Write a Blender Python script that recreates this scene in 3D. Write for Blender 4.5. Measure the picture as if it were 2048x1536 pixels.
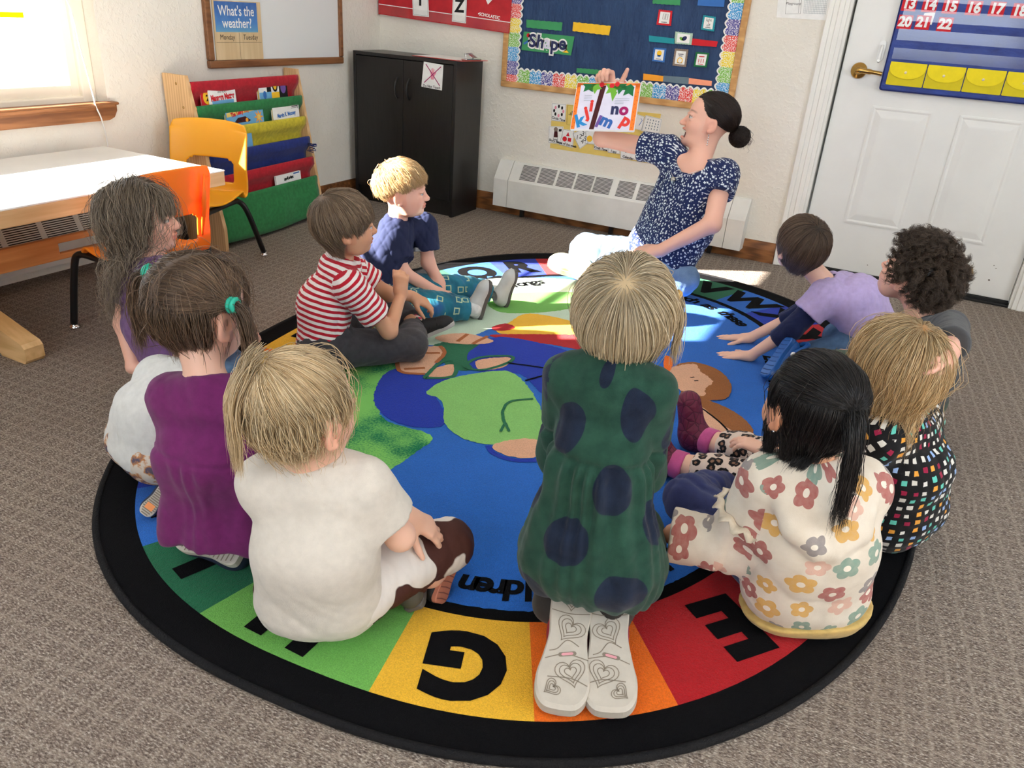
import bpy, bmesh, math, random
import numpy as np
from mathutils import Vector, Matrix
from mathutils.geometry import tessellate_polygon
for _o in list(bpy.data.objects): bpy.data.objects.remove(_o)
C = bpy.context.scene.collection
SC = bpy.context.scene
PI = math.pi

# ---------------------------------------------------------------- camera
CAM_F, CAM_P, CAM_R, CAM_Y, CAM_H = 1569.7, .44766, .07308, -.45259, 1.07
_fw = np.array([math.sin(CAM_Y)*math.cos(CAM_P), math.cos(CAM_Y)*math.cos(CAM_P), -math.sin(CAM_P)])
_rt = np.array([math.cos(CAM_Y), -math.sin(CAM_Y), 0.]); _up = np.cross(_rt, _fw)
_r2 = math.cos(CAM_R)*_rt + math.sin(CAM_R)*_up
_u2 = -math.sin(CAM_R)*_rt + math.cos(CAM_R)*_up
CAM_O = np.array([0., 0., CAM_H])
cam_data = bpy.data.cameras.new('camera'); cam = bpy.data.objects.new('camera', cam_data); C.objects.link(cam)
cam_data.sensor_width = 36.; cam_data.lens = CAM_F/2048*36.; cam_data.clip_start = .02
_m = Matrix(((_r2[0], _u2[0], -_fw[0], 0), (_r2[1], _u2[1], -_fw[1], 0), (_r2[2], _u2[2], -_fw[2], CAM_H), (0, 0, 0, 1)))
cam.matrix_world = _m
SC.camera = cam

# ---------------------------------------------------------------- light and exposure
SC.view_settings.view_transform = 'Standard'; SC.view_settings.look = 'None'
SC.view_settings.exposure = -0.06; SC.view_settings.gamma = 1.0
SC.view_settings.use_curve_mapping = False
SC.cycles.use_denoising = True
SC.cycles.max_bounces = 8; SC.cycles.diffuse_bounces = 5; SC.cycles.transparent_max_bounces = 12
SC.cycles.sample_clamp_indirect = 6.0
SC.cycles.caustics_reflective = False; SC.cycles.caustics_refractive = False
W = bpy.data.worlds.new('world'); SC.world = W; W.use_nodes = True
_bg = W.node_tree.nodes['Background']; _bg.inputs[0].default_value = (.80, .90, 1., 1); _bg.inputs[1].default_value = 6.0
SUN_AZ, SUN_EL = math.radians(35.), math.radians(25.)
_sd = Vector((math.cos(SUN_AZ)*math.cos(SUN_EL), math.sin(SUN_AZ)*math.cos(SUN_EL), -math.sin(SUN_EL)))
_sl = bpy.data.lights.new('sun', 'SUN'); _sl.energy = 90.; _sl.angle = .0093; _sl.color = (1., .93, .82)
_so = bpy.data.objects.new('sun', _sl); C.objects.link(_so); _so.location = (-6, -1, 3)
_so.rotation_euler = _sd.to_track_quat('-Z', 'Y').to_euler()
def area(name, loc, direction, sx, sy, power, col):
    l = bpy.data.lights.new(name, 'AREA'); l.shape = 'RECTANGLE'; l.size = sx; l.size_y = sy; l.energy = power; l.color = col
    o = bpy.data.objects.new(name, l); C.objects.link(o); o.location = loc
    o.rotation_euler = Vector(direction).to_track_quat('-Z', 'Y').to_euler()
    return o
# daylight of the windows in the walls behind and to the right of the camera, plus two unseen ceiling area lights added as fill
area('window_light_near', (-.6, -1.92, 1.55), (0, 1, -.25), 2.2, 1.1, 8.5, (.90, .95, 1.))
area('window_light_right', (2.32, 1.3, 1.5), (-1, 0, -.2), 1.6, 1.1, 15, (.90, .95, 1.))
area('ceiling_fill_far', (-.9, 2.6, 2.36), (0, 0, -1), 1.1, .5, 9, (1., .95, .88))
area('ceiling_fill_near', (-.6, .6, 2.36), (0, 0, -1), 1.1, .5, 3.5, (1., .95, .88))
# ---------------------------------------------------------------- measuring helpers (a pixel of the 2048x1536 photo and a height or distance -> a place in the room)
def _ray(px, py): return _fw + _r2*(px-1024)/CAM_F - _u2*(py-768)/CAM_F
def U(px, py, z=0.):
    d = _ray(px, py); return CAM_O + d*((z-CAM_H)/d[2])
def UY(px, py, y):
    d = _ray(px, py); return CAM_O + d*(y/d[1])
def UX(px, py, x):
    d = _ray(px, py); return CAM_O + d*(x/d[0])
def D(px, py, depth): return CAM_O + _ray(px, py)*depth
def V3(*a): return np.array(a, float)
def nrm(v):
    v = np.asarray(v, float); return v/max(1e-9, np.linalg.norm(v))
def lin(r, g, b):
    f = lambda c: (c/255./12.92) if c/255. <= .04045 else ((c/255.+.055)/1.055)**2.4
    return (f(r), f(g), f(b), 1.)

# ---------------------------------------------------------------- naming helpers
def tag(o, label=None, cat=None, group=None, kind=None):
    if label: o['label'] = label
    if cat: o['category'] = cat
    if group: o['group'] = group
    if kind: o['kind'] = kind
    return o
def thing(name, loc, label, cat, group=None):
    o = bpy.data.objects.new(name, None); C.objects.link(o); o.location = loc; o.empty_display_size = .05
    return tag(o, label, cat, group)

# ---------------------------------------------------------------- materials
MATS = {}
class NT:
    def __init__(s, m):
        m.use_nodes = True; s.t = m.node_tree; s.b = s.t.nodes['Principled BSDF']; s.out = s.t.nodes['Material Output']
    def n(s, typ, **kw):
        x = s.t.nodes.new(typ)
        for k, v in kw.items():
            if k.startswith('_'): setattr(x, k[1:], v)
        return x
    def l(s, a, b): s.t.links.new(a, b)
    def val(s, sock, v):
        if hasattr(v, 'is_linked') or hasattr(v, 'links'): s.l(v, sock)
        else: sock.default_value = v
    def math(s, op, a, b=0., c=0.):
        x = s.t.nodes.new('ShaderNodeMath'); x.operation = op
        s.val(x.inputs[0], a); s.val(x.inputs[1], b); s.val(x.inputs[2], c); return x.outputs[0]
    def vmath(s, op, a, b=None, scale=None):
        x = s.t.nodes.new('ShaderNodeVectorMath'); x.operation = op
        s.val(x.inputs[0], a)
        if b is not None: s.val(x.inputs[1], b)
        if scale is not None: s.val(x.inputs[3], scale)
        return x.outputs['Value'] if op in ('LENGTH', 'DOT_PRODUCT', 'DISTANCE') else x.outputs[0]
    def mix(s, f, a, b):
        x = s.t.nodes.new('ShaderNodeMix'); x.data_type = 'RGBA'
        s.val(x.inputs[0], f); s.val(x.inputs[6], a); s.val(x.inputs[7], b); return x.outputs[2]
    def ramp(s, f, stops, interp='LINEAR'):
        x = s.t.nodes.new('ShaderNodeValToRGB'); x.color_ramp.interpolation = interp
        e = x.color_ramp.elements
        while len(e) < len(stops): e.new(.5)
        for el, (p, c) in zip(e, stops): el.position = p; el.color = c
        s.l(f, x.inputs[0]); return x.outputs[0]
    def noise(s, vec, scale, detail=3., rough=.55, dim=None):
        x = s.t.nodes.new('ShaderNodeTexNoise'); x.inputs['Scale'].default_value = scale
        x.inputs['Detail'].default_value = detail; x.inputs['Roughness'].default_value = rough
        if vec is not None: s.l(vec, x.inputs['Vector'])
        return x.outputs[0]
    def voro(s, vec, scale, feature='F1', metric='EUCLIDEAN', dims='3D', rand=1.):
        x = s.t.nodes.new('ShaderNodeTexVoronoi'); x.feature = feature; x.distance = metric; x.voronoi_dimensions = dims
        x.inputs['Scale'].default_value = scale; x.inputs['Randomness'].default_value = rand
        if vec is not None: s.l(vec, x.inputs['Vector'])
        return x
    def obj(s): return s.t.nodes.new('ShaderNodeTexCoord').outputs['Object']
    def attr(s, name):
        x = s.t.nodes.new('ShaderNodeAttribute'); x.attribute_name = name; return x
    def sep(s, v):
        x = s.t.nodes.new('ShaderNodeSeparateXYZ'); s.l(v, x.inputs[0]); return x.outputs
    def comb(s, a, b, c=0.):
        x = s.t.nodes.new('ShaderNodeCombineXYZ'); s.val(x.inputs[0], a); s.val(x.inputs[1], b); s.val(x.inputs[2], c); return x.outputs[0]
    def map(s, v, scale=(1, 1, 1), rot=(0, 0, 0), loc=(0, 0, 0)):
        x = s.t.nodes.new('ShaderNodeMapping'); s.l(v, x.inputs[0]); x.inputs['Scale'].default_value = scale
        x.inputs['Rotation'].default_value = rot; x.inputs['Location'].default_value = loc; return x.outputs[0]
    def bump(s, h, strength=.3, dist=.002):
        x = s.t.nodes.new('ShaderNodeBump'); x.inputs['Strength'].default_value = strength; x.inputs['Distance'].default_value = dist
        s.l(h, x.inputs['Height']); s.l(x.outputs[0], s.b.inputs['Normal'])
    def col(s, c): s.val(s.b.inputs['Base Color'], c)
def newmat(name, rough=.6, spec=.4):
    m = bpy.data.materials.new(name); t = NT(m); t.b.inputs['Roughness'].default_value = rough
    t.b.inputs['Specular IOR Level'].default_value = spec
    MATS[name] = m; return m, t
def mat(name, c, rough=.6, spec=.4, var=.0, vs=20., bump=0., bs=200., bd=.001, metal=0., trans=0.):
    if name in MATS: return MATS[name]
    m, t = newmat(name, rough, spec); t.b.inputs['Metallic'].default_value = metal
    if trans: t.b.inputs['Transmission Weight'].default_value = trans
    o = t.obj()
    if var:
        n = t.noise(o, vs, 4.)
        k = tuple(max(0, x*(1-var)) for x in c[:3])+(1,); k2 = tuple(min(1, x*(1+var)) for x in c[:3])+(1,)
        t.col(t.ramp(n, [(.3, k), (.7, k2)]))
    else: t.col(c)
    if bump: t.bump(t.noise(o, bs, 3.), bump, bd)
    return m
def cloth(name, c, var=.10, weave=900., rough=.85):
    """plain woven or knitted cloth"""
    if name in MATS: return MATS[name]
    m, t = newmat(name, rough, .15); o = t.obj()
    n = t.noise(o, 60., 4.); k = tuple(x*(1-var) for x in c[:3])+(1,); k2 = tuple(min(1, x*(1+var)) for x in c[:3])+(1,)
    t.col(t.ramp(n, [(.35, k), (.65, k2)]))
    t.b.inputs['Sheen Weight'].default_value = .15
    h = t.math('ADD', t.math('MULTIPLY', t.noise(o, weave, 2.), .5), t.math('MULTIPLY', t.noise(o, 26., 3.), 1.))
    t.bump(h, .35, .004)
    return m
def wood(name, c1, c2, axis=1, scale=9., rough=.45):
    if name in MATS: return MATS[name]
    m, t = newmat(name, rough, .4); o = t.obj(); sc = [scale]*3; sc[axis] = scale*.08
    v = t.map(o, tuple(sc)); n = t.noise(v, 3., 6., .6)
    w = t.n('ShaderNodeTexWave'); w.inputs['Scale'].default_value = 2.2; w.inputs['Distortion'].default_value = 6.; w.inputs['Detail'].default_value = 3.
    t.l(v, w.inputs['Vector'])
    f = t.math('ADD', t.math('MULTIPLY', n, .65), t.math('MULTIPLY', w.outputs['Fac'], .35))
    t.col(t.ramp(f, [(.3, c1), (.7, c2)])); t.bump(n, .08, .001)
    return m

# ---------------------------------------------------------------- mesh building
def link_mesh(name, me, mats, parent=None, smooth=False):
    for m in (mats if isinstance(mats, (list, tuple)) else [mats]): me.materials.append(m)
    o = bpy.data.objects.new(name, me); C.objects.link(o)
    if smooth: me.polygons.foreach_set('use_smooth', np.ones(len(me.polygons), bool))
    if parent is not None:
        o.parent = parent; par = parent; off = Vector((0, 0, 0))
        while par is not None: off = off + par.location; par = par.parent
        o.location = -off                       # geometry is given in room coordinates
    return o
class Fr:
    """a plane in the room for flat work: u to the right, v up, n out of it"""
    def __init__(s, o, u, v):
        s.o = V3(*o); s.u = nrm(u); s.v = nrm(np.asarray(v, float)-s.u*np.dot(v, s.u)); s.n = np.cross(s.u, s.v)
    def p(s, a, b, h=0.): return s.o+s.u*a+s.v*b+s.n*h
_fontcache = {}
def text_geo(txt, size, bold=0., shear=0., align='CENTER'):
    k = (txt, size, bold, shear, align)
    if k in _fontcache: return _fontcache[k]
    cu = bpy.data.curves.new('t', 'FONT'); cu.body = txt; cu.size = size; cu.offset = bold; cu.shear = shear
    cu.align_x = align; cu.align_y = 'CENTER'; cu.resolution_u = 4
    o = bpy.data.objects.new('t', cu); C.objects.link(o); dg = bpy.context.evaluated_depsgraph_get(); dg.update()
    me = bpy.data.meshes.new_from_object(o.evaluated_get(dg))
    vs = np.zeros(len(me.vertices)*3); me.vertices.foreach_get('co', vs)
    r = (vs.reshape(-1, 3), [tuple(p.vertices) for p in me.polygons])
    bpy.data.objects.remove(o); bpy.data.curves.remove(cu); bpy.data.meshes.remove(me)
    _fontcache[k] = r; return r
class MB:
    def __init__(s): s.v = []; s.f = []; s.mi = []; s.sm = []
    def add(s, vs, fs, mi=0, smooth=False):
        b = len(s.v); s.v.extend(tuple(map(float, p)) for p in vs)
        for f in fs: s.f.append(tuple(b+i for i in f)); s.mi.append(mi); s.sm.append(smooth)
        return s
    def box(s, c, size, mi=0, bev=0., R=None):
        x, y, z = [d/2. for d in size]; b = min(bev, x*.9, y*.9, z*.9)
        R = np.eye(3) if R is None else np.asarray(R, float); c = V3(*c)
        if b <= 0:
            vs = [(i*x, j*y, k*z) for i in (-1, 1) for j in (-1, 1) for k in (-1, 1)]
            fs = [(0, 1, 3, 2), (4, 6, 7, 5), (0, 4, 5, 1), (2, 3, 7, 6), (0, 2, 6, 4), (1, 5, 7, 3)]
            return s.add([c+R@np.array(v) for v in vs], fs, mi)
        bm = bmesh.new(); bmesh.ops.create_cube(bm, size=1.)
        for v in bm.verts: v.co = Vector((v.co.x*2*x, v.co.y*2*y, v.co.z*2*z))
        bmesh.ops.bevel(bm, geom=bm.edges[:], offset=b, segments=2, affect='EDGES', profile=.5)
        bm.verts.index_update()
        s.add([c+R@np.array(v.co) for v in bm.verts], [tuple(v.index for v in f.verts) for f in bm.faces], mi); bm.free(); return s
    def prism(s, pts, vec, mi=0):
        """closed polygon (3-D points) swept along vec"""
        pts = [V3(*p) for p in pts]; n = len(pts); vec = np.asarray(vec, float)
        tri = tessellate_polygon([[Vector(p) for p in pts]])
        vs = pts+[p+vec for p in pts]
        nn = sum((np.cross(pts[i], pts[(i+1) % n]) for i in range(n)), np.zeros(3))
        flip = np.dot(nn, vec) > 0
        fs = [(tuple(t) if not flip else tuple(t)[::-1]) for t in tri]
        tn = np.cross(pts[tri[0][1]]-pts[tri[0][0]], pts[tri[0][2]]-pts[tri[0][0]]) if tri else nn
        up = np.dot(tn, vec) > 0
        fs = []
        for t in tri:
            t = tuple(t); fs.append(t[::-1] if up else t); fs.append(tuple(i+n for i in (t if up else t[::-1])))
        for i in range(n):
            j = (i+1) % n; q = (i, j, j+n, i+n); fs.append(q if flip else q[::-1])
        return s.add(vs, fs, mi)
    def poly(s, fr, pts, h=0., t=0., mi=0):
        """flat shape lying in a frame; t gives it thickness below h"""
        P = [fr.p(a, b, h) for a, b in pts]
        if t: return s.prism([fr.p(a, b, h-t) for a, b in pts], fr.n*t, mi)
        tri = tessellate_polygon([[Vector((a, b, 0)) for a, b in pts]]); out = []
        for q in tri:
            a, b, c_ = (V3(*P[i]) for i in q)
            out.append(tuple(q) if np.dot(np.cross(b-a, c_-a), fr.n) > 0 else tuple(q)[::-1])
        return s.add(P, out, mi)
    def rect(s, fr, x0, y0, x1, y1, h=0., t=0., mi=0, r=0., rot=0., n=4):
        pts = []
        if r > 0:
            for cx, cy, a0 in ((x1-r, y1-r, 0), (x0+r, y1-r, 90), (x0+r, y0+r, 180), (x1-r, y0+r, 270)):
                for k in range(n+1):
                    a = math.radians(a0+90.*k/n); pts.append((cx+r*math.cos(a), cy+r*math.sin(a)))
        else: pts = [(x0, y0), (x1, y0), (x1, y1), (x0, y1)]
        if rot:
            mx, my = (x0+x1)/2, (y0+y1)/2; ca, sa = math.cos(rot), math.sin(rot)
            pts = [(mx+(a-mx)*ca-(b-my)*sa, my+(a-mx)*sa+(b-my)*ca) for a, b in pts]
        return s.poly(fr, pts, h, t, mi)
    def disc(s, fr, x, y, rx, ry=None, h=0., t=0., mi=0, n=24, a0=0., a1=2*PI, rot=0.):
        ry = rx if ry is None else ry; ca, sa = math.cos(rot), math.sin(rot); full = abs(a1-a0-2*PI) < 1e-6
        pts = []
        for k in range(n if full else n+1):
            a = a0+(a1-a0)*k/n; p, q = rx*math.cos(a), ry*math.sin(a); pts.append((x+p*ca-q*sa, y+p*sa+q*ca))
        return s.poly(fr, pts, h, t, mi)
    def text(s, fr, txt, x, y, size, h=0., mi=0, bold=0., shear=0., rot=0., sx=1., align='CENTER'):
        vs, fs = text_geo(txt, size, bold, shear, align); ca, sa = math.cos(rot), math.sin(rot)
        return s.add([fr.p(x+(v[0]*sx*ca-v[1]*sa), y+(v[0]*sx*sa+v[1]*ca), h) for v in vs], fs, mi)
    def line(s, fr, pts, w, h=0., mi=0, closed=False, t=0.):
        """flat stroke of width w through 2-D points"""
        pts = [np.array(p, float) for p in pts]; n = len(pts)
        L, Rr = [], []
        for i in range(n):
            a = pts[(i-1) % n] if (closed or i > 0) else pts[i]; b = pts[(i+1) % n] if (closed or i < n-1) else pts[i]
            d = b-a; d = d/max(1e-9, np.linalg.norm(d)); nn = np.array([-d[1], d[0]])*w/2
            L.append(pts[i]+nn); Rr.append(pts[i]-nn)
        vs = [fr.p(p[0], p[1], h) for p in L]+[fr.p(p[0], p[1], h) for p in Rr]; m = n if closed else n-1
        return s.add(vs, [(n+i, n+(i+1) % n, (i+1) % n, i) for i in range(m)], mi)
    def tube(s, pts, r, mi=0, n=8, closed=False, cap=True):
        pts = [V3(*p) for p in pts]; m = len(pts); rs = r if hasattr(r, '__len__') else [r]*m
        vs, fs = [], []; prev = None
        for i in range(m):
            a = pts[(i-1) % m] if (closed or i > 0) else pts[i]; b = pts[(i+1) % m] if (closed or i < m-1) else pts[i]
            t = nrm(b-a)
            if prev is None: ref = V3(0, 0, 1) if abs(t[2]) < .9 else V3(1, 0, 0); n1 = nrm(np.cross(t, ref))
            else: n1 = nrm(prev-t*np.dot(prev, t))
            prev = n1; n2 = np.cross(t, n1)
            for k in range(n):
                a_ = 2*PI*k/n; vs.append(pts[i]+rs[i]*(math.cos(a_)*n1+math.sin(a_)*n2))
        for i in range(m if closed else m-1):
            j = (i+1) % m
            for k in range(n): k2 = (k+1) % n; fs.append((i*n+k, i*n+k2, j*n+k2, j*n+k))
        s.add(vs, fs, mi, True)
        if cap and not closed:
            b = len(s.v)-len(vs)
            s.f += [tuple(b+k for k in range(n))[::-1], tuple(b+(m-1)*n+k for k in range(n))]; s.mi += [mi]*2; s.sm += [False]*2
        return s
    def ball(s, c, r, mi=0, nu=16, nv=10, R=None):
        r = np.array(r if hasattr(r, '__len__') else [r]*3, float); R = np.eye(3) if R is None else R; c = V3(*c); vs, fs = [], []
        for j in range(nv+1):
            th = PI*j/nv
            for i in range(nu): ph = 2*PI*i/nu; vs.append(c+R@(r*np.array([math.sin(th)*math.cos(ph), math.sin(th)*math.sin(ph), math.cos(th)])))
        for j in range(nv):
            for i in range(nu): i2 = (i+1) % nu; fs.append((j*nu+i, (j+1)*nu+i, (j+1)*nu+i2, j*nu+i2))
        return s.add(vs, fs, mi, True)
    def lathe(s, o, ax, prof, mi=0, n=24):
        """profile of (radius, height) turned about axis ax through o"""
        o = V3(*o); ax = nrm(ax); ref = V3(0, 0, 1) if abs(ax[2]) < .9 else V3(1, 0, 0); a = nrm(np.cross(ax, ref)); b = np.cross(ax, a); vs, fs = [], []
        for r, h in prof:
            for k in range(n): q = 2*PI*k/n; vs.append(o+ax*h+r*(math.cos(q)*a+math.sin(q)*b))
        for j in range(len(prof)-1):
            for k in range(n): k2 = (k+1) % n; fs.append((j*n+k, j*n+k2, (j+1)*n+k2, (j+1)*n+k))
        return s.add(vs, fs, mi, True)
    def build(s, name, mats, parent=None, smooth=None):
        me = bpy.data.meshes.new(name); me.from_pydata(s.v, [], s.f); me.update()
        ms = mats if isinstance(mats, (list, tuple)) else [mats]
        me.polygons.foreach_set('material_index', np.array(s.mi, np.int32))
        o = link_mesh(name, me, ms, parent)
        sm = np.array(s.sm, bool) if smooth is None else np.full(len(s.f), smooth)
        me.polygons.foreach_set('use_smooth', sm)
        return o
def smooth_line(pts, sub=6, closed=False):
    """Catmull-Rom through points (any dimension)"""
    P = [np.array(p, float) for p in pts]; n = len(P); out = []
    for i in range(n if closed else n-1):
        g = lambda k: P[k % n] if closed else P[min(max(k, 0), n-1)]
        a, b, c_, d = g(i-1), g(i), g(i+1), g(i+2)
        for k in range(sub):
            t = k/sub; out.append(.5*((2*b)+(c_-a)*t+(2*a-5*b+4*c_-d)*t*t+(3*b-a-3*c_+d)*t**3))
    if not closed: out.append(P[-1])
    return out
# ================================================================ the room
XL, YB, ZC, XR, YN = -2.944, 4.0, 2.42, 2.42, -2.0
WH = lin(236, 232, 222)
m, t = newmat('wall_paint', .75, .25); o = t.obj()
t.col(t.ramp(t.noise(o, 2.2, 3.), [(.3, lin(228, 223, 212)), (.7, lin(238, 234, 225))]))
t.bump(t.math('ADD', t.math('MULTIPLY', t.ramp(t.noise(o, 42., 4., .6), [(.48, (0, 0, 0, 1)), (.62, (1, 1, 1, 1))]), .8), t.math('MULTIPLY', t.noise(o, 160., 2.), .3)), .35, .004)
m, t = newmat('carpet', .95, .1); o = t.obj()
sx, sy, sz = t.sep(t.map(o, (1, 1, 1), (0, 0, math.radians(-6))))
wob = t.math('MULTIPLY', t.math('SUBTRACT', t.noise(o, 9., 2.), .5), .02)
def _grid(c, per):
    f = t.math('FRACT', t.math('DIVIDE', t.math('ADD', c, wob), per)); return t.math('ABSOLUTE', t.math('SUBTRACT', f, .5))
g1, g2 = _grid(sx, .042), _grid(sy, .042)
ln = t.math('MAXIMUM', g1, g2)
lat = t.ramp(ln, [(.36, (0, 0, 0, 1)), (.47, (1, 1, 1, 1))])
loop = t.voro(t.map(o, (1, 1.5, 1)), 210.).outputs['Distance']
n1 = t.noise(t.map(o, (1, 2.2, 1)), 130., 3., .7); n2 = t.noise(o, 1.1, 3.)
base = t.ramp(n1, [(.34, lin(84, 73, 67)), (.52, lin(138, 125, 116)), (.68, lin(206, 197, 186))])
base = t.mix(t.math('MULTIPLY', lat, .33), base, lin(186, 174, 160))
base = t.mix(t.math('MULTIPLY', t.ramp(n2, [(.4, (0, 0, 0, 1)), (.7, (1, 1, 1, 1))]), .25), base, lin(112, 96, 88))
t.col(base)
t.bump(t.math('ADD', t.math('MULTIPLY', loop, -1.), t.math('MULTIPLY', n1, .8)), .8, .004)
mat('trim_white', lin(238, 236, 230), .4, .4, .03, 8.)
mat('door_white', lin(233, 232, 228), .38, .45, .03, 5.)
wood('oak_trim', lin(96, 58, 30), lin(150, 98, 56), 0, 14.)
wood('sill_wood', lin(120, 74, 44), lin(168, 112, 70), 1, 14.)
wood('frame_wood', lin(104, 66, 40), lin(140, 94, 60), 1, 16.)
wood('frame_oak', lin(186, 138, 84), lin(216, 170, 112), 0, 16.)
wood('birch', lin(206, 164, 116), lin(228, 190, 142), 2, 10.)
wood('maple', lin(204, 160, 104), lin(230, 190, 136), 0, 9.)
mat('black_rubber', lin(16, 16, 18), .6); mat('ceiling_paint', lin(240, 239, 234), .9, .2, bump=.2, bs=60.)
mat('metal_dark', lin(24, 24, 26), .35, .5); mat('chrome', (.75, .75, .77, 1), .18, .5, metal=1.)
mat('brass', lin(190, 150, 84), .2, .5, metal=1., var=.1)
mat('plastic_white', lin(240, 240, 238), .35, .5)

def struct(b, name, mats, parent=None, **k):
    o = b.build(name, mats, parent, **k)
    if parent is None: o['kind'] = 'structure'
    return o
struct(MB().box((-.25, 1.0, -.05), (5.5, 6.2, .1)), 'floor', MATS['carpet'])
struct(MB().box((-.25, 1.0, ZC+.05), (5.5, 6.2, .1)), 'ceiling', MATS['ceiling_paint'])
# back wall with the door opening
DX0, DX1, DZ = -.462, .50, 2.06
b = MB(); b.box(((XL-.12+DX0)/2, YB+.07, ZC/2), (DX0-XL+.12, .14, ZC)); b.box(((DX1+XR+.1)/2, YB+.07, ZC/2), (XR+.1-DX1, .14, ZC))
b.box(((DX0+DX1)/2, YB+.07, (DZ+ZC)/2), (DX1-DX0, .14, ZC-DZ)); struct(b, 'wall_back', MATS['wall_paint'])
# left wall with the window opening
WY0, WY1, WZ0, WZ1 = .05, 2.19, .605, 1.52
b = MB(); xm = XL-.07
b.box((xm, (YN+WY0)/2, ZC/2), (.14, WY0-YN, ZC)); b.box((xm, (WY1+YB+.14)/2, ZC/2), (.14, YB+.14-WY1, ZC))
b.box((xm, (WY0+WY1)/2, WZ0/2), (.14, WY1-WY0, WZ0)); b.box((xm, (WY0+WY1)/2, (WZ1+ZC)/2), (.14, WY1-WY0, ZC-WZ1))
struct(b, 'wall_left', MATS['wall_paint'])
# the walls behind and to the right of the camera, each with a window opening
b = MB(); b.box((-2.4, YN-.07, ZC/2), (1.4, .14, ZC)); b.box((1.5, YN-.07, ZC/2), (1.9, .14, ZC)); b.box((-.575, YN-.07, .45), (2.25, .14, .9)); b.box((-.575, YN-.07, 2.26), (2.25, .14, .32))
struct(b, 'wall_near', MATS['wall_paint'])
b = MB(); b.box((XR+.07, -.8, ZC/2), (.14, 2.5, ZC)); b.box((XR+.07, 3.12, ZC/2), (.14, 2.04, ZC)); b.box((XR+.07, 1.275, .45), (.14, 1.65, .9)); b.box((XR+.07, 1.275, 2.26), (.14, 1.65, .32))
struct(b, 'wall_right', MATS['wall_paint'])

# window_1: frame, mullion, two panes, added sun-blocking blind, sill
m, t = newmat('window_glass', .02, .5)
tr = t.n('ShaderNodeBsdfTransparent'); gl = t.n('ShaderNodeBsdfGlossy'); gl.inputs['Roughness'].default_value = .02
fr_ = t.n('ShaderNodeFresnel'); fr_.inputs[0].default_value = 1.45; mx = t.n('ShaderNodeMixShader')
t.l(fr_.outputs[0], mx.inputs[0]); t.l(tr.outputs[0], mx.inputs[1]); t.l(gl.outputs[0], mx.inputs[2]); t.l(mx.outputs[0], t.out.inputs[0])
mat('vinyl', lin(238, 230, 214), .4)
win = thing('window_1', (XL-.1, 1.1, WZ0), 'sunlit white window in the left wall above the table', 'window'); win['kind'] = 'structure'
xo = XL-.095; b = MB()
for y0, y1, z0, z1, dx in ((WY0, WY0+.05, WZ0, WZ1, .07), (WY1-.06, WY1, WZ0, WZ1, .07), (WY0, WY1, WZ0+.001, WZ0+.035, .066), (WY0, WY1, WZ1-.05, WZ1-.001, .066), (.86, .93, WZ0, WZ1, .070)):
    b.box((xo, (y0+y1)/2, (z0+z1)/2), (dx, y1-y0, z1-z0), 0, .006)
for y0, y1 in ((WY0+.05, .86), (.93, WY1-.06)):
    for q in ((y0-.003, y0+.035, WZ0+.03, WZ1-.045, .045), (y1-.035, y1+.003, WZ0+.03, WZ1-.045, .045), (y0, y1, WZ0+.032, WZ0+.075, .041), (y0, y1, WZ1-.09, WZ1-.048, .041), (y0, y1, 1.05, 1.072, .037)):
        b.box((xo-.005, (q[0]+q[1])/2, (q[2]+q[3])/2), (q[4], q[1]-q[0], q[3]-q[2]), 0, .004)
b.build('window_frame', MATS['vinyl'], win)
for y0, y1 in ((WY0+.085, .825), (.965, WY1-.095)):
    MB().box((xo-.005, (y0+y1)/2, (WZ0+WZ1)/2), (.004, y1-y0, WZ1-WZ0-.15)).build('pane', MATS['window_glass'], win)
m, t = newmat('added_blind_fabric', .8, .2); t.col(lin(226, 220, 206)); t.b.inputs['Subsurface Weight'].default_value = 0.
MB().box((XL-.035, (WY0+.90)/2, (.89+WZ1)/2), (.003, .86, WZ1-.89)).box((XL-.035, (WY0+.90)/2, .89), (.012, .86, .02)).build('added_sun_blind', m, win)  # out-of-view blind, added to keep the sun off the nearer children
b = MB()                                                       # stool and apron of the sill
b.box((XL-.03, (WY0+WY1)/2, WZ0+.006), (.15, WY1-WY0-.004, .014), 0, .003)
ap = [(XL+.001, .0, .556), (XL+.001, 2.165, .556), (XL+.001, 2.19, .566), (XL+.001, 2.205, .59), (XL+.001, 2.206, .617), (XL+.001, .0, .617)]
b.prism(ap, (.028, 0, 0)); b.box((XL+.018, 1.10, .618), (.042, 2.225, .012), 0, .005)
b.build('window_sill', MATS['sill_wood'], win)
m, t = newmat('yellow_tape', .6, .2); t.col(lin(238, 222, 20)); t.b.inputs['Transmission Weight'].default_value = .0
mm = t.n('ShaderNodeBsdfTranslucent'); mm.inputs[0].default_value = lin(245, 235, 30); ms_ = t.n('ShaderNodeMixShader'); ms_.inputs[0].default_value = .75
t.l(t.b.outputs[0], ms_.inputs[1]); t.l(mm.outputs[0], ms_.inputs[2]); t.l(ms_.outputs[0], t.out.inputs[0])
p0 = UX(0, 28, xo+.004); p1 = UX(40, 30, xo+.004)
tag(MB().box((xo+.003, (p0[1]+p1[1])/2-.03, p1[2]), (.003, .16, .018), 0, .001).build('tape_strip', m), 'short strip of yellow tape stuck on the bright window pane', 'tape')
# hanging cord of the blind
pts = [UX(80, -40, XL-.05), UX(134, 0, XL-.04), UX(160, 95, XL-.02), UX(186, 190, XL+.03), UX(191, 211, XL+.043), UX(203, 238, XL+.036), UX(213, 275, XL+.012), UX(216, 300, XL+.008)]
tag(MB().tube(smooth_line(pts, 5), .0028, n=6).build('blind_cord', MATS['plastic_white']), 'thin white blind cord hanging over the wooden window sill', 'cord')

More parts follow.
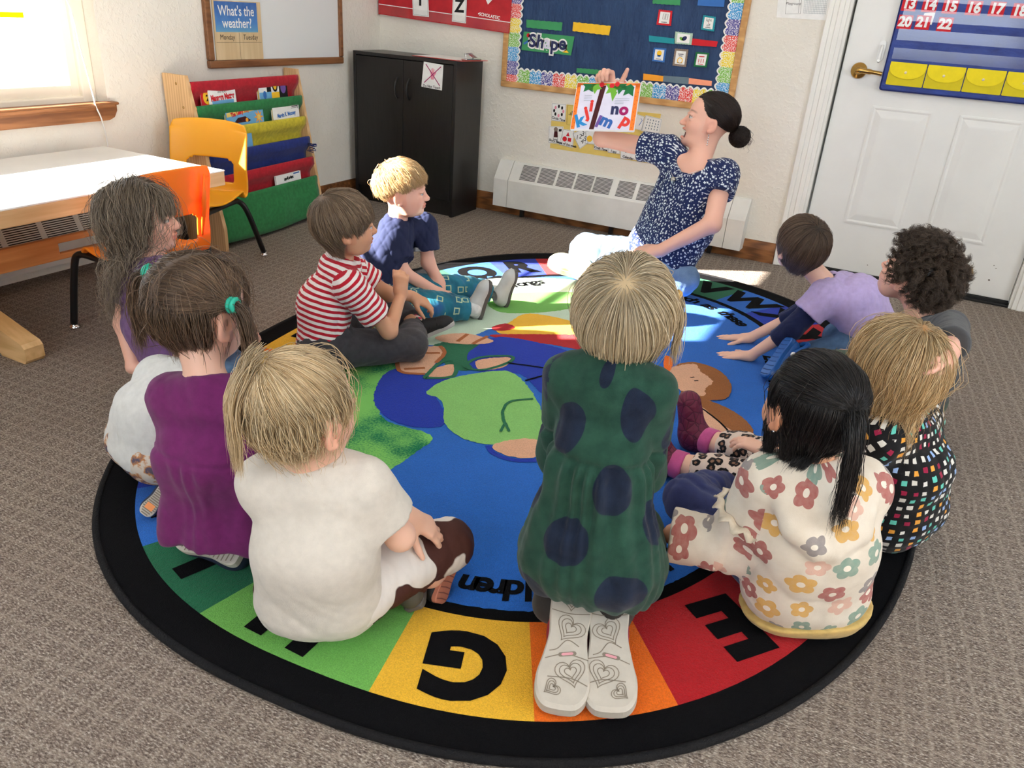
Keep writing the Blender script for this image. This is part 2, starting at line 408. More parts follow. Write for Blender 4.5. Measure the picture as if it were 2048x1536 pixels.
# baseboard, door casing, threshold
b = MB()
prof = [(0, 0), (-.016, 0), (-.016, .06), (-.011, .075), (-.006, .095), (0, .10)]
def base_run(b, x0, x1):
    b.prism([(x0, YB+a, z) for a, z in prof], (x1-x0, 0, 0))
    for z in (.03, .062): b.box(((x0+x1)/2, YB-.0165, z), (x1-x0, .003, .006))
base_run(b, XL, -.55); base_run(b, .59, XR); struct(b, 'baseboard_back', MATS['oak_trim'])
b = MB(); b.prism([(XL-a, 2.2, z) for a, z in prof], (0, YB-2.2, 0)); struct(b, 'baseboard_left', MATS['oak_trim'])
def casing(b, x, sgn):
    w = .085
    for k, (d, hh) in enumerate(((0, .012), (.018, .018), (.04, .014), (.062, .02))):
        b.box((x-sgn*(d+.011), YB-hh/2, DZ/2), (.0225, hh, DZ), 0, .003)
b = MB(); casing(b, DX0, 1); casing(b, DX1, -1); b.box(((DX0+DX1)/2, YB-.01, DZ+.04), (DX1-DX0+.17, .02, .085), 0, .004)
for x, s_ in ((DX0, 1), (DX1, -1)): b.box((x+s_*.006, YB+.06, DZ/2), (.012, .12, DZ))
b.box(((DX0+DX1)/2, YB+.06, DZ-.006), (DX1-DX0, .12, .012)); b.box(((DX0+DX1)/2, YB+.128, DZ/2), (DX1-DX0, .012, DZ)); struct(b, 'trim_1', MATS['trim_white'])  # last box: unseen panel added behind the door to stop outside light
# door_1
YD = YB+.03
door = thing('door_1', ((DX0+DX1)/2, YD, 0), 'white panelled door with a brass lever handle', 'door'); door['kind'] = 'structure'
dx0, dx1 = DX0+.022, DX1-.014
b = MB(); b.box(((dx0+dx1)/2, YD+.022, (DZ+.018)/2), (dx1-dx0, .04, DZ-.03), 0, .003)
frd = Fr((0, YD, 0), (1, 0, 0), (0, 0, 1))
def panel(x0, x1, z0, z1):
    ins = [(x0, z0), (x1, z0), (x1, z1), (x0, z1)]
    def ring(d, y): return [V3(x0+d, y, z0+d), V3(x1-d, y, z0+d), V3(x1-d, y, z1-d), V3(x0+d, y, z1-d)]
    rings = [ring(-.012, YD+.002), ring(-.012, YD-.003), ring(-.004, YD-.004), ring(.004, YD-.001), ring(.03, YD-.006), ring(.036, YD-.0065)]
    vs = [p for r in rings for p in r]; fs = []
    for i in range(len(rings)-1):
        for k in range(4): k2 = (k+1) % 4; fs.append((i*4+k, i*4+k2, i*4+4+k2, i*4+4+k))
    fs.append(tuple(len(vs)-4+k for k in range(4))); b.add(vs, fs)
for x0, x1 in ((-.262, -.038), (.09, .308)):
    panel(x0, x1, .265, .765); panel(x0, x1, .93, 1.62); panel(x0, x1, 1.72, 1.95)
b.build('door_panel', MATS['door_white'], door)
MB().box(((dx0+dx1)/2, YD+.004, .012), (dx1-dx0, .03, .022)).box(((dx0+dx1)/2, YD-.012, .006), (dx1-dx0, .03, .012), 0, .003).build('door_sweep', MATS['black_rubber'], door)
b = MB(); hx, hz = UY(1718, 141, YD)[[0, 2]]
b.lathe((hx, YD, hz), (0, -1, 0), [(.0, -.002), (.034, -.002), (.034, .004), (.030, .009), (.018, .012), (.013, .02), (.012, .042), (0, .043)])
pts = [(hx-.004, YD-.045, hz), (hx+.02, YD-.05, hz+.002), (hx+.06, YD-.047, hz), (hx+.10, YD-.045, hz-.004)]
b.tube(smooth_line(pts, 4), [.0125]*4+[.011]*4+[.009]*4+[.0085], n=12); b.lathe((hx, YD-.045, hz), (0, -1, 0), [(.0125, -.02), (.0125, .004), (.008, .008), (.0, .0085)])
b.build('door_handle', MATS['brass'], door)
mat('chipped_paint', lin(186, 162, 122), .8, .2, .1)
b = MB(); cx, cz = UY(1938, 540, YD)[[0, 2]]
rp = random.Random(4); pts = [(cx+.022*math.cos(a)*(1+rp.uniform(-.45, .35)), cz+.021*math.sin(a)*(1+rp.uniform(-.45, .35))) for a in np.linspace(0, 2*PI, 22)[:-1]]
b.poly(frd, pts, .0006)
for px, py, r in ((1978, 560, .0035), (1988, 531, .0018), (1992, 537, .0018), (1735, 530, .002), (1798, 183, .0015)):
    x, z = UY(px, py, YD)[[0, 2]]; b.disc(frd, x, z, r*1.3, r, .0006, n=7, mi=1)
b.build('paint_chips', [MATS['chipped_paint'], mat('scuff', lin(90, 80, 70), .8)], door)

# ================================================================ things on the back wall
FW = Fr((0, YB, 0), (1, 0, 0), (0, 0, 1))
def bp(px, py, off=.0): q = UY(px, py, YB-off); return (q[0], q[2])
P = lambda name, *c, **k: mat(name, lin(*c), k.pop('rough', .7), k.pop('spec', .25), k.pop('var', .05), k.pop('vs', 30.), **k)
pm = dict(white=P('paper_white', 240, 240, 238), ink=P('ink_black', 24, 24, 28), red=P('paper_red', 204, 36, 48), green=P('paper_green', 66, 150, 98), dgreen=P('paper_dark_green', 30, 110, 62),
          yellow=P('paper_yellow', 246, 196, 50), blue=P('paper_blue', 58, 112, 186), sky=P('paper_sky', 110, 170, 214), teal=P('paper_teal', 38, 146, 160), sage=P('paper_sage', 176, 204, 184),
          orange=P('paper_orange', 246, 166, 52), grey=P('paper_grey', 104, 124, 138), peach=P('paper_peach', 250, 164, 132), brown=P('paper_brown', 140, 124, 112), navy=P('paper_navy', 46, 52, 92),
          lime=P('paper_lime', 112, 176, 60), pink=P('paper_pink', 232, 150, 170), purple=P('paper_purple', 112, 84, 158), magenta=P('paper_magenta', 160, 30, 100), cream=P('paper_cream', 232, 204, 112), maroon=P('paper_maroon', 70, 26, 30), lav=P('paper_lavender', 222, 220, 240))
# bulletin board
BX0, BX1, BZ0, BZ1 = -2.135, -.882, .677, 1.42
m, t = newmat('navy_paper', .6, .3); o = t.obj(); n = t.noise(t.map(o, (3.2, 1, 1.2), (0, .4, 0)), 5., 4., .6)
t.col(t.ramp(n, [(.3, lin(30, 54, 92)), (.7, lin(44, 72, 112))])); t.bump(n, .7, .03)
bb = thing('bulletin_board', ((BX0+BX1)/2, YB, BZ0), 'navy bulletin board with a rainbow speckled scalloped border on the back wall', 'bulletin board')
b = MB(); fw_ = .03
for x0, x1, z0, z1 in ((BX0, BX1, BZ0, BZ0+fw_), (BX0, BX1, BZ1-fw_, BZ1), (BX0, BX0+fw_, BZ0+fw_, BZ1-fw_), (BX1-fw_, BX1, BZ0+fw_, BZ1-fw_)):
    b.box(((x0+x1)/2, YB-.011, (z0+z1)/2), (x1-x0, .022, z1-z0), 0, .004)
b.build('board_frame', MATS['frame_oak'], bb)
b = MB(); nx, nz = 60, 36; hx0, hx1, hz0, hz1 = BX0+fw_, BX1-fw_, BZ0+fw_, BZ1-fw_; rg = np.random.default_rng(3); vs, fs = [], []
ph = rg.uniform(0, 6, 8); kx = rg.uniform(6, 22, 8); kz = rg.uniform(-18, 18, 8)
for j in range(nz+1):
    for i in range(nx+1):
        x, z = hx0+(hx1-hx0)*i/nx, hz0+(hz1-hz0)*j/nz; w = sum(math.sin(kx[k]*x+kz[k]*z+ph[k]) for k in range(8))
        vs.append((x, YB-.007-.0007*w*(0 < i < nx)*(0 < j < nz), z))
for j in range(nz):
    for i in range(nx): a = j*(nx+1)+i; fs.append((a, a+1, a+nx+2, a+nx+1))
b.add(vs, fs, 0, True); b.build('backing_paper', MATS['navy_paper'], bb)
RB = []
for nm, c in (('red', (226, 70, 62)), ('yellow', (240, 214, 48)), ('green', (120, 186, 70)), ('blue', (48, 150, 214)), ('indigo', (70, 66, 150))):
    m, t = newmat('border_'+nm, .6, .25); o = t.obj(); n = t.noise(o, 230., 2., .5)
    t.col(t.ramp(n, [(.50, lin(*c)), (.55, lin(*[min(255, x*.5+140) for x in c])), (.58, lin(246, 246, 246))], 'LINEAR')); RB.append(m)
RB.append(pm['white'])
b = MB(); FB = Fr((0, YB-.011, 0), (1, 0, 0), (0, 0, 1)); bw = .062; per = .0345
def strip(along0, along1, base, sgn, horiz, start=0, rev=False):
    hb = 0. if horiz else .0016
    n = int(round((along1-along0)/per)); ps = (along1-along0)/n
    for k in range(n):
        a0 = along0+k*ps; out, inn = [], []
        for q in range(9):
            s_ = q/8.; a = a0+s_*ps; d = bw+.012*math.sin(PI*s_); out.append((a, base+sgn*d)); inn.append((a, base+sgn*(d-.008)))
        for edge, h, mi in ((out, hb, 5), (inn, hb+.0008, (start+(k if not rev else -k)//2) % 5)):
            pts = [(a0, base)]+edge+[(a0+ps, base)]
            pts = pts if horiz else [(y, x) for x, y in pts]
            b.poly(FB, pts, h, mi=mi)
strip(hx0, hx1, hz0, 1, True, 1); strip(hx0, hx1, hz1, -1, True, 1); strip(hz0, hz1, hx0, 1, False, 0, True); strip(hz0, hz1, hx1, -1, False, 4, True)
b.build('scalloped_border', RB, bb)
HB = .0155                                              # cards sit in front of the border
FC = Fr((0, YB-.0125, 0), (1, 0, 0), (0, 0, 1)); bq = lambda L: [bp(a, b_, .0125) for a, b_ in L]
def card(name, quad, mats, label, cat, draw=None, group=None, fr=None, th=.0012, q=None, wavy=0.):
    fr = fr or FC; b = MB(); Q = q or bq(quad)
    if wavy:
        rr = random.Random(len(label)); out = []
        for i in range(4):
            a, c_ = np.array(Q[i]), np.array(Q[(i+1) % 4]); k = 18
            dv = c_-a; nn = np.array([dv[1], -dv[0]])/max(1e-6, np.linalg.norm(dv))
            for j in range(k): out.append(tuple(a+dv*j/k+nn*wavy*math.sin(j*2.2)))
        b.poly(fr, out, th, th)
    else: b.poly(fr, Q, th, th)
    A = [np.array(x) for x in Q]                        # unit square -> quad
    def at(u, v): return tuple((A[0]*(1-u)+A[1]*u)*(1-v)+(A[3]*(1-u)+A[2]*u)*v)
    if draw: draw(b, fr, at, th+.0006)
    return tag(b.build(name, mats), label, cat, group)
def inset(mi, a=.13, bb_=.13): 
    return lambda b, fr, at, h: b.poly(fr, [at(a, bb_), at(1-a, bb_), at(1-a, 1-bb_), at(a, 1-bb_)], h, mi=mi)
L4 = lambda x0, y0, x1, y1, x2, y2, x3, y3: [(x0, y0), (x1, y1), (x2, y2), (x3, y3)]     # bottom left, bottom right, top right, top left
def d_shape(b, fr, at, h):
    for txt_mi, bold, dh in ((1, .010, 0), (2, .0028, .0006)):
        for i, (ch, u, v, r) in enumerate((('S', .2, .47, .06), ('h', .36, .46, -.02), ('a', .5, .47, 0), ('p', .645, .42, .03), ('e', .8, .5, -.02))):
            mi = txt_mi if txt_mi == 1 else (5 if ch == 'a' else 2)
            x, y = at(u, v+.06); b.text(fr, ch, x, y, .085, h+dh, mi, bold, 0, r-.06)
    x, y = at(.1, .82); b.disc(fr, x, y, .010, h=h, mi=3)
    b.poly(fr, [at(.82, .12), at(.95, .12), at(.885, .3)], h, mi=4); b.poly(fr, [at(.02, .38), at(.13, .62), at(.16, .55), at(.05, .3)], h, mi=6)
card('word_card', L4(1043, 100, 1142, 111, 1149, 73, 1048, 63), [pm['green'], pm['white'], pm['navy'], pm['red'], pm['yellow'], pm['lav'], pm['blue']], 'green word card reading Shape with a yellow triangle on the navy board', 'card', d_shape)
G1 = 'paper strips on the navy board'
for q, mm, lb in ((L4(1053, 55, 1123, 62, 1125, 45, 1053, 39), 'green', 'green paper strip just above the Shape word card'), (L4(1145, 62, 1218, 71, 1222, 52, 1147, 44), 'yellow', 'yellow paper strip to the right of the long green one'),
                  (L4(1153, 145, 1201, 150, 1203, 140, 1154, 136), 'green', 'small green paper strip near the bottom of the navy board'), (L4(1305, 7, 1360, 11, 1362, -12, 1307, -16), 'green', 'green paper strip at the top of the navy board above the red card'),
                  (L4(1395, 11, 1448, 14, 1450, -4, 1397, -7), 'blue', 'blue paper strip at the top right of the navy board'), (L4(1298, 83, 1350, 88, 1350, 77, 1298, 71), 'teal', 'teal paper strip to the left of the sage card'),
                  (L4(1383, 90, 1433, 94, 1436, 83, 1385, 77), 'red', 'red paper strip to the right of the sage card'), (L4(1286, 160, 1326, 163, 1327, 152, 1287, 147), 'orange', 'orange paper strip, left of three joined at the board bottom'),
                  (L4(1326, 163, 1377, 169, 1378, 155, 1327, 151), 'grey', 'grey paper strip between the orange and the peach strips'), (L4(1377, 168, 1423, 172, 1424, 162, 1378, 156), 'peach', 'peach paper strip, right of three joined at the board bottom')):
    card('paper_strip', q, pm[mm], lb, 'paper strip', None, G1, wavy=.0012 if mm in ('green', 'yellow') else 0.)
def d_label(kind):
    def f(b, fr, at, h):
        b.poly(fr, [at(.14, .12), at(.86, .12), at(.86, .88), at(.14, .88)], h, mi=1)
        h2 = h+.0005
        if kind == 'boxes':
            for u in (.38, .58): b.line(fr, [at(u, .4), at(u+.14, .4), at(u+.14, .76), at(u, .76)], .0016, h2, 2, True)
        if kind == 'lines':
            x, y = at(.5, .72); b.text(fr, 'light', x, y, .016, h2, 2); x, y = at(.5, .36); b.text(fr, 'off', x, y, .016, h2, 2); x, y = at(.5, .55); b.text(fr, 'i', x, y, .02, h2, 3)
        if kind == 'sun': x, y = at(.5, .62); b.disc(fr, x, y, .012, h=h2, mi=3); b.poly(fr, [at(.34, .5), at(.66, .5), at(.6, .36), at(.4, .36)], h2, mi=4)
        if kind == 'ring': x, y = at(.5, .34); b.disc(fr, x, y, .014, h=h2, mi=3); b.disc(fr, x, y, .010, h=h2+.0004, mi=1); b.line(fr, [at(.3, .7), at(.7, .7)], .003, h2, 2); b.line(fr, [at(.36, .6), at(.64, .6)], .003, h2, 2)
        if kind == 'three':
            for u in (.32, .5, .68): b.line(fr, [at(u, .3), at(u, .56)], .003, h2, 3)
            b.line(fr, [at(.3, .72), at(.7, .72)], .004, h2, 2)
        if kind == 'leaf': x, y = at(.56, .5); b.disc(fr, x, y, .013, .009, h2, mi=3, rot=.6); x, y = at(.4, .45); b.disc(fr, x, y, .011, .006, h2, mi=4, rot=-.5)
        if kind != 'leaf': b.line(fr, [at(.3, .2), at(.7, .2)], .0025, h2, 2)
    return f
G2 = 'small picture cards on the navy board'
for q, mm, kd, ex, lb in ((L4(1313, 49, 1342, 52, 1345, 22, 1318, 19), 'red', 'boxes', ('ink', 'ink'), 'red bordered picture card, topmost on the navy board'), (L4(1402, 59, 1428, 63, 1432, 34, 1407, 30), 'teal', 'lines', ('ink', 'red'), 'teal bordered card with small words near the right border'),
                     (L4(1348, 87, 1383, 90, 1386, 67, 1351, 63), 'sage', 'leaf', ('ink', 'navy', 'lime'), 'sage green card between the teal and red strips'), (L4(1304, 122, 1329, 125, 1333, 97, 1308, 95), 'blue', 'sun', ('ink', 'yellow', 'blue'), 'blue bordered card with a sun, left of three in a row'),
                     (L4(1345, 131, 1372, 134, 1377, 99, 1350, 97), 'brown', 'ring', ('ink', 'yellow'), 'grey brown bordered card, middle of three in a row'), (L4(1387, 133, 1413, 135, 1419, 106, 1392, 104), 'dgreen', 'three', ('red', 'red'), 'green bordered card, right of three in a row')):
    card('picture_card', q, [pm[mm], pm['white']]+[pm[e] for e in ex], lb, 'card', d_label(kd), G2, wavy=.0010)

# red pocket chart at the corner
m, t = newmat('red_nylon', .5, .35); o = t.obj(); n = t.noise(o, 14., 3.); t.col(t.ramp(n, [(.3, lin(168, 22, 36)), (.7, lin(196, 34, 46))])); t.bump(n, .4, .01)
m, t = newmat('clear_vinyl', .08, .5); tr = t.n('ShaderNodeBsdfTransparent'); gl = t.n('ShaderNodeBsdfGlossy'); gl.inputs['Roughness'].default_value = .12; gl.inputs[0].default_value = (.6, .6, .6, 1)
mx = t.n('ShaderNodeMixShader'); mx.inputs[0].default_value = .10; t.l(tr.outputs[0], mx.inputs[1]); t.l(gl.outputs[0], mx.inputs[2]); t.l(mx.outputs[0], t.out.inputs[0])
ch = thing('pocket_chart', (-2.53, YB-.025, .95), 'red pocket chart hanging above the black cabinet', 'pocket chart')
FP = Fr((0, YB-.026, 0), (1, 0, 0), (0, 0, 1)); pq = lambda L: [bp(a, b_, .026) for a, b_ in L]
b = MB(); q = pq([(757, 28), (1018, 67), (1026, -40), (756, -80)]); b.poly(FP, q, 0, .004); b.build('chart_cloth', MATS['red_nylon'], ch)
b = MB(); b.line(FP, pq([(758, 8), (1021, 45)]), .004, .001); x, z = bp(978, 32, .026); b.text(FP, '\u2022SCHOLASTIC', x, z, .0215, .0012, 0, .0006, 0, -.10); b.build('chart_print', [pm['white']], ch)
b = MB(); b.poly(FP, pq([(757, 26), (1018, 65), (1021, 45), (758, 8)]), .0075, mi=0); b.build('clear_pocket', MATS['clear_vinyl'], ch)
FP2 = Fr((0, YB-.030, 0), (1, 0, 0), (0, 0, 1))
def d_letter(ch_, sz):
    def f(b, fr, at, h): x, y = at(.5, .58); b.text(fr, ch_, x, y, sz, h, 1, .003); b.line(fr, [at(.05, .04), at(.95, .04), at(.95, .96), at(.05, .96)], .0016, h, 2, True)
    return f
pq2 = lambda L: [bp(a, b_, .030) for a, b_ in L]
for ch_, quad, lb in (('Y', L4(826, 31, 858, 34, 856, -22, 824, -26), 'white letter card Y in the red pocket chart'), ('Z', L4(904, 43, 932, 47, 934, -8, 906, -12), 'white letter card Z in the red pocket chart')):
    card('letter_card', None, [pm['white'], pm['ink'], pm['grey']], lb, 'card', d_letter(ch_, .085), 'letter cards', FP2, q=pq2(quad))
card('letter_card', None, [pm['white'], pm['ink'], pm['grey']], 'slanted letter card tip at the top edge of the red chart', 'card', lambda b, fr, at, h: b.line(fr, [at(.1, .9), at(.5, .1)], .004, h, 2), 'letter cards', FP2, q=pq2([(976, 9), (990, -6), (984, -24), (968, -10)]))

# sheet of paper by the door
def d_sheet(b, fr, at, h):
    b.line(fr, [at(.17, .10), at(.46, .13), at(.46, .72), at(.17, .72)], .0012, h, 1, True)
    for k in range(13): b.line(fr, [at(.52, .15+k*.05), at(.94, .17+k*.05)], .0006, h, 2)
    for k in range(15): b.line(fr, [at(.52+k*.03, .14), at(.52+k*.03, .77)], .0006, h, 2)
    x, y = at(.31, .36); b.text(fr, 'Playground', x, y, .014, h, 1); x, y = at(.33, .66); b.text(fr, 'slide', x, y, .011, h, 1)
    b.line(fr, [at(.18, .56), at(.45, .58)], .001, h, 1); b.line(fr, [at(.42, .14), at(.42, .55)], .001, h, 1)
FS = Fr((0, YB-.001, 0), (1, 0, 0), (0, 0, 1))
card('paper_sheet', None, [pm['white'], pm['ink'], pm['grey']], 'white sheet with a grid drawing taped beside the door', 'paper', d_sheet, None, FS, q=[bp(1553, 35), bp(1656, 41), bp(1666, -40), bp(1560, -48)])

# yellow schedule banner and its cards
FY = Fr((0, YB-.0012, 0), (1, 0, 0), (0, 0, 1)); yq = lambda L: [bp(a, b_, .002) for a, b_ in L]
b = MB(); b.poly(FY, yq([(1100, 296), (1302, 327), (1322, 228), (1104, 206)]), 0, .001); tag(b.build('paper_banner', pm['cream']), 'pale yellow paper banner behind the schedule cards under the board', 'banner')
FZ = Fr((0, YB-.0026, 0), (1, 0, 0), (0, 0, 1))
def d_sched(kind, word):
    def f(b, fr, at, h):
        b.line(fr, [at(.03, .03), at(.97, .03), at(.97, .97), at(.03, .97)], .0014, h, 1, True)
        if word: x, y = at(.5, .13); b.text(fr, word, x, y, .0165, h, 1, .0005, 0, -.1)
        if kind == 'people':
            for k in range(8): a = k*PI/4; x, y = at(.5+.32*math.cos(a), .58+.26*math.sin(a)); b.disc(fr, x, y, .006, .009, h, mi=1 if k % 3 else 2, n=10)
        if kind == 'reader': x, y = at(.5, .82); b.disc(fr, x, y, .012, h=h, mi=2); b.poly(fr, [at(.36, .36), at(.66, .36), at(.62, .72), at(.4, .72)], h, mi=3); b.line(fr, [at(.36, .34), at(.34, .24), at(.66, .24), at(.64, .34)], .003, h, 1); b.poly(fr, [at(.7, .7), at(.9, .72), at(.9, .86), at(.7, .84)], h, mi=1)
        if kind == 'shapes': b.poly(fr, [at(.36, .62), at(.66, .62), at(.5, .86)], h, mi=2); x, y = at(.32, .42); b.disc(fr, x, y, .013, h=h, mi=2); b.poly(fr, [at(.56, .32), at(.82, .32), at(.82, .54), at(.56, .54)], h, mi=2)
        if kind == 'numbers':
            for tx, u, v in (('1', .22, .66), ('2', .5, .62), ('3', .76, .7), ('4', .5, .3), ('5', .82, .34)): x, y = at(u, v); b.text(fr, tx, x, y, .034, h, 1, 0, 0, -.1)
        if kind == 'sun': x, y = at(.4, .4); b.disc(fr, x, y, .016, h=h, mi=2)
        if kind == 'bars':
            for k in range(4): b.poly(fr, [at(.2+k*.17, .5), at(.28+k*.17, .5), at(.28+k*.17, .56+.08*k), at(.2+k*.17, .56+.08*k)], h, mi=1)
        if kind == 'flag': b.poly(fr, [at(.3, .48), at(.76, .48), at(.76, .62), at(.3, .62)], h, mi=1); b.poly(fr, [at(.3, .62), at(.76, .62), at(.76, .8), at(.3, .8)], h, mi=2)
        if kind == 'dots':
            for k in range(5):
                for j in range(4): x, y = at(.2+k*.16, .24+j*.18); b.disc(fr, x, y, .0025, .0045, h, mi=1, n=7)
        if kind == 'scribble': b.line(fr, [at(.5, .3), at(.8, .7), at(.6, .8)], .003, h, 2)
    return f
G3 = 'daily schedule cards on the yellow banner'
for quad, kd, wd, ms, lb in ((L4(1103, 241, 1131, 244, 1133, 208, 1104, 206), 'people', 'Circle Time', ('ink', 'pink'), 'schedule card of small figures in a ring, Circle Time'), (L4(1097, 286, 1125, 288, 1127, 253, 1098, 252), 'reader', 'Story Time', ('ink', 'brown', 'maroon'), 'schedule card of a reading figure, Story Time'),
                             (L4(1118, 289, 1146, 296, 1149, 261, 1127, 258), 'shapes', 'Shape of the week', ('ink', 'red'), 'schedule card with a red triangle, circle and square'), (L4(1160, 298, 1177, 286, 1170, 256, 1145, 267), 'numbers', '', ('ink', 'ink'), 'tilted schedule card with the numbers one to five'),
                             (L4(1170, 287, 1191, 289, 1196, 260, 1172, 262), 'sun', '', ('ink', 'yellow'), 'schedule card with a yellow sun beside the raised elbow'), (L4(1188, 299, 1216, 302, 1217, 276, 1190, 274), '', 'Craft Time', ('ink', 'ink'), 'schedule card reading Craft Time below the raised arm'),
                             (L4(1216, 305, 1240, 308, 1241, 280, 1217, 278), '', 'I spy', ('ink', 'ink'), 'schedule card next to the Craft Time card'), (L4(1241, 317, 1272, 320, 1273, 292, 1242, 290), 'flag', 'Calendar', ('ink', 'pink'), 'schedule card reading Calendar below the raised arm'),
                             (L4(1272, 320, 1302, 326, 1305, 290, 1273, 286), 'bars', 'Music', ('ink', 'ink'), 'schedule card with black bars at the banner end'), (L4(1134, 250, 1150, 252, 1153, 211, 1136, 209), 'bars', '', ('ink', 'ink'), 'schedule card half hidden behind the open picture book'),
                             (L4(1270, 258, 1284, 261, 1290, 233, 1274, 228), 'scribble', '', ('ink', 'blue'), 'schedule card with a blue scribble right of the book'), (L4(1283, 262, 1319, 268, 1325, 238, 1292, 230), 'dots', '', ('grey', 'grey'), 'schedule card of small grey dots right of the book')):
    card('schedule_card', None, [pm['white'] if kd != 'bars' or wd else pm['cream']]+[pm[e] for e in ms], lb, 'card', d_sched(kd, wd), G3, FZ, q=yq(quad))
    FZ = Fr(FZ.o-V3(0, .0003, 0), FZ.u, FZ.v)

# blue calendar pocket chart on the door
m, t = newmat('blue_nylon', .42, .4); o = t.obj(); n = t.noise(t.map(o, (1, 1, 2.)), 9., 4., .65); t.col(t.ramp(n, [(.3, lin(22, 44, 116)), (.7, lin(38, 66, 150))])); t.bump(n, .5, .012)
P('nylon_edge', 22, 34, 92); P('flap_yellow', 240, 218, 24, rough=.5); P('pocket_yellow', 214, 196, 20, rough=.5); P('snap', 240, 226, 190, rough=.4)
YC = YD-.022; dq = lambda L, off=0.: [tuple(UY(a, b_, YC-off)[[0, 2]]) for a, b_ in L]
FD = Fr((0, YC, 0), (1, 0, 0), (0, 0, 1)); cal = thing('calendar_chart', (.05, YC, .83), 'blue calendar pocket chart with yellow pockets hanging on the white door', 'pocket chart')
c_bl = dq([(1757, 180)])[0]; cx0, cz0 = c_bl; cw = .66; chh = .62
b = MB(); b.rect(FD, cx0, cz0, cx0+cw, cz0+chh, 0, .006, 0, .012); b.rect(FD, cx0+.006, cz0+.006, cx0+cw-.006, cz0+chh-.006, .001, 0, 1, .01); b.build('chart_cloth', [MATS['nylon_edge'], MATS['blue_nylon']], cal)
pz0, pz1 = cz0+.026, cz0+.116; pw = .145
for k in range(4):
    x0 = cx0+.022+k*(pw+.004)
    b = MB(); b.rect(FD, x0, pz0, x0+pw, pz1, .006, .004, 0, .004); pk = b.build('pocket', MATS['pocket_yellow'], cal)
    b = MB(); pts = [(x0+.001, pz1+.003), (x0+.001, pz1-.012)]+[(x0+pw/2-(pw/2-.003)*math.cos(a), pz1-.014-.046*math.sin(a)**.8) for a in np.linspace(.05, PI-.05, 16)]+[(x0+pw-.001, pz1-.012), (x0+pw-.001, pz1+.003)]
    b.poly(FD, pts[::-1], .010, .003); b.line(FD, pts[1:-1], .0035, .0103); b.build('pocket_flap', MATS['flap_yellow'], pk)
    b = MB(); b.lathe(FD.p(x0+pw*.47, pz1-.036, .010), FD.n, [(.0055, 0), (.0055, .002), (0, .003)], n=14); b.build('snap', MATS['snap'], pk)
for zz in (.17, .245, .32, .395, .47):
    b = MB(); b.rect(FD, cx0+.02, cz0+zz-.04, cx0+cw-.02, cz0+zz+.004, .0042); b.build('clear_pocket', MATS['clear_vinyl'], cal)
def d_num(tx):
    def f(b, fr, at, h):
        x, y = at(.5, .5); b.text(fr, tx, x, y, .052, h, 1, .0024, 0, -.02, .95)
    return f
FN = Fr((0, YC-.002, 0), (1, 0, 0), (0, 0, 1))
for tx, (px, py) in zip(('13', '14', '15', '16', '17', '18', '20', '21', '22'), ((1819, 8), (1860, 10), (1901, 13), (1948, 16), (1994, 18), (2040, 22), (1810, 44), (1846, 45), (1890, 49))):
    x, z = dq([(px, py)], .002)[0]; s_ = .028
    card('number_card', None, [pm['red'], pm['white']], f'red card with white {tx} in the blue calendar chart', 'card', d_num(tx), 'red date cards', FN, q=[(x-s_, z-s_*.96), (x+s_, z-s_*.96), (x+s_, z+s_*.96), (x-s_, z+s_*.96)])
x, z = dq([(1853, 36)], .001)[0]; FN0 = Fr((0, YC-.0012, 0), (1, 0, 0), (0, 0, 1))
card('number_card', None, [pm['white']], 'blank white card tucked behind the red 21 card', 'card', None, None, FN0, th=.0006, q=[(x-.02, z-.02), (x+.026, z-.024), (x+.028, z+.024), (x-.012, z+.018)])
b = MB(); x, z = UY(1762, 106, YD)[[0, 2]]
b.rect(frd, x-.013, z-.032, x+.013, z+.05, .005, .005, 0, .012); b.tube(smooth_line([(x, YD-.004, z+.03), (x, YD-.02, z+.01), (x, YD-.024, z-.02), (x, YD-.026, z-.034), (x, YD-.036, z-.03)], 4), .006, n=8)
tag(b.build('wall_hook', MATS['plastic_white']), 'white plastic adhesive hook on the door beside the chart', 'hook')
# ================================================================ heaters
m, t = newmat('heater_paint', .4, .4); o = t.obj(); t.col(t.ramp(t.noise(o, 6., 4.), [(.35, lin(222, 222, 218)), (.7, lin(236, 236, 232))]))
mat('slot_dark', lin(30, 28, 26), .8)
def heater(name, frame, length, label, slots, caps=(.085, .085), zb=.052, ztop=.295, zk=.20, d0=.085, d1=.012):
    """frame: u along the wall, v up, n into the room"""
    root = thing(name, frame.p(length/2, 0), label, 'heater', None)
    prof = [(0, zb), (d0, zb), (d0, zk), (d1+.008, ztop), (0, ztop)]
    def run(a0, a1, ex=0.):
        pr = [(0, zb), (d0+ex, zb), (d0+ex, zk+ex*.5), (d1+.008+ex, ztop+ex), (0, ztop+ex)]
        b = MB(); b.prism([frame.p(a0, z, d) for d, z in pr], frame.u*(a1-a0)); return b
    run(caps[0]+.003, length-caps[1]-.003).build('heater_cover', MATS['heater_paint'], root)
    run(0, caps[0], .002).build('end_cap', MATS['heater_paint'], root); run(length-caps[1], length, .002).build('end_cap', MATS['heater_paint'], root)
    A = frame.p(0, zk, d0); Bv = frame.p(0, ztop, d1+.008); sl = Fr(A, frame.u, Bv-A); L = np.linalg.norm(Bv-A); b = MB()
    for s0, s1 in slots:
        for k in range(13):
            v = L*(.16+.72*k/12); b.rect(sl, s0, v-.0018, s1, v+.0018, .0006)
    b.build('grille', MATS['slot_dark'], root)
    for a in (.16, length*.5, length-.16): MB().box(frame.p(a, .03, .03), (.02, .02, .06)).build('bracket', MATS['metal_dark'], root)
    return root
x0 = -2.107; ln_ = 1.40; fh = Fr((x0, YB, 0), (1, 0, 0), (0, 0, 1)); sl = []
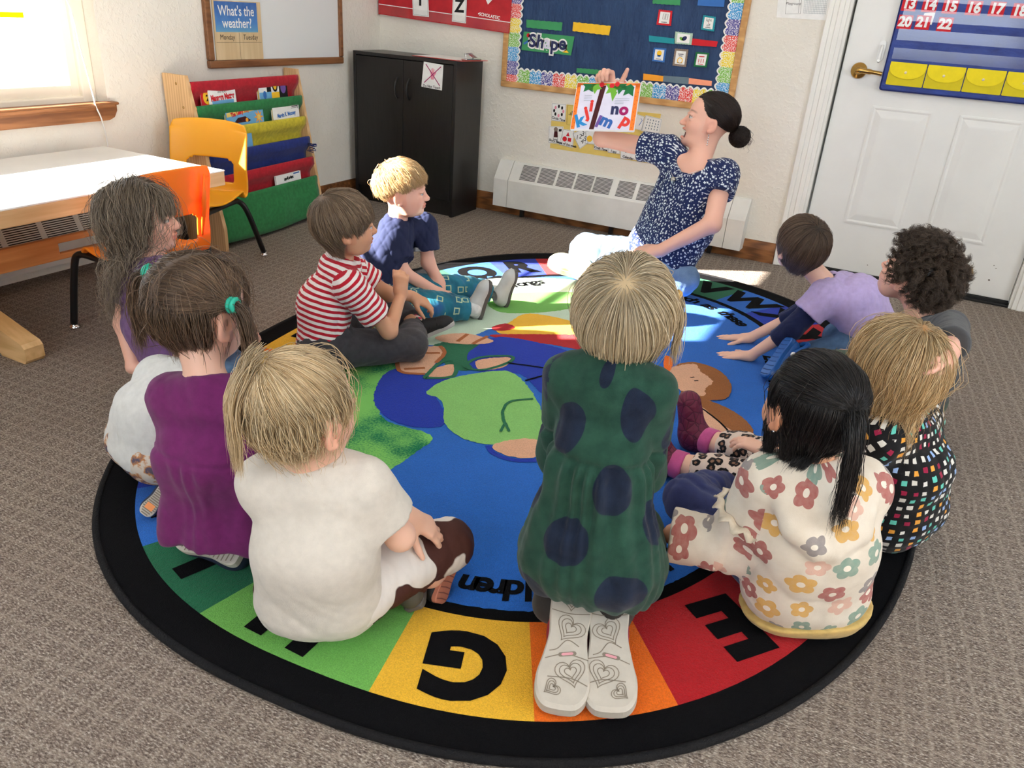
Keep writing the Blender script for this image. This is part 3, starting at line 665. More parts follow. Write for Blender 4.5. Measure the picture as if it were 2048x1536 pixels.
for a_, b_ in ((1039, 1079), (1075, 1116), (1112, 1153), (1149, 1190), (1186, 1229), (1233, 1275)):
    s0 = UY(a_, 372, YB-.06)[0]-x0; sl.append((s0+.002, s0+.098))
sl += [(sl[-1][1]+.02+k*.117, sl[-1][1]+.118+k*.117) for k in range(3)]
heater('baseboard_heater', fh, ln_, 'white baseboard heater on the back wall behind the seated woman', sl)
fl_ = Fr((XL, -.6, 0), (0, 1, 0), (0, 0, 1))
heater('baseboard_heater', fl_, 3.02, 'white baseboard heater along the left wall under the table', [(.12+k*.152, .25+k*.152) for k in range(18)], zk=.135, ztop=.262, d0=.075)

# ================================================================ black cabinet
m, t = newmat('black_laminate', .38, .45); o = t.obj(); t.col(t.ramp(t.noise(t.map(o, (30, 30, 2)), 4., 4.), [(.3, lin(13, 12, 13)), (.7, lin(27, 25, 26))])); t.b.inputs['Coat Weight'].default_value = .1
KX0, KX1, KY0, KY1, KZ = -2.885, -2.230, 3.675, 3.945, .80
cab = thing('storage_cabinet', ((KX0+KX1)/2, (KY0+KY1)/2, 0), 'black two-door storage cabinet in the corner beneath the red chart', 'cabinet')
b = MB(); b.box((KX0+.009, (KY0+KY1)/2, KZ/2), (.018, KY1-KY0, KZ), 0, .0015); b.box((KX1-.009, (KY0+KY1)/2, KZ/2), (.018, KY1-KY0, KZ), 0, .0015)
b.box(((KX0+KX1)/2, (KY0+KY1)/2, KZ-.009), (KX1-KX0-.036, KY1-KY0-.002, .018), 0, .0015); b.box(((KX0+KX1)/2, KY1-.004, KZ/2), (KX1-KX0-.036, .006, KZ-.02)); b.box(((KX0+KX1)/2, (KY0+KY1)/2, .075), (KX1-KX0-.036, KY1-KY0-.03, .016))
b.box(((KX0+KX1)/2, KY0+.03, .035), (KX1-KX0-.036, .016, .068)); b.build('cabinet_body', MATS['black_laminate'], cab)
xm = (KX0+KX1)/2
for x0_, x1_, hx_ in ((KX0+.02, xm-.0015, xm-.035), (xm+.0015, KX1-.02, xm+.04)):
    d = MB().box(((x0_+x1_)/2, KY0+.009, (.088+KZ-.022)/2), (x1_-x0_, .017, KZ-.022-.088), 0, .0012).build('door', MATS['black_laminate'], cab)
    pts = [(hx_, KY0+.001, .585), (hx_, KY0-.018, .605), (hx_, KY0-.027, .637), (hx_, KY0-.018, .669), (hx_, KY0+.001, .689)]
    MB().tube(smooth_line(pts, 5), .0045, n=8).build('handle', MATS['metal_dark'], d)
FK = Fr((0, KY0-.0006, 0), (1, 0, 0), (0, 0, 1)); kq = lambda L: [tuple(UY(a, b_, KY0)[[0, 2]]) for a, b_ in L]
def d_touch(b, fr, at, h):
    x, y = at(.5, .58); s_ = .022
    hand_ = [(-.45, -1.3), (.35, -1.3), (.5, -.5), (1.05, .35), (.85, .5), (.45, .1), (.5, 1.1), (.3, 1.15), (.22, .35), (.15, 1.35), (-.05, 1.35), (-.06, .35), (-.2, 1.25), (-.38, 1.2), (-.28, .25), (-.55, .9), (-.72, .8), (-.5, -.4)]
    b.poly(fr, [(x+p*s_, y+q*s_*.95) for p, q in hand_], h, mi=2)
    b.line(fr, [at(.12, .18), at(.9, .92)], .0045, h+.0006, 3); b.line(fr, [at(.12, .92), at(.9, .16)], .0045, h+.0006, 3)
    x, y = at(.5, .07); b.text(fr, 'Do Not Touch', x, y, .0175, h, 1, .0004, 0, -.03)
card('warning_sign', None, [pm['white'], pm['ink'], pm['pink'], pm['magenta']], 'white Do Not Touch sign with a crossed pink hand on the cabinet door', 'sign', d_touch, None, FK, q=kq([(843, 173), (884, 181), (887, 130), (848, 123)]))
# clipboard on the cabinet
mat('red_acrylic', lin(214, 96, 92), .15, .5, trans=.25)
clip = thing('clipboard', (-2.38, 3.82, KZ), 'red clipboard lying on top of the black cabinet', 'clipboard')
cc = V3(-2.345, 3.795, KZ+.0035); ca = math.radians(-6); R_ = np.array([[math.cos(ca), -math.sin(ca), 0], [math.sin(ca), math.cos(ca), 0], [0, 0, 1]])
MB().box(cc, (.33, .225, .004), 0, .002, R_).build('board', MATS['red_acrylic'], clip)
MB().box(cc+V3(-.02, 0, .0026), (.27, .205, .001), 0, 0, R_).build('paper', pm['white'], clip)
b = MB(); k0 = cc+R_@V3(.14, 0, .006)
b.box(k0, (.035, .13, .008), 0, .003, R_); b.tube([k0+R_@V3(-.012, -.03, .004), k0+R_@V3(-.02, -.03, .024), k0+R_@V3(-.022, .03, .026), k0+R_@V3(-.012, .03, .004)], .004, n=8); b.box(k0+R_@V3(.004, 0, .016), (.03, .045, .004), 0, .002, R_@np.array([[.9, 0, .43], [0, 1, 0], [-.43, 0, .9]]))
b.build('clip', MATS['chrome'], clip)

# ================================================================ whiteboard and weather chart (left wall)
FL = Fr((XL, 0, 0), (0, 1, 0), (0, 0, 1))
def lq(px, py, off=0.): q = UX(px, py, XL+off); return (q[1], q[2])
wb0, wb1, wz = 2.712, 3.645, .730
wbd = thing('whiteboard', (XL, (wb0+wb1)/2, wz), 'wood framed whiteboard on the left wall over the book rack', 'whiteboard')
b = MB(); wt = 1.35; f_ = .034
for y0, y1, z0, z1 in ((wb0, wb1, wz, wz+f_), (wb0, wb1, wt-f_, wt), (wb0, wb0+f_, wz+f_, wt-f_), (wb1-f_*.8, wb1, wz+f_, wt-f_)):
    b.box((XL+.011, (y0+y1)/2, (z0+z1)/2), (.022, y1-y0, z1-z0), 0, .006)
b.build('board_frame', MATS['frame_wood'], wbd)
mat('marker_surface', lin(226, 229, 230), .22, .5); MB().box((XL+.006, (wb0+wb1)/2, (wz+wt)/2), (.008, wb1-wb0-.05, wt-wz-.05)).build('marker_surface', MATS['marker_surface'], wbd)
FW2 = Fr((XL+.012, 0, 0), (0, 1, 0), (0, 0, 1)); wq = lambda L: [lq(a, b_, .012) for a, b_ in L]
q = wq([(433, 123), (525, 121), (516, 10), (417, 12)]); q = [(q[0][0], q[0][1]), (q[0][0]+.29, q[0][1]), (q[0][0]+.29, q[0][1]+.25), (q[0][0], q[0][1]+.25)]
m, t = newmat('weather_print', .5, .3); o = t.obj(); z_ = t.sep(o)[2]
t.col(t.mix(t.math('MULTIPLY', t.noise(o, 30., 4.), .5), t.ramp(t.math('MULTIPLY', t.math('SUBTRACT', z_, .87), 8.), [(.0, lin(214, 214, 120)), (.12, lin(90, 150, 190)), (.4, lin(60, 116, 190)), (.9, lin(34, 78, 158))]), lin(120, 170, 220)))
MATS['chart_wood'] = wood('chart_wood', lin(206, 180, 140), lin(224, 202, 164), 2, 10.)
def d_weather(b, fr, at, h):
    S_ = [at(.03, .485), at(.915, .485), at(.915, .985), at(.03, .985)]; b.poly(fr, S_, h, mi=1)
    for tx, v in (("What's the", .83), ("weather?", .63)):
        x, y = at(.475, v); b.text(fr, tx, x, y, .058, h+.0006, 2, .0006, 0, 0, .84)
    for tx, u in (('Monday', .25), ('Tuesday', .74)): x, y = at(u, .40); b.text(fr, tx, x, y, .031, h, 3, 0, .1, 0, .9)
    b.line(fr, [at(.02, .315), at(.98, .315)], .0014, h, 3); b.line(fr, [at(.5, .02), at(.5, .48)], .0014, h, 3); b.line(fr, [at(.0, .02), at(.98, .02)], .0014, h, 3)
card('weather_chart', None, [MATS['chart_wood'], m, pm['white'], pm['ink']], "wooden weekday chart with a blue What's the weather? sign on the whiteboard", 'chart', d_weather, None, FW2, th=.004, q=q)

# ================================================================ sling book rack
SHY0, SHY1 = 2.455, 3.185
def shx(y, top): return (-2.80 if top else -2.655)+(y-SHY0)/(SHY1-SHY0)*((-.052) if top else (-.075))
rack = thing('book_rack', (-2.75, 2.8, 0), 'birch book rack with coloured cloth slings against the left wall', 'bookshelf')
for y in (SHY0, SHY1):
    xb, xt = shx(y, 0), shx(y, 1); bk = XL+.012 if y == SHY0 else XL+.012
    MB().prism([(bk+.02, y, 0.), (xb, y, 0.), (xb, y, .10), (xt, y, .722), (bk, y, .722)], (0, .018, 0)).build('side_panel', MATS['birch'], rack)
for px, py in ((352, 167), (367, 215)):
    b = MB(); c_ = UY(px, py, SHY0); b.lathe((c_[0], SHY0, c_[2]), (0, -1, 0), [(.0055, -.004), (.0055, .0008), (.003, .001), (.0, -.002)], n=12)
    b.build('screw', MATS['brass'], rack)
SC_ = dict(red=(178, 30, 46), green=(46, 124, 72), yellow=(206, 190, 56), blue=(34, 52, 124))
for k_, c_ in SC_.items(): cloth('sling_'+k_, lin(*c_), .14)
SL = [('red', .690, .56), ('green', .596, .47), ('yellow', .500, .38), ('blue', .405, .285), ('red', .308, .195), ('green', .215, .03)]
def sling_x(z, y):                                    # front plane of the rack at height z
    f = min(1., max(0., (z-.10)/.62)); return shx(y, 0)*(1-f)+shx(y, 1)*f
SLING = []
for i, (cn, zt, zb_) in enumerate(SL):
    b = MB(); ny, nu = 28, 16; grid = []; rg_ = np.random.default_rng(i+5); ph_ = rg_.uniform(0, 6, 4)
    y0, y1 = SHY0+.018, SHY1
    for a in range(ny+1):
        y = y0+(y1-y0)*a/ny; xf = sling_x(zt, y); s_ = a/ny
        drop = zt-zb_; wr = sum(math.sin((7+5*k)*s_+ph_[k])*.0022 for k in range(4)); sag = .014*math.sin(PI*s_)
        prof = [(xf-.012, zt-.004), (xf-.008, zt+.006), (xf+.002, zt+.008), (xf+.008, zt+.002), (xf+.009, zt-.012), (xf+.008+wr*.5, zt-.03)]
        for q in range(1, 9):
            f = q/8.; prof.append((xf+.008+(.0 if i < 5 else .012)*math.sin(PI*min(1, f*.9))+wr*.6*(1-abs(f-.5))-(.032*min(1, f*2.2) if i < 5 else .0), zt-.03-(drop-.03)*f-sag*f*f))
        prof.append((xf-.03, zb_-sag-.004)); prof.append((xf-.06, zb_+.03))
        grid.append([(x, y, z) for x, z in prof])
    n_ = len(grid[0]); vs = [p for r in grid for p in r]; fs = [(a*n_+k, a*n_+k+1, (a+1)*n_+k+1, (a+1)*n_+k) for a in range(ny) for k in range(n_-1)]
    b.add(vs, fs, 0, True)
    o_ = b.build('sling', MATS['sling_'+cn], rack); sm_ = o_.modifiers.new('thick', 'SOLIDIFY'); sm_.thickness = .002; o_['label'] = cn+' cloth sling'
    MB().tube([(sling_x(zt, y0), y0, zt), (sling_x(zt, y1), y1, zt)], .0065, n=10).build('rod', MATS['birch'], rack)
# books: a cover plane leaning in a sling, given by its pixel corners on the plane just behind that sling's rod
def book(corners, zt, depth_behind, th, label, draw=None, mats=(), extra=.06, name='book', group=None):
    """corners: bottom left, bottom right, top right, top left in the photo; the book leans on the sling behind it"""
    yk = lambda px: 0
    P_ = []
    for px, py in corners:
        d = _ray(px, py)                               # meets the plane x = sling_x(zt, y) - depth_behind
        lo, hi = .5, 8.
        for _ in range(60):
            mid = (lo+hi)/2; p = CAM_O+d*mid
            if p[0] > sling_x(zt, p[1])-depth_behind: lo = mid
            else: hi = mid
        P_.append(CAM_O+d*lo)
    u = P_[1]-P_[0]; v = P_[3]-P_[0]; u[2] = 0.; v = V3(-abs(np.linalg.norm(v))*.08, 0, np.linalg.norm(v)*.99)
    fr = Fr(P_[0], u, v); w = np.linalg.norm(P_[1]-P_[0]); hgt = np.linalg.norm(P_[3]-P_[0])
    b = MB(); b.rect(fr, 0, -extra, w, hgt, 0, .002); b.rect(fr, 0, -extra, w, hgt, -th+.002, .002)
    b.rect(fr, .002, -extra+.002, w-.002, hgt-.002, -.002, th-.004, 1)
    if draw: draw(b, fr, w, hgt)
    return tag(b.build(name, list(mats)), label, 'book', group)
GB = 'picture books in the book rack'
def bk_manners(b, fr, w, h):
    b.text(fr, 'Manners Matter', w*.5, h*.32, .034, .0006, 2, .0018, 0, .05, .66); b.text(fr, 'AND READ', w*.5, h*.72, .011, .0006, 3)
    b.rect(fr, w*.1, -.03, w*.9, h*.1, .0004, 0, 4)
book([(419, 205), (473, 203), (490, 172), (420, 179)], .596, .012, .012, 'white book Manners Matter with a red title in the rack', bk_manners, [pm['white'], pm['cream'], pm['red'], pm['ink'], pm['sky']], .05, 'book', GB)
def bk_two(b, fr, w, h): b.disc(fr, w*.62, h*.45, .024, .028, .0005, mi=2); b.text(fr, '2', w*.64, h*.38, .034, .001, 3, .0016); b.disc(fr, w*.6, h*.8, .006, h=.001, mi=4)
book([(404, 207), (423, 205), (421, 180), (401, 183)], .596, .020, .008, 'red book with a yellow number two left of the Manners book', bk_two, [pm['red'], pm['white'], pm['yellow'], pm['ink'], pm['orange']], .05, 'book', GB)
def bk_ovals(b, fr, w, h):
    b.rect(fr, 0, 0, w, h, .0004, 0, 2)
    for u0, u1, mi in ((0, .27, 2), (.27, .42, 3), (.42, .70, 2), (.70, 1., 3)): b.rect(fr, w*u0, h*.0, w*u1, h, .0006, 0, mi)
    b.rect(fr, 0, -.02, w*.42, h*.34, .0009, 0, 4); b.rect(fr, w*.42, -.02, w*.7, h*.3, .0009, 0, 5)
    for u, v, rx, ry, mi, mi2 in ((.15, .78, .011, .015, 3, 5), (.34, .78, .008, .014, 6, 6), (.56, .64, .020, .028, 3, 5), (.85, .5, .020, .026, 7, 7)):
        b.disc(fr, w*u, h*v, rx, ry, .0012, mi=mi); b.disc(fr, w*u, h*v, rx*.6, ry*.66, .0016, mi=mi2)
    b.disc(fr, w*.18, h*.2, .012, .018, .0014, mi=8); b.disc(fr, w*.85, h*.86, .012, .009, .0014, mi=2)
book([(520, 199), (576, 194), (575, 156), (515, 160)], .596, .014, .014, 'black and white patterned board book with coloured ovals in the rack', bk_ovals, [pm['white'], pm['cream'], pm['white'], pm['ink'], pm['sky'], pm['yellow'], pm['orange'], pm['purple'], pm['blue']], .05, 'book', GB)
def bk_teeny(b, fr, w, h):
    b.poly(fr, [(w*.02, h*.34), (w*.99, h*.62), (w*.99, h*.84), (w*.02, h*.56)], .0005, mi=2); b.text(fr, 'The Teeny Tiny Teacher', w*.5, h*.6, .026, .001, 3, .0012, 0, .16, .72)
    b.poly(fr, [(w*.22, 0), (w*.58, 0), (w*.64, h*.06), (w*.5, h*.3), (w*.3, h*.26)], .0005, mi=4); b.disc(fr, w*.53, h*.10, .009, h=.001, mi=5)
    pts = []
    for k in range(16): a = PI*k/8; r = .034 if k % 2 == 0 else .013; pts.append((w*.86+r*math.cos(a), h*.18+r*math.sin(a)))
    b.poly(fr, pts, .0008, mi=5); b.disc(fr, w*.86, h*.18, .011, h=.0014, mi=2); b.line(fr, [(w*.2, h*.02), (w*.29, h*.22), (w*.4, h*.05)], .004, .0012, 6)
book([(454, 249), (528, 240), (526, 205), (447, 211)], .500, .012, .012, 'blue book The Teeny Tiny Teacher with a yellow title band', bk_teeny, [pm['sky'], pm['cream'], pm['cream'], pm['red'], pm['maroon'], pm['orange'], pm['ink']], .05, 'book', GB)
def bk_marvin(b, fr, w, h): b.text(fr, 'Marvin K. Mooney', w*.5, h*.2, .026, .0006, 2, .0012, 0, .06, .72); b.line(fr, [(w*.72, h*.8), (w*.94, h*.82)], .004, .0006, 3); b.line(fr, [(w*.7, h*.66), (w*.92, h*.7)], .002, .0006, 3); b.line(fr, [(w*.95, h*.9), (w*.95, h*.6)], .004, .0006, 3)
book([(547, 237), (599, 231), (597, 207), (545, 213)], .500, .012, .010, 'white book with a blue title reading Marvin K. Mooney', bk_marvin, [pm['white'], pm['cream'], pm['blue'], pm['ink']], .05, 'book', GB)
book([(488, 291), (506, 288), (507, 268), (486, 269)], .405, .012, .008, 'light blue book in the blue sling beside the yellow chair', None, [pm['sky'], pm['white']], .05, 'book', GB)
def bk_low(b, fr, w, h): b.text(fr, 'small cakes', w*.5, h*.3, .018, .0006, 2, .0018, 0, .06, .9); b.line(fr, [(w*.7, h*.8), (w*.95, h*.84)], .006, .0006, 3)
book([(553, 366), (602, 357), (602, 344), (554, 353)], .215, .012, .010, 'white book standing in the lowest green sling', bk_low, [pm['white'], pm['white'], pm['ink'], pm['blue']], .05, 'book', GB)
# fringe hanging at the right side panel, and the toy under the rack
b = MB(); rr = random.Random(2); c_ = UY(617, 294, SHY1-.02)
for k in range(16):
    s_ = c_+V3(rr.uniform(-.01, .01), 0, rr.uniform(-.02, .022)); b.tube([s_, s_+V3(.02, 0, -.002), s_+V3(.042+rr.uniform(-.01, .012), rr.uniform(-.01, .01), rr.uniform(-.008, .004))], .0018, n=5)
tag(b.build('yarn_tassel', cloth('tassel_blue', lin(28, 46, 110))), 'dark blue yarn tassel sticking out beside the blue sling', 'tassel')
c_ = U(586, 442, .0); b = MB(); b.ball(c_+V3(0, 0, .010), (.032, .02, .010)); b.ball(c_+V3(.02, .01, .013), (.014, .012, .012)); tag(b.build('toy_block', mat('toy_blue', lin(36, 96, 190), .4)), 'small blue toy on the carpet beneath the book rack', 'toy')

# ================================================================ table
TX0, TX1, TY1, TZ = -2.880, -2.235, 2.095, .468
m, t = newmat('table_white', .25, .5); o = t.obj(); t.col(t.ramp(t.noise(o, 5., 3.), [(.3, lin(236, 236, 234)), (.7, lin(245, 245, 243))]))
wood('table_edge', lin(206, 168, 122), lin(228, 196, 152), 1, 12.)
tb = thing('activity_table', (-2.55, 1.2, 0), 'low white topped wooden table below the window', 'table')
b = MB(); b.box(((TX0+TX1)/2, .85, TZ-.002), (TX1-TX0, 2*(TY1-.85), .004)); b.build('tabletop', MATS['table_white'], tb)
b = MB(); b.box(((TX0+TX1)/2, .85, TZ-.029), (TX1-TX0-.001, 2*(TY1-.85)-.001, .050), 0, .003); b.build('table_edge', MATS['table_edge'], tb)
for y in (1.29, .35):
    b = MB(); b.box(((TX0+TX1)/2-.02, y, .25), (.10, .045, .34), 0, .006); b.build('leg', MATS['maple'], tb)
    x1_ = -2.238; b = MB(); pts = [(TX0+.03, 0), (TX0+.13, 0), (TX0+.15, .025), (x1_-.15, .025), (x1_-.12, 0), (x1_-.01, 0), (x1_, .012), (x1_, .05), (x1_-.012, .062), (x1_-.19, .115), (TX0+.22, .115), (TX0+.03, .06)]
    b.prism([(x, y-.03, z) for x, z in pts], (0, .06, 0)); b.build('foot', MATS['maple'], tb)
b = MB(); s0, s1 = .3, 1.93; xs = -2.55                    # stretcher board with a hand hole
b.box((xs, (s0+1.62)/2, .223), (.022, 1.62-s0, .078), 0, .004); b.box((xs, 1.775, .251), (.022, .33, .022), 0, .004); b.box((xs, 1.775, .195), (.022, .33, .022), 0, .004); b.box((xs, 1.95, .223), (.022, .05, .078), 0, .004)
b.build('stretcher', wood('stretcher_wood', lin(188, 122, 66), lin(220, 156, 96), 1, 9.), tb)

# ================================================================ chairs
m, t = newmat('plastic_yellow', .38, .4); t.col(lin(240, 168, 34)); t.b.inputs['Subsurface Weight'].default_value = .05; t.b.inputs['Subsurface Radius'].default_value = (.01, .005, .002)
m, t = newmat('plastic_orange', .38, .4); t.col(lin(240, 150, 44)); tl = t.n('ShaderNodeBsdfTranslucent'); tl.inputs[0].default_value = lin(250, 90, 30); ms_ = t.n('ShaderNodeMixShader'); ms_.inputs[0].default_value = .35
t.l(t.b.outputs[0], ms_.inputs[1]); t.l(tl.outputs[0], ms_.inputs[2]); t.l(ms_.outputs[0], t.out.inputs[0])
mat('chair_tube', lin(18, 18, 20), .3, .5)
def chair(name, loc, rz, m, label, sw=.33, sh=.31, bh=.29, ribs=True, y0=-.165):
    """moulded school chair; its front looks along local -y"""
    root = thing(name, loc, label, 'chair', None)
    cz, sz_ = math.cos(rz), math.sin(rz); T = lambda x, y, z: V3(loc[0]+x*cz-y*sz_, loc[1]+x*sz_+y*cz, loc[2]+z)
    nu, nv = 41, 64; vs = []; keep = []
    for j in range(nv+1):
        f = j/nv
        for i in range(nu+1):
            u = i/nu*2-1
            if f < .45:                                      # seat
                g = f/.45; y = y0+(.125-y0)*g; z = sh+.004-.022*math.sin(PI*min(1, g*1.05))+(-.028*(1-g/.12)**2 if g < .12 else 0); w = sw/2*(1-.06*(1-g))*(1-.0*g)
            else:
                g = (f-.45)/.55; a = min(1, g/.25); y = .125+.05*math.sin(a*PI/2)+.055*max(0, g-.2); z = sh-.012+.03*(1-math.cos(a*PI/2))+max(0, g-.12)*bh*1.12; w = sw/2*(1-.0*g)*(1-.10*max(0, (g-.85)/.15)**2)
            edge = abs(u)**3.; x = u*w
            z += .012*edge*(1 if f < .45 else .0); y += (-.028*u*u if f >= .45 else 0)*min(1, max(0, (f-.45)/.2))
            if f >= .93: z -= .012*edge
            vs.append(T(x, y, z))
    fs = []
    for j in range(nv):
        fm = (j+.5)/nv; g = (fm-.45)/.55
        for i in range(nu):
            um = abs((i+.5)/nu*2-1)
            if fm > .45 and .20 < g < .50 and um < .60-.18*max(0, (g-.42)/.08): continue          # hand hole
            a = j*(nu+1)+i; fs.append((a, a+1, a+nu+2, a+nu+1))
    b = MB(); b.add(vs, fs, 0, True); s_ = b.build('seat_shell', m, root)
    so = s_.modifiers.new('thick', 'SOLIDIFY'); so.thickness = .009; so.offset = 0.
    bv = s_.modifiers.new('soft', 'SUBSURF'); bv.levels = bv.render_levels = 1
    if ribs:
        b = MB()
        for x in (-sw*.34, sw*.34):
            b = MB(); b.tube([T(x, .178, sh+.05), T(x, .20, sh+.15), T(x, .215, sh+.25)], [.003, .010, .003], n=6); b.build('back_rib', m, root)
    for sx in (-1, 1):
        x = sx*sw*.40; top = sh-.030
        pts = [T(x*1.22, -.20, .012), T(x*1.1, -.165, top-.05), T(x*1.02, -.14, top), T(x, -.05, top+.004), T(x, .07, top+.004), T(x*1.02, .13, top-.005), T(x*1.15, .165, top-.06), T(x*1.32, .235, .012)]
        fr_o = MB().tube(smooth_line(pts, 6), .0115, n=10).build('leg_frame', MATS['chair_tube'], root)
        for p, q in ((pts[0], pts[1]), (pts[-1], pts[-2])):
            d = nrm(q-p); MB().lathe((p[0], p[1], .0), (0, 0, 1), [(.0, 0), (.017, 0), (.018, .004), (.014, .009), (.0115, .012), (.0105, .022)], n=14).build('glide', MATS['chrome'], fr_o)
    
    for y in (.04, -.1): MB().tube([T(-sw*.4, y, sh-.03), T(sw*.4, y, sh-.03)], .008, n=8).build('crossbar', MATS['chair_tube'], root)
    return root
chair('school_chair', (-2.60, 2.246, 0), math.radians(18), MATS['plastic_yellow'], 'yellow plastic school chair with black legs in front of the book rack', .345, .29, .265, False)
chair('school_chair', (-2.185, 1.665, 0), math.radians(-92), MATS['plastic_orange'], 'orange plastic school chair pushed under the front of the table', .30, .29, .265, True, -.10)
# ================================================================ rug
RC, RA, RBx, RT = V3(-.845, 2.114), 1.425, 1.029, .088       # centre, half length, half width, turn
ru = V3(math.cos(RT), math.sin(RT)); rv = V3(-math.sin(RT), math.cos(RT)); RZ = .010
def pile(name, c, var=.12):
    m, t = newmat('pile_'+name, .95, .1); o = t.obj()
    n = t.noise(o, 420., 2., .7); k = tuple(x*(1-var*1.6) for x in c[:3])+(1,); k2 = tuple(min(1, x*(1+var*1.6)) for x in c[:3])+(1,)
    a = t.ramp(n, [(.3, k), (.7, k2)]); t.col(t.mix(t.math('MULTIPLY', t.ramp(t.noise(o, 14., 4.), [(.4, (0, 0, 0, 1)), (.65, (1, 1, 1, 1))]), .18), a, tuple(x*.75 for x in c[:3])+(1,)))
    t.b.inputs['Sheen Weight'].default_value = 0. if name == 'black' else .1
    t.bump(t.math('ADD', n, t.math('MULTIPLY', t.noise(o, 150., 2.), .6)), .7, .004); return m
RM = {k: pile(k, lin(*c)) for k, c in dict(black=(12, 12, 15), sky=(34, 104, 198), cobalt=(18, 52, 170), green=(28, 106, 74), lgreen=(110, 178, 84), leaf=(134, 196, 110), yellow=(240, 184, 52), orange=(238, 112, 24), red=(176, 20, 30), skin=(222, 172, 142), brown=(150, 92, 44), rust=(168, 96, 50), pale=(196, 218, 196)).items()}
m, t = newmat('pile_mottled', .95, .1); o = t.obj(); n = t.math('ADD', t.math('MULTIPLY', t.noise(o, 5., 2.), .75), t.math('MULTIPLY', t.noise(o, 170., 2., .8), .3))
t.col(t.ramp(n, [(.44, lin(30, 116, 82)), (.56, lin(124, 196, 104))])); t.bump(t.noise(o, 420., 2.), .6, .003); RM['mottled'] = m
RL = list(RM.keys()); RI = {k: i for i, k in enumerate(RL)}
FR = Fr((RC[0], RC[1], RZ), (ru[0], ru[1], 0), (rv[0], rv[1], 0))
def rp2(px, py): p = U(px, py, RZ)[:2]-RC; return (float(p@ru), float(p@rv))
EXP = 2.406
def oval(s_, k=0.):
    """point at parameter angle s_ (0 = far end, clockwise from above), inset k from the edge"""
    a, b_ = RBx-k, RA-k; c_, q = math.sin(s_), math.cos(s_)
    return (a*math.copysign(abs(c_)**(2/EXP), c_), b_*math.copysign(abs(q)**(2/EXP), q))
b = MB(); N_ = 180; ring = [oval(2*PI*k/N_) for k in range(N_)][::-1]
b.poly(FR, ring, 0, RZ-.001, RI['black'])
rng2 = random.Random(11)
def fuzz(pts, amp=.0022, step=.008, closed=True):
    out = []; n = len(pts)
    for i in range(n if closed else n-1):
        a, c_ = np.array(pts[i]), np.array(pts[(i+1) % n]); L = np.linalg.norm(c_-a); k = max(1, int(L/step)); d = (c_-a)/max(L, 1e-6)
        for j in range(k): out.append(tuple(a+(c_-a)*j/k+np.array([-d[1], d[0]])*rng2.uniform(-amp, amp)))
    return out
# wedge ring of letters
k0, k1, kin = .070, .294, .322
cols = dict(A='green', B='orange', Cc='sky', D='cobalt', E='red', F='orange', G='yellow', H='lgreen', I='green', J='sky', K='cobalt', L='red', M='orange', N='yellow', O='lgreen', P='green', Q='sky', R='cobalt', S='red', T='orange', U='yellow', V='green', W='sky', X='cobalt', Y='red', Z='yellow')
# parameter angles of wedge borders measured from the photo; the rest spread evenly between them
def par(px, py):
    u, v = rp2(px, py); return math.atan2(math.copysign(abs(u/RBx)**(EXP/2), u), math.copysign(abs(v/RA)**(EXP/2), v)) % (2*PI)
marks = {'E/D': par(1690, 1230), 'E/F': par(1335, 1320), 'F/G': par(1085, 1350), 'G/H': par(780, 1320), 'H/I': par(435, 1200), 'I/J': par(330, 1070), 'R/S': par(1072, 540), 'V/W': par(1455, 600)}
order = list('ABCDEFGHIJKLMNOPQRSTUVWXYZ'); bnd = {}
def setb(a, ang): bnd[a] = ang                       # a = index of the letter that ends at this border going clockwise
setb(3, marks['E/D']); setb(4, marks['E/F']); setb(5, marks['F/G']); setb(6, marks['G/H']); setb(7, marks['H/I']); setb(8, marks['I/J']); setb(17, marks['R/S']); setb(21, marks['V/W'])
ks = sorted(bnd); ks2 = ks+[ks[0]+26]
ang = {}
un = []; last = None
for k in ks2:
    a = bnd[k % 26]
    while last is not None and a < last: a += 2*PI
    un.append(a); last = a
for (ka, aa), (kb, ab) in zip(zip(ks2, un), zip(ks2[1:], un[1:])):
    for k in range(ka, kb+1): ang[k % 26] = aa+(ab-aa)*(k-ka)/(kb-ka)
for i, L_ in enumerate(order):
    a1 = ang[i]; a0 = ang[(i-1) % 26]
    while a1 < a0: a1 += 2*PI
    cn = cols['Cc' if L_ == 'C' else L_]
    outer = [oval(a0+(a1-a0)*k/10, k0) for k in range(11)]; inner = [oval(a0+(a1-a0)*k/10, k1) for k in range(11)]
    b.poly(FR, inner+outer[::-1], .0008, mi=RI[cn])
    am = (a0+a1)/2; p, q = oval(am, (k0+k1)/2); dd = np.array(oval(am, k0))-np.array(oval(am, k1)); rot = math.atan2(-dd[0], dd[1])
    b.text(FR, L_, p, q, .205, .0018, RI['black'], .011, 0, rot)
inn = [oval(2*PI*k/160, kin) for k in range(160)][::-1]; b.poly(FR, fuzz(inn, .0015), .0012, mi=RI['sky'])
# verse around the field
verse = [('of God belongs', par(960, 575), None), ('such as these', par(1440, 625), None), ('Let the', par(1555, 760), None), ('to', par(1520, 885), None), ('little', par(1420, 1110), None), ('children', par(1085, 1185), None), ('come to me for', par(640, 960), None), ('the kingdom', par(730, 650), None)]
for wd, a, _ in verse:
    ds = .055
    for j, chh_ in enumerate(wd):
        a_ = a+(j-(len(wd)-1)/2)*ds/ (RBx+RA)*2*1.0; p, q = oval(a_, kin+.06); d1 = np.array(oval(a_+.01, kin+.06))-np.array(oval(a_-.01, kin+.06)); rot = math.atan2(d1[1], d1[0])
        if chh_ != ' ': b.text(FR, chh_, p, q, .085, .0024, RI['black'], .003, .12, rot)
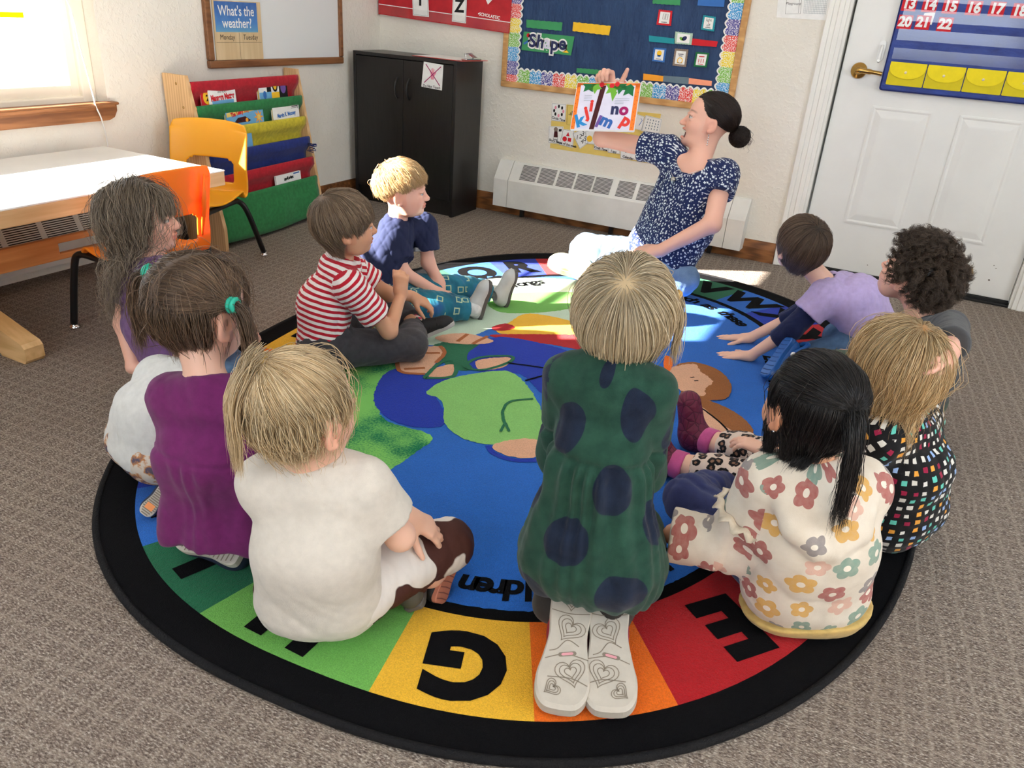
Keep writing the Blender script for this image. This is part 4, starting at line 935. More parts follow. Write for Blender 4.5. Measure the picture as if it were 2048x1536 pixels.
# figures woven in the field, drawn from their outlines on the floor
lay = [0]
def shape(col_, pxs, sub=5, amp=.002):
    lay[0] += 1; pts = [rp2(*q) for q in pxs]; pts = [tuple(p) for p in smooth_line(pts, sub, True)] if sub else pts
    ar = sum(pts[i][0]*pts[(i+1) % len(pts)][1]-pts[(i+1) % len(pts)][0]*pts[i][1] for i in range(len(pts)))
    if ar < 0: pts = pts[::-1]
    b.poly(FR, fuzz(pts, amp, .007), .0016+.00012*lay[0], mi=RI[col_])
def stroke(col_, pxs, w=.012, closed=False):
    lay[0] += 1; pts = [tuple(p) for p in smooth_line([rp2(*q) for q in pxs], 6, closed)]
    b.line(FR, fuzz(pts, .001, .01, closed)+([] if closed else [pts[-1]]), w, .0018+.00012*lay[0], RI[col_], closed)
shape('mottled', [(700, 690), (800, 740), (760, 830), (860, 870), (840, 900), (740, 955), (690, 900), (640, 830)])
shape('pale', [(960, 560), (1160, 562), (1190, 600), (1150, 660), (1000, 655), (900, 690), (800, 680), (740, 640), (850, 600)])
shape('lgreen', [(985, 592), (1145, 585), (1180, 600), (1120, 622), (1000, 625)])
shape('green', [(870, 690), (960, 680), (955, 735), (905, 740), (880, 715)])
shape('yellow', [(1020, 645), (1060, 628), (1150, 645), (1190, 665), (1150, 672), (1000, 668)])
shape('red', [(990, 670), (1140, 670), (1180, 672), (1170, 700), (1100, 690), (1000, 678)])
shape('red', [(985, 655), (1010, 648), (1030, 655), (1015, 662), (990, 662)])
shape('cobalt', [(945, 700), (1000, 675), (1110, 695), (1150, 720), (1120, 800), (1085, 790), (1040, 750), (960, 745), (935, 720)])
shape('cobalt', [(775, 745), (840, 735), (900, 755), (870, 785), (890, 830), (880, 855), (810, 852), (760, 825), (748, 790)])
shape('leaf', [(852, 787), (890, 762), (960, 747), (1020, 745), (1060, 780), (1085, 830), (1080, 880), (1000, 892), (930, 880), (890, 850), (888, 815), (875, 797)])
shape('skin', [(985, 893), (1030, 880), (1075, 882), (1085, 905), (1060, 918), (1010, 912)])
stroke('cobalt', [(975, 893), (990, 910), (1030, 922), (1085, 922)], .016)
shape('skin', [(808, 700), (880, 694), (888, 706), (870, 730), (850, 748), (805, 745), (796, 722)])
shape('skin', [(860, 742), (905, 730), (910, 750), (870, 757), (855, 752)])
shape('skin', [(955, 722), (1020, 717), (1010, 735), (960, 742)])
shape('skin', [(870, 676), (925, 668), (985, 682), (965, 690), (900, 688)])
for pts in ([(815, 708), (880, 708)], [(808, 740), (850, 738)], [(915, 685), (935, 670)], [(945, 690), (975, 674)]): stroke('rust', pts, .014)
stroke('rust', [(796, 700), (794, 725), (803, 746), (850, 750)], .014); stroke('rust', [(880, 694), (889, 708), (872, 728)], .014)
stroke('green', [(852, 755), (880, 728), (905, 722), (912, 735), (905, 755), (860, 758)], .014, True); stroke('green', [(930, 735), (960, 717), (1022, 715), (1015, 728), (965, 742)], .013, True)
stroke('black', [(1015, 728), (1060, 734), (1100, 740)], .008); stroke('black', [(1050, 764), (1100, 750)], .008)
stroke('green', [(1066, 800), (1020, 806), (1005, 828), (1010, 850)], .009); stroke('green', [(1010, 848), (1001, 866)], .008); stroke('green', [(1010, 848), (1018, 866)], .008)
shape('brown', [(1350, 735), (1390, 727), (1440, 745), (1462, 775), (1450, 800), (1400, 802), (1360, 790), (1380, 760)])
shape('skin', [(1330, 742), (1385, 730), (1400, 745), (1425, 765), (1410, 780), (1408, 795), (1370, 788), (1335, 765)], 3, .003)
for q in ((1384, 757), (1392, 764)): stroke('black', [(q[0]-4, q[1]+1), (q[0]+4, q[1])], .006)
shape('brown', [(1365, 800), (1420, 805), (1480, 835), (1507, 870), (1480, 885), (1430, 870), (1380, 830)])
shape('skin', [(1360, 805), (1400, 815), (1440, 850), (1465, 872), (1400, 880), (1360, 850)])
stroke('black', [(1395, 815), (1430, 840), (1462, 872)], .007); shape('orange', [(1330, 715), (1345, 722), (1340, 745), (1328, 748)])
rug = b.build('alphabet_rug', [RM[k] for k in RL], None)
tag(rug, 'oval alphabet rug with black border and coloured letter blocks on the carpet', 'rug')
b = MB(); b.tube([FR.p(*oval(2*PI*k/N_, -.004), -.003) for k in range(N_)], .008, n=8, closed=True)
m, t = newmat('rug_binding', .8, .2); o = t.obj(); t.col(lin(20, 20, 23)); t.bump(t.noise(o, 260., 2.), .8, .004)
b.build('border_binding', m, rug)
# ================================================================ soft bodies: a distance field of limbs, meshed as one surface
def smin(a, b, k):
    h = np.maximum(k-np.abs(a-b), 0.)/k; return np.minimum(a, b)-h*h*k*.25
def smax(a, b, k): return -smin(-a, -b, k)
class Sdf:
    def __init__(s): s.P = []; s.fn = None; s.amp = 0.
    def cap(s, a, b, ra, rb=None, k=.02, op='u'): s.P.append(('cap', V3(*a), V3(*b), ra, ra if rb is None else rb, k, op)); return s
    def tube(s, pts, rs, k=.02):
        for i in range(len(pts)-1): s.cap(pts[i], pts[i+1], rs[i], rs[i+1], k)
        return s
    def cut(s, a, b, ra, rb, k=.02, e=.004): s.P.append(('cut', V3(*a), V3(*b), ra, rb, k, 'u', e)); return s     # limb tube with a flat end at b
    def ell(s, c, r, R=None, k=.02, op='u'): s.P.append(('ell', V3(*c), np.array(r, float), np.eye(3) if R is None else np.asarray(R, float), 0, k, op)); return s
    def box(s, c, r, R=None, rad=.004, k=.01, op='u'): s.P.append(('box', V3(*c), np.array(r, float), np.eye(3) if R is None else np.asarray(R, float), rad, k, op)); return s
    def plane(s, p, n, k=.006): s.P.append(('pl', V3(*p), nrm(n), 0, 0, k, 'i')); return s
    @staticmethod
    def dist(q, p):
        t = q[0]
        if t in ('cap', 'cut'):
            a, b, ra, rb = q[1:5]; ab = b-a; L2 = max(1e-9, ab@ab); pa = p-a; h = np.clip((pa@ab)/L2, 0, 1)
            v = pa-h[..., None]*ab; d = np.sqrt((v*v).sum(-1))-(ra+(rb-ra)*h)
            if t == 'cut': d = smax(d, (pa@ab)/math.sqrt(L2)-math.sqrt(L2), q[7])
            return d
        if t == 'ell':
            l = (p-q[1])@q[3]; k0 = np.sqrt(((l/q[2])**2).sum(-1)); k1 = np.sqrt(((l/q[2]**2)**2).sum(-1)); return k0*(k0-1)/np.maximum(k1, 1e-6)
        if t == 'box':
            l = np.abs((p-q[1])@q[3])-q[2]+q[4]; return np.sqrt((np.maximum(l, 0)**2).sum(-1))+np.minimum(l.max(-1), 0)-q[4]
        if t == 'pl': return (p-q[1])@q[2]
    def bounds(s):
        lo, hi = np.full(3, 9e9), np.full(3, -9e9)
        for q in s.P:
            if q[6] != 'u': continue
            if q[0] in ('cap', 'cut'):
                for c, r in ((q[1], q[3]), (q[2], q[4])): lo = np.minimum(lo, c-r); hi = np.maximum(hi, c+r)
            else: r = np.linalg.norm(q[2]) if q[0] == 'box' else q[2].max(); lo = np.minimum(lo, q[1]-r); hi = np.maximum(hi, q[1]+r)
        return lo, hi
    def mesh(s, vox=.004, zmin=None):
        lo, hi = s.bounds(); m = .014+s.amp; lo -= m; hi += m
        if zmin is not None: lo[2] = max(lo[2], zmin-3*vox)
        B = 8; nb = np.ceil((hi-lo)/(vox*B)).astype(int)+1; n = nb*B
        ax = [lo[i]+vox*(np.arange(nb[i])*B+(B-1)/2) for i in range(3)]
        cen = np.stack(np.meshgrid(*ax, indexing='ij'), -1).reshape(-1, 3); Rb = math.sqrt(3)*vox*B/2
        def comb(tot, d, q): return smin(tot, d, q[5]) if q[6] == 'u' else smax(tot, -d, q[5]) if q[6] == 's' else smax(tot, d, q[5])
        tot = np.full(len(cen), 2.); dl = []
        for q in s.P: d = s.dist(q, cen); dl.append(d); tot = comb(tot, d, q)
        act = np.where(np.abs(tot) < Rb+.018+s.amp)[0]; G = np.where(np.repeat(np.repeat(np.repeat(tot.reshape(nb), B, 0), B, 1), B, 2) > 0, 1., -1.).astype(np.float32)
        off = np.stack(np.meshgrid(*[vox*(np.arange(B)-(B-1)/2)]*3, indexing='ij'), -1).reshape(-1, 3)
        pts = cen[act][:, None, :]+off[None]; val = np.full(pts.shape[:2], 2.); ta = tot[act]
        for q, d in zip(s.P, dl):
            da = d[act]; lim = (ta+2*Rb+q[5]+.01) if q[6] == 'u' else np.full(len(act), 2*Rb+q[5]+.02)
            if q[6] == 'i': sel = np.where(da > -(2*Rb+q[5]+.02))[0]
            else: sel = np.where(da < lim)[0]
            if len(sel): val[sel] = comb(val[sel], s.dist(q, pts[sel]), q)
        if s.fn is not None: val = val+s.fn(pts)
        if zmin is not None: val = smax(val, zmin-pts[..., 2], .003)
        I = np.stack(np.unravel_index(act, nb), -1)
        G6 = G.reshape(nb[0], B, nb[1], B, nb[2], B); G6[I[:, 0], :, I[:, 1], :, I[:, 2], :] = val.reshape(-1, B, B, B).astype(np.float32)
        G = G6.reshape(n)
        return surface_nets(G, lo+vox*.0, vox)
def surface_nets(G, lo, vox):
    ins = G < 0; c = [ins[i:G.shape[0]-1+i, j:G.shape[1]-1+j, k:G.shape[2]-1+k] for i in (0, 1) for j in (0, 1) for k in (0, 1)]
    cnt = sum(x.astype(np.int8) for x in c); cells = np.argwhere((cnt > 0) & (cnt < 8))
    idx = np.full(tuple(np.array(G.shape)-1), -1, np.int32); idx[tuple(cells.T)] = np.arange(len(cells))
    corner = np.array([(i, j, k) for i in (0, 1) for j in (0, 1) for k in (0, 1)])
    val = np.stack([G[tuple((cells+o).T)] for o in corner], 1); acc = np.zeros((len(cells), 3)); num = np.zeros(len(cells))
    for a in range(8):
        for b in range(a+1, 8):
            if np.abs(corner[a]-corner[b]).sum() != 1: continue
            va, vb = val[:, a], val[:, b]; cr = (va < 0) != (vb < 0); t = np.where(cr, va/np.where(cr, va-vb, 1.), 0.)
            acc += np.where(cr[:, None], corner[a]+(corner[b]-corner[a])*t[:, None], 0.); num += cr
    V = lo+vox*(cells+acc/np.maximum(num, 1)[:, None]); F = []
    for axis in range(3):
        sl0 = [slice(None)]*3; sl1 = [slice(None)]*3; sl0[axis] = slice(0, -1); sl1[axis] = slice(1, None)
        A, Bv = ins[tuple(sl0)], ins[tuple(sl1)]; e = np.argwhere(A != Bv); o1, o2 = [q for q in range(3) if q != axis]
        e = e[(e[:, o1] > 0) & (e[:, o2] > 0) & (e[:, o1] < G.shape[o1]-1) & (e[:, o2] < G.shape[o2]-1)]
        f = A[tuple(e.T)]; quad = []
        for d1, d2 in ((1, 1), (0, 1), (0, 0), (1, 0)):
            q = e.copy(); q[:, o1] -= d1; q[:, o2] -= d2; quad.append(idx[tuple(q.T)])
        Q = np.stack(quad, 1); flip = f if axis != 1 else ~f
        Q = np.where(flip[:, None], Q, Q[:, ::-1]); F.append(Q[(Q >= 0).all(1)])
    return V, np.concatenate(F)
def mesh_np(name, V, F, mats, parent=None, smooth=True, relax=0):
    V = np.asarray(V, float); F = np.asarray(F, np.int32)
    for _ in range(relax):
        acc = np.zeros_like(V); n = np.zeros(len(V))
        for k in range(4):
            for d in (1, 3):
                np.add.at(acc, F[:, k], V[F[:, (k+d) % 4]]); np.add.at(n, F[:, k], 1)
        V = V*.4+acc/np.maximum(n, 1)[:, None]*.6
    me = bpy.data.meshes.new(name); k = F.shape[1]; me.vertices.add(len(V)); me.vertices.foreach_set('co', V.astype(np.float32).ravel())
    me.loops.add(F.size); me.loops.foreach_set('vertex_index', F.ravel()); me.polygons.add(len(F))
    me.polygons.foreach_set('loop_start', (np.arange(len(F))*k).astype(np.int32)); me.polygons.foreach_set('loop_total', np.full(len(F), k, np.int32)); me.update(calc_edges=True)
    return link_mesh(name, me, mats, parent, smooth), V, F
def set_col(o, cols, name='col'):
    a = o.data.attributes.new(name, 'FLOAT_COLOR', 'POINT'); c = np.ones((len(cols), 4), np.float32); c[:, :3] = np.asarray(cols)[:, :3]; a.data.foreach_set('color', c.ravel())
def wrinkle(seed, amp=.003, fr=(60, 110), stretch=(1, 1, .6), zones=None):
    r = np.random.default_rng(seed); k = r.normal(size=(5, 3)); k = k/np.linalg.norm(k, axis=1)[:, None]*r.uniform(*fr, (5, 1))*np.array(stretch); ph = r.uniform(0, 6, 5); w = r.normal(size=(5, 3))*14
    def f(p):
        d = 0.
        for i in range(5): s_ = np.sin(p@k[i]+ph[i]+1.6*np.sin(p@w[i])); d = d+(1-np.abs(s_))**2-.33
        d = d*amp/1.5
        if zones is not None:
            m = .25
            for c, rr, a in zones: m = m+a*np.exp(-((p-c)**2).sum(-1)/(rr*rr))
            d = d*m
        return d
    return f
def pattern_coords(o, V, F, segs):
    """cloth coordinates per corner: around and along the nearest of the given axes (a, b, up reference)"""
    fc = V[F].mean(1); best = np.full(len(F), 9e9); sid = np.zeros(len(F), int)
    for i, (a, b, ref, r0) in enumerate(segs):
        a, b = V3(*a), V3(*b); ab = b-a; h = np.clip(((fc-a)@ab)/(ab@ab), 0, 1); d = np.linalg.norm(fc-a-h[:, None]*ab, axis=1)-r0
        m = d < best; best[m] = d[m]; sid[m] = i
    out = np.zeros((len(F), F.shape[1], 3), np.float32)
    for i, (a, b, ref, r0) in enumerate(segs):
        m = sid == i
        if not m.any(): continue
        a, b = V3(*a), V3(*b); t = nrm(b-a); x = nrm(np.asarray(ref, float)-t*np.dot(ref, t)); y = np.cross(t, x)
        def ang(p): l = p-a; return np.arctan2(l@y, l@x)
        pc = V[F[m]]; th0 = ang(fc[m]); th = ang(pc.reshape(-1, 3)).reshape(pc.shape[:2]); th = th0[:, None]+(th-th0[:, None]+PI) % (2*PI)-PI
        out[m, :, 0] = th*r0*1.15+i*7.3; out[m, :, 1] = (pc-a)@t; out[m, :, 2] = i
    at_ = o.data.attributes.new('pat', 'FLOAT_VECTOR', 'CORNER'); at_.data.foreach_set('vector', out.ravel())

# ---------------------------------------------------------------- people
def skin_mat(name, c):
    m, t = newmat(name, .48, .35); a = t.attr('col'); o = t.obj()
    t.col(t.mix(t.math('MULTIPLY', t.noise(o, 40., 4.), .16), a.outputs['Color'], tuple(x*.9 for x in c[:3])+(1,)))
    t.b.inputs['Subsurface Weight'].default_value = .12; t.b.inputs['Subsurface Radius'].default_value = (.012, .005, .003); t.b.inputs['Subsurface Scale'].default_value = .5
    t.bump(t.noise(o, 900., 2.), .08, .0006); return m
SKIN = dict(fair=lin(232, 186, 164), pink=lin(228, 176, 156), tan=lin(206, 152, 120))
for k_, c_ in SKIN.items(): skin_mat('skin_'+k_, c_)
m, t = newmat('eye', .12, .5); t.col(t.attr('col').outputs['Color'])
mat('teeth', lin(240, 234, 222), .25, .5)
def hair_mat(name):
    m, t = newmat(name, .40, .45); a = t.attr('col'); t.col(a.outputs['Color'])
    t.b.inputs['Anisotropic'].default_value = .3; return m
hair_mat('hair_strand')
class Head:
    def __init__(s, c, fwd, tilt=0., roll=0., sc=1., adult=False):
        """c: middle of the skull; fwd: where the face points; tilt raises the face, roll leans it to its own right"""
        f = nrm(V3(fwd[0], fwd[1], 0)); u = V3(0, 0, 1); f2 = f*math.cos(tilt)+u*math.sin(tilt); u2 = -f*math.sin(tilt)+u*math.cos(tilt); r = np.cross(f2, u2)
        u3 = u2*math.cos(roll)+r*math.sin(roll); r3 = np.cross(f2, u3)
        s.c = V3(*c); s.R = np.stack([r3, f2, u3], 1); s.s = sc*(1.06 if adult else .95); s.adult = adult
        s.rad = np.array([.0715, .088, .0745])*s.s; s.cc = s.w((0, -.012, .022))
    def w(s, p): return s.c+s.R@(np.array(p, float)*s.s)
    def l(s, P): return (np.asarray(P)-s.c)@s.R/s.s
    def add(s, S, mouth=0.):
        k = s.s; R = s.R; W = s.w; ad = s.adult; jz = -.014 if ad else 0.
        S.ell(s.cc, s.rad, R, .01)
        S.ell(W((0, .026, -.034+jz*.5)), np.array([.054, .050, .058+(.008 if ad else 0)])*k, R, .03)
        S.cap(W((-.022, .040, -.070+jz)), W((.022, .040, -.070+jz)), .020*k, None, .02); S.ell(W((0, .058, -.078+jz)), np.array([.016, .015, .013])*k, R, .02)
        for x in (-1, 1):
            S.ell(W((x*.034, .048, -.036)), np.array([.022, .022, .024 if not ad else .020])*k, R, .02)
            S.cap(W((x*.052, .0, -.02)), W((x*.035, .022, -.068+jz)), .022*k, .018*k, .025)
            S.ell(W((x*.029, .083, -.007)), np.array([.017, .014, .010])*k, R, .014, 's')
            S.ell(W((x*.029, .0665, .0005)), np.array([.0165, .0128, .0082])*k, R, .005)          # upper lid
            S.ell(W((x*.029, .0650, -.0150)), np.array([.0155, .0118, .0056])*k, R, .006)
            S.ell(W((x*.071, -.010, -.018)), np.array([.0075, .017, .027])*k, R@rotz(x*.35), .006)
            S.ell(W((x*.080, -.006, -.014)), np.array([.0060, .0095, .016])*k, R@rotz(x*.35), .004, 's')
            S.ell(W((x*.075, -.004, -.038)), np.array([.004, .007, .007])*k, R, .004)
        nz = -.004 if ad else 0.; ny = .0035 if ad else 0
        S.cap(W((0, .072, -.004)), W((0, .088+ny, -.030+nz)), .0065*k, .0085*k, .010); S.ell(W((0, .088+ny, -.031+nz)), np.array([.0095, .0085, .0078])*k, R, .006)
        for x in (-1, 1): S.ell(W((x*.0085, .081+ny*.6, -.034+nz)), np.array([.0060, .0075, .0058])*k, R, .005)
        mz = -.055+jz*.6
        if mouth: S.ell(W((0, .080, mz-.006)), np.array([.020, .020, .0125])*k, R, .006, 's')
        S.ell(W((0, .0755, mz+.003+mouth*.008)), np.array([.0195, .0085, .0050])*k, R, .004); S.ell(W((0, .0735, mz-.0065-mouth*.014)), np.array([.0175, .0085, .0058])*k, R, .004)
        if not mouth: S.cap(W((-.016, .0835, mz-.0018)), W((.016, .0835, mz-.0018)), .0016*k, None, .003, 's')
    def paint(s, V, col, skin, brow, mouth=0.):
        L = s.l(V); x, y, z = L.T; jz = -.014 if s.adult else 0.; mz = -.055+jz*.6; skin = np.array(skin[:3])
        g = lambda d, w: np.exp(-(d/w)**2)[:, None]
        fr = (y > .035) & (z > -.11) & (z < .09) & (np.abs(x) < .08)
        blush = g(np.sqrt((np.abs(x)-.038)**2+(z+.035)**2), .022)*fr[:, None]*.40; col += (skin*np.array([1.02, .74, .72])-col)*blush
        ns = g(np.sqrt(x**2+(z+.030)**2), .012)*fr[:, None]*.25*(y > .07)[:, None]; col += (skin*np.array([1., .74, .70])-col)*ns
        lip = (np.abs(x) < .020) & (z > mz-.013-mouth*.016) & (z < mz+.009+mouth*.008) & (y > .0725) & fr
        lw = (np.clip(1-(x/.0205)**2, 0, 1)*np.clip(1-((z-mz+.002)/(.011+mouth*.014))**2, 0, 1))[:, None]*lip[:, None]; col += (skin*np.array([.84, .46, .46])-col)*np.clip(lw*1.7, 0, .9)
        if mouth:
            inn = (np.abs(x) < .019) & (np.abs(z-mz+.006) < .0125) & (y < .0735) & (y > .045); col[inn] = (.09, .018, .018)
        bz = .0165-((np.abs(x)-.026)/.03)**2*.008; bw = np.clip(1-np.abs(z-bz)/.0042, 0, 1)*np.clip(1-((np.abs(x)-.029)/.021)**4, 0, 1)*(y > .045); col += (np.array(brow[:3])-col)*(bw*.75)[:, None]
        ear = (np.abs(x) > .066) & (z < .012) & (z > -.05) & (y < .02); col[ear] = col[ear]*.55+skin*np.array([1.0, .72, .66])*.45
        lash = (np.abs(z+.0035) < .0026) & (np.abs(np.abs(x)-.029) < .0155) & (y > .066); col[lash] = col[lash]*.45+np.array(brow[:3])*.5
        return col
    def eyes(s, root, iris):
        for x in (-1, 1):
            b = MB(); c = s.w((x*.029, .0648, -.0068)); b.ball(c, .0122*s.s, 0, 18, 12); o = b.build('eye', MATS['eye'], root); V = np.array(b.v); d = (V-c)/(.0122*s.s)@s.R[:, 1]
            cc = np.tile(np.array([.62, .58, .55]), (len(V), 1)); cc[d > .80] = iris[:3]; cc[d > .94] = (.004, .004, .004); set_col(o, cc)
def rotz(a): return np.array([[math.cos(a), -math.sin(a), 0], [math.sin(a), math.cos(a), 0], [0, 0, 1.]])
def rot_about(v, ax, a): ax = nrm(ax); return v*math.cos(a)+np.cross(ax, v)*math.sin(a)+ax*np.dot(ax, v)*(1-math.cos(a))
def hand(S, wrist, d, n, side, s=.66, curl=(.25, .3, .35, .4), thumb=(.6, .3), spread=.10, curl2=None):
    """wrist: joint; d: towards the knuckles; n: out of the back of the hand; side: +1 right, -1 left; s: 1 = adult"""
    d = nrm(d); n = nrm(np.asarray(n, float)-d*np.dot(n, d)); t = np.cross(d, n)*(-side); wrist = V3(*wrist)          # t: towards the thumb
    offs = (.026, .0085, -.009, -.0255); pl = (.088, .092, .087, .079); fl = (.072, .080, .074, .058); fr_ = (.0095, .0098, .0092, .0082)
    for i in range(4):
        K = wrist+d*pl[i]*s+t*offs[i]*s+n*(.002-.004*abs(i-1.2))*s
        S.cap(wrist+t*offs[i]*.55*s+d*.012*s, K, .0145*s, .0120*s, .010)
        dd = nrm(d+t*spread*(1.3-i)*.6); ax = np.cross(dd, n); p = K; c_ = curl[i]; c2 = c_ if curl2 is None else curl2[i]
        for j, f in enumerate((.46, .30, .24)):
            dd = rot_about(dd, ax, -(c_ if j == 0 else c2*1.05)); q = p+dd*fl[i]*f*s; r0 = fr_[i]*s*(1.06-.10*j); S.cap(p, q, r0, r0*.92, .0035); p = q
    b0 = wrist+d*.022*s+t*.020*s-n*.004*s; d1 = nrm(d*.55+t*thumb[0]*1.2-n*thumb[1]); p1 = b0+d1*.044*s; d2 = nrm(d1+d*.45-n*.10); p2 = p1+d2*.032*s; p3 = p2+nrm(d2+d*.15)*.026*s
    S.cap(b0, p1, .0165*s, .0115*s, .012); S.cap(p1, p2, .0110*s, .0100*s, .003); S.cap(p2, p3, .0100*s, .0078*s, .003)
    S.cap(wrist-d*.01*s, wrist+d*.03*s, .0215*s, .021*s, .012)
def knee_of(h, a, l1, l2, pole):
    """middle joint of a two-bone limb from h to a bending towards pole"""
    h, a = V3(*h), V3(*a); d = a-h; L = np.linalg.norm(d); L_ = min(L, (l1+l2)*.999); x = (l1*l1-l2*l2+L_*L_)/(2*L_); y = math.sqrt(max(0, l1*l1-x*x)); t = d/max(L, 1e-6)
    p = np.asarray(pole, float); p = nrm(p-t*np.dot(p, t)); return h+t*x+p*y
class Fig:
    """joints of one person in room coordinates; missing ones follow from the pose"""
    def __init__(s, P, N, face, head, sc=1., adult=False, sw=None, hw=None, M=None, droop=.028, up=None):
        s.P, s.N, s.head, s.k = V3(*P), V3(*N), head, sc; f = nrm(V3(face[0], face[1], 0)); s.f = f; s.side = np.cross(f, V3(0, 0, 1)); k = sc; s.adult = adult
        sp = nrm(s.N-s.P); s.up = sp; s.M = s.P*.52+s.N*.48-f*.022*k if M is None else V3(*M)
        sw = .080*k if sw is None else sw; hw = .052*k if hw is None else hw; s.sw, s.hw = sw, hw
        base = s.N-sp*droop*k; s.SR, s.SL = base+s.side*sw, base-s.side*sw; s.HR, s.HL = s.P+s.side*hw, s.P-s.side*hw
    def torso(s, S, e=0., k=.05, waist=1., belly=0.):
        q = s.k; a = s.side
        for x in (-1, 1):
            S.cap(s.P+a*x*.036*q, s.M+a*x*.026*q*waist, .064*q+e, .051*q*waist+e, k); S.cap(s.M+a*x*.026*q*waist, s.N-s.up*.062*q+a*x*.032*q, .051*q*waist+e, .045*q+e, k)
            S.cap(s.N-s.up*.03*q+a*x*.015*q, (s.SR if x > 0 else s.SL), .031*q+e, .029*q+e, k*.8)
        if belly: S.ell(s.M+s.f*.03*q, np.array([.06, .05, .065])*q+e, None, .04)
    def neck(s, S, e=0.):
        h = s.head; S.cap(h.w((0, -.018, -.045)), s.N-s.up*.01*s.k, .0325*h.s+e, .036*s.k+e, .026)
        S.cap(s.N-s.up*.008*s.k+s.side*.036*s.k, s.N-s.up*.008*s.k-s.side*.036*s.k, .022*s.k+e, None, .03)
    def arm(s, S, sh, el, wr, e=0., k=.018): q = s.k; S.cap(sh, el, .0285*q+e, .0238*q+e, k); S.cap(el, wr, .0240*q+e, .0170*q+e, k)
    def leg(s, S, hp, kn, an, e=0., k=.03): q = s.k; S.cap(hp, kn, .054*q+e, .039*q+e, k); S.cap(kn, kn*.6+an*.4, .039*q+e, .037*q+e, k); S.cap(kn*.6+an*.4, an, .037*q+e, .025*q+e, k)
def body_mesh(root, S, fig, skin, brow, vox=.0032, mouth=0., iris=lin(70, 90, 110), extra=None):
    V, F = S.mesh(vox); col = np.tile(np.array(SKIN[skin][:3]), (len(V), 1))
    if fig.head is not None: col = fig.head.paint(V, col, SKIN[skin], brow, mouth)
    if extra: col = extra(V, col)
    o, V, F = mesh_np('body', V, F, MATS['skin_'+skin], root); set_col(o, col)
    if fig.head is not None: fig.head.eyes(root, iris)
    return o
def garment(root, name, S, m, segs=None, vox=.004, amp=.0025, seed=1, zones=None, zmin=.017, fr=(60, 110), stretch=(1, 1, .6), paint=None, label=None):
    if amp: S.fn = wrinkle(seed, amp, fr, stretch, zones); S.amp = amp*2
    V, F = S.mesh(vox, zmin); o, V, F = mesh_np(name, V, F, m, root)
    if segs: pattern_coords(o, V, F, segs)
    if paint: set_col(o, paint(V))
    if label: o['label'] = label
    return o
def shoe(root, heel, toe, up, mats, s=1., sole=.018, name='shoe', L=None, tread=True, strap=None, high=.0, label=None):
    """heel, toe: ends of the sole on its underside middle line; up: from the sole to the instep"""
    heel, toe = V3(*heel), V3(*toe); f = nrm(toe-heel); L = np.linalg.norm(toe-heel); u = nrm(np.asarray(up, float)-f*np.dot(up, f)); r = np.cross(f, u); k = L/.17
    W = lambda x, y, z: heel+f*y*L+r*x*k+u*z*k; R = np.stack([r, f, u], 1); S = Sdf()
    S.cap(W(0, .16, .030), W(0, .78, .022), .026*k, .027*k, .02); S.cap(W(0, .16, .030), W(0, .22, .052+high), .027*k, .028*k, .02); S.cap(W(0, .30, .050), W(0, .70, .028), .026*k, .024*k, .02); S.ell(W(0, .80, .018), np.array([.032, .034, .022])*k, R, .02)
    S.cap(W(0, .22, .062+high), W(0, .20, .11+high), .020*k, None, .008, 's'); S.plane(W(0, 0, .010), -u)
    V, F = S.mesh(.0034); o, V, F = mesh_np(name, V, F, mats[0], root)
    if label: o['label'] = label
    out = [(.0, -.005), (.020, .0), (.028, .07), (.0285, .20), (.0255, .40), (.030, .60), (.035, .76), (.032, .90), (.020, .985), (.0, 1.0)]
    h = smooth_line(out, 4); pts = [(x, y) for x, y in h]+[(-x, y) for x, y in h[::-1][1:-1]]
    b = MB(); rings = []; tz = sole*k
    for zz, sc_ in ((0., .93), (.0025*k, 1.), (tz-.002, 1.02), (tz, .98)): rings.append([heel+f*(.5+(y-.5)*sc_)*L+r*x*k*sc_+u*zz for x, y in pts])
    n = len(pts); vs = [p for q in rings for p in q]; fs = []
    for i in range(len(rings)-1):
        for j in range(n): j2 = (j+1) % n; fs.append((i*n+j, i*n+j2, (i+1)*n+j2, (i+1)*n+j))
    fs.append(tuple(range(n))[::-1]); fs.append(tuple(3*n+j for j in range(n))); b.add(vs, fs, 0, False)
    if tread:
        Fq = Fr(heel, -r, f); Fq.n = -u                       # underside
        for j in range(9):
            y = .08+.84*j/8; w = np.interp(y, [p[1] for p in out], [p[0] for p in out])*k*.86; b.line(Fq, [(-w, y*L), (0, (y+.012)*L), (w, y*L)], .0035*k, .0006, 1)
    so = b.build('sole', [mats[1], mats[2] if len(mats) > 2 else mats[1]], o)
    return o, W, R, k, so

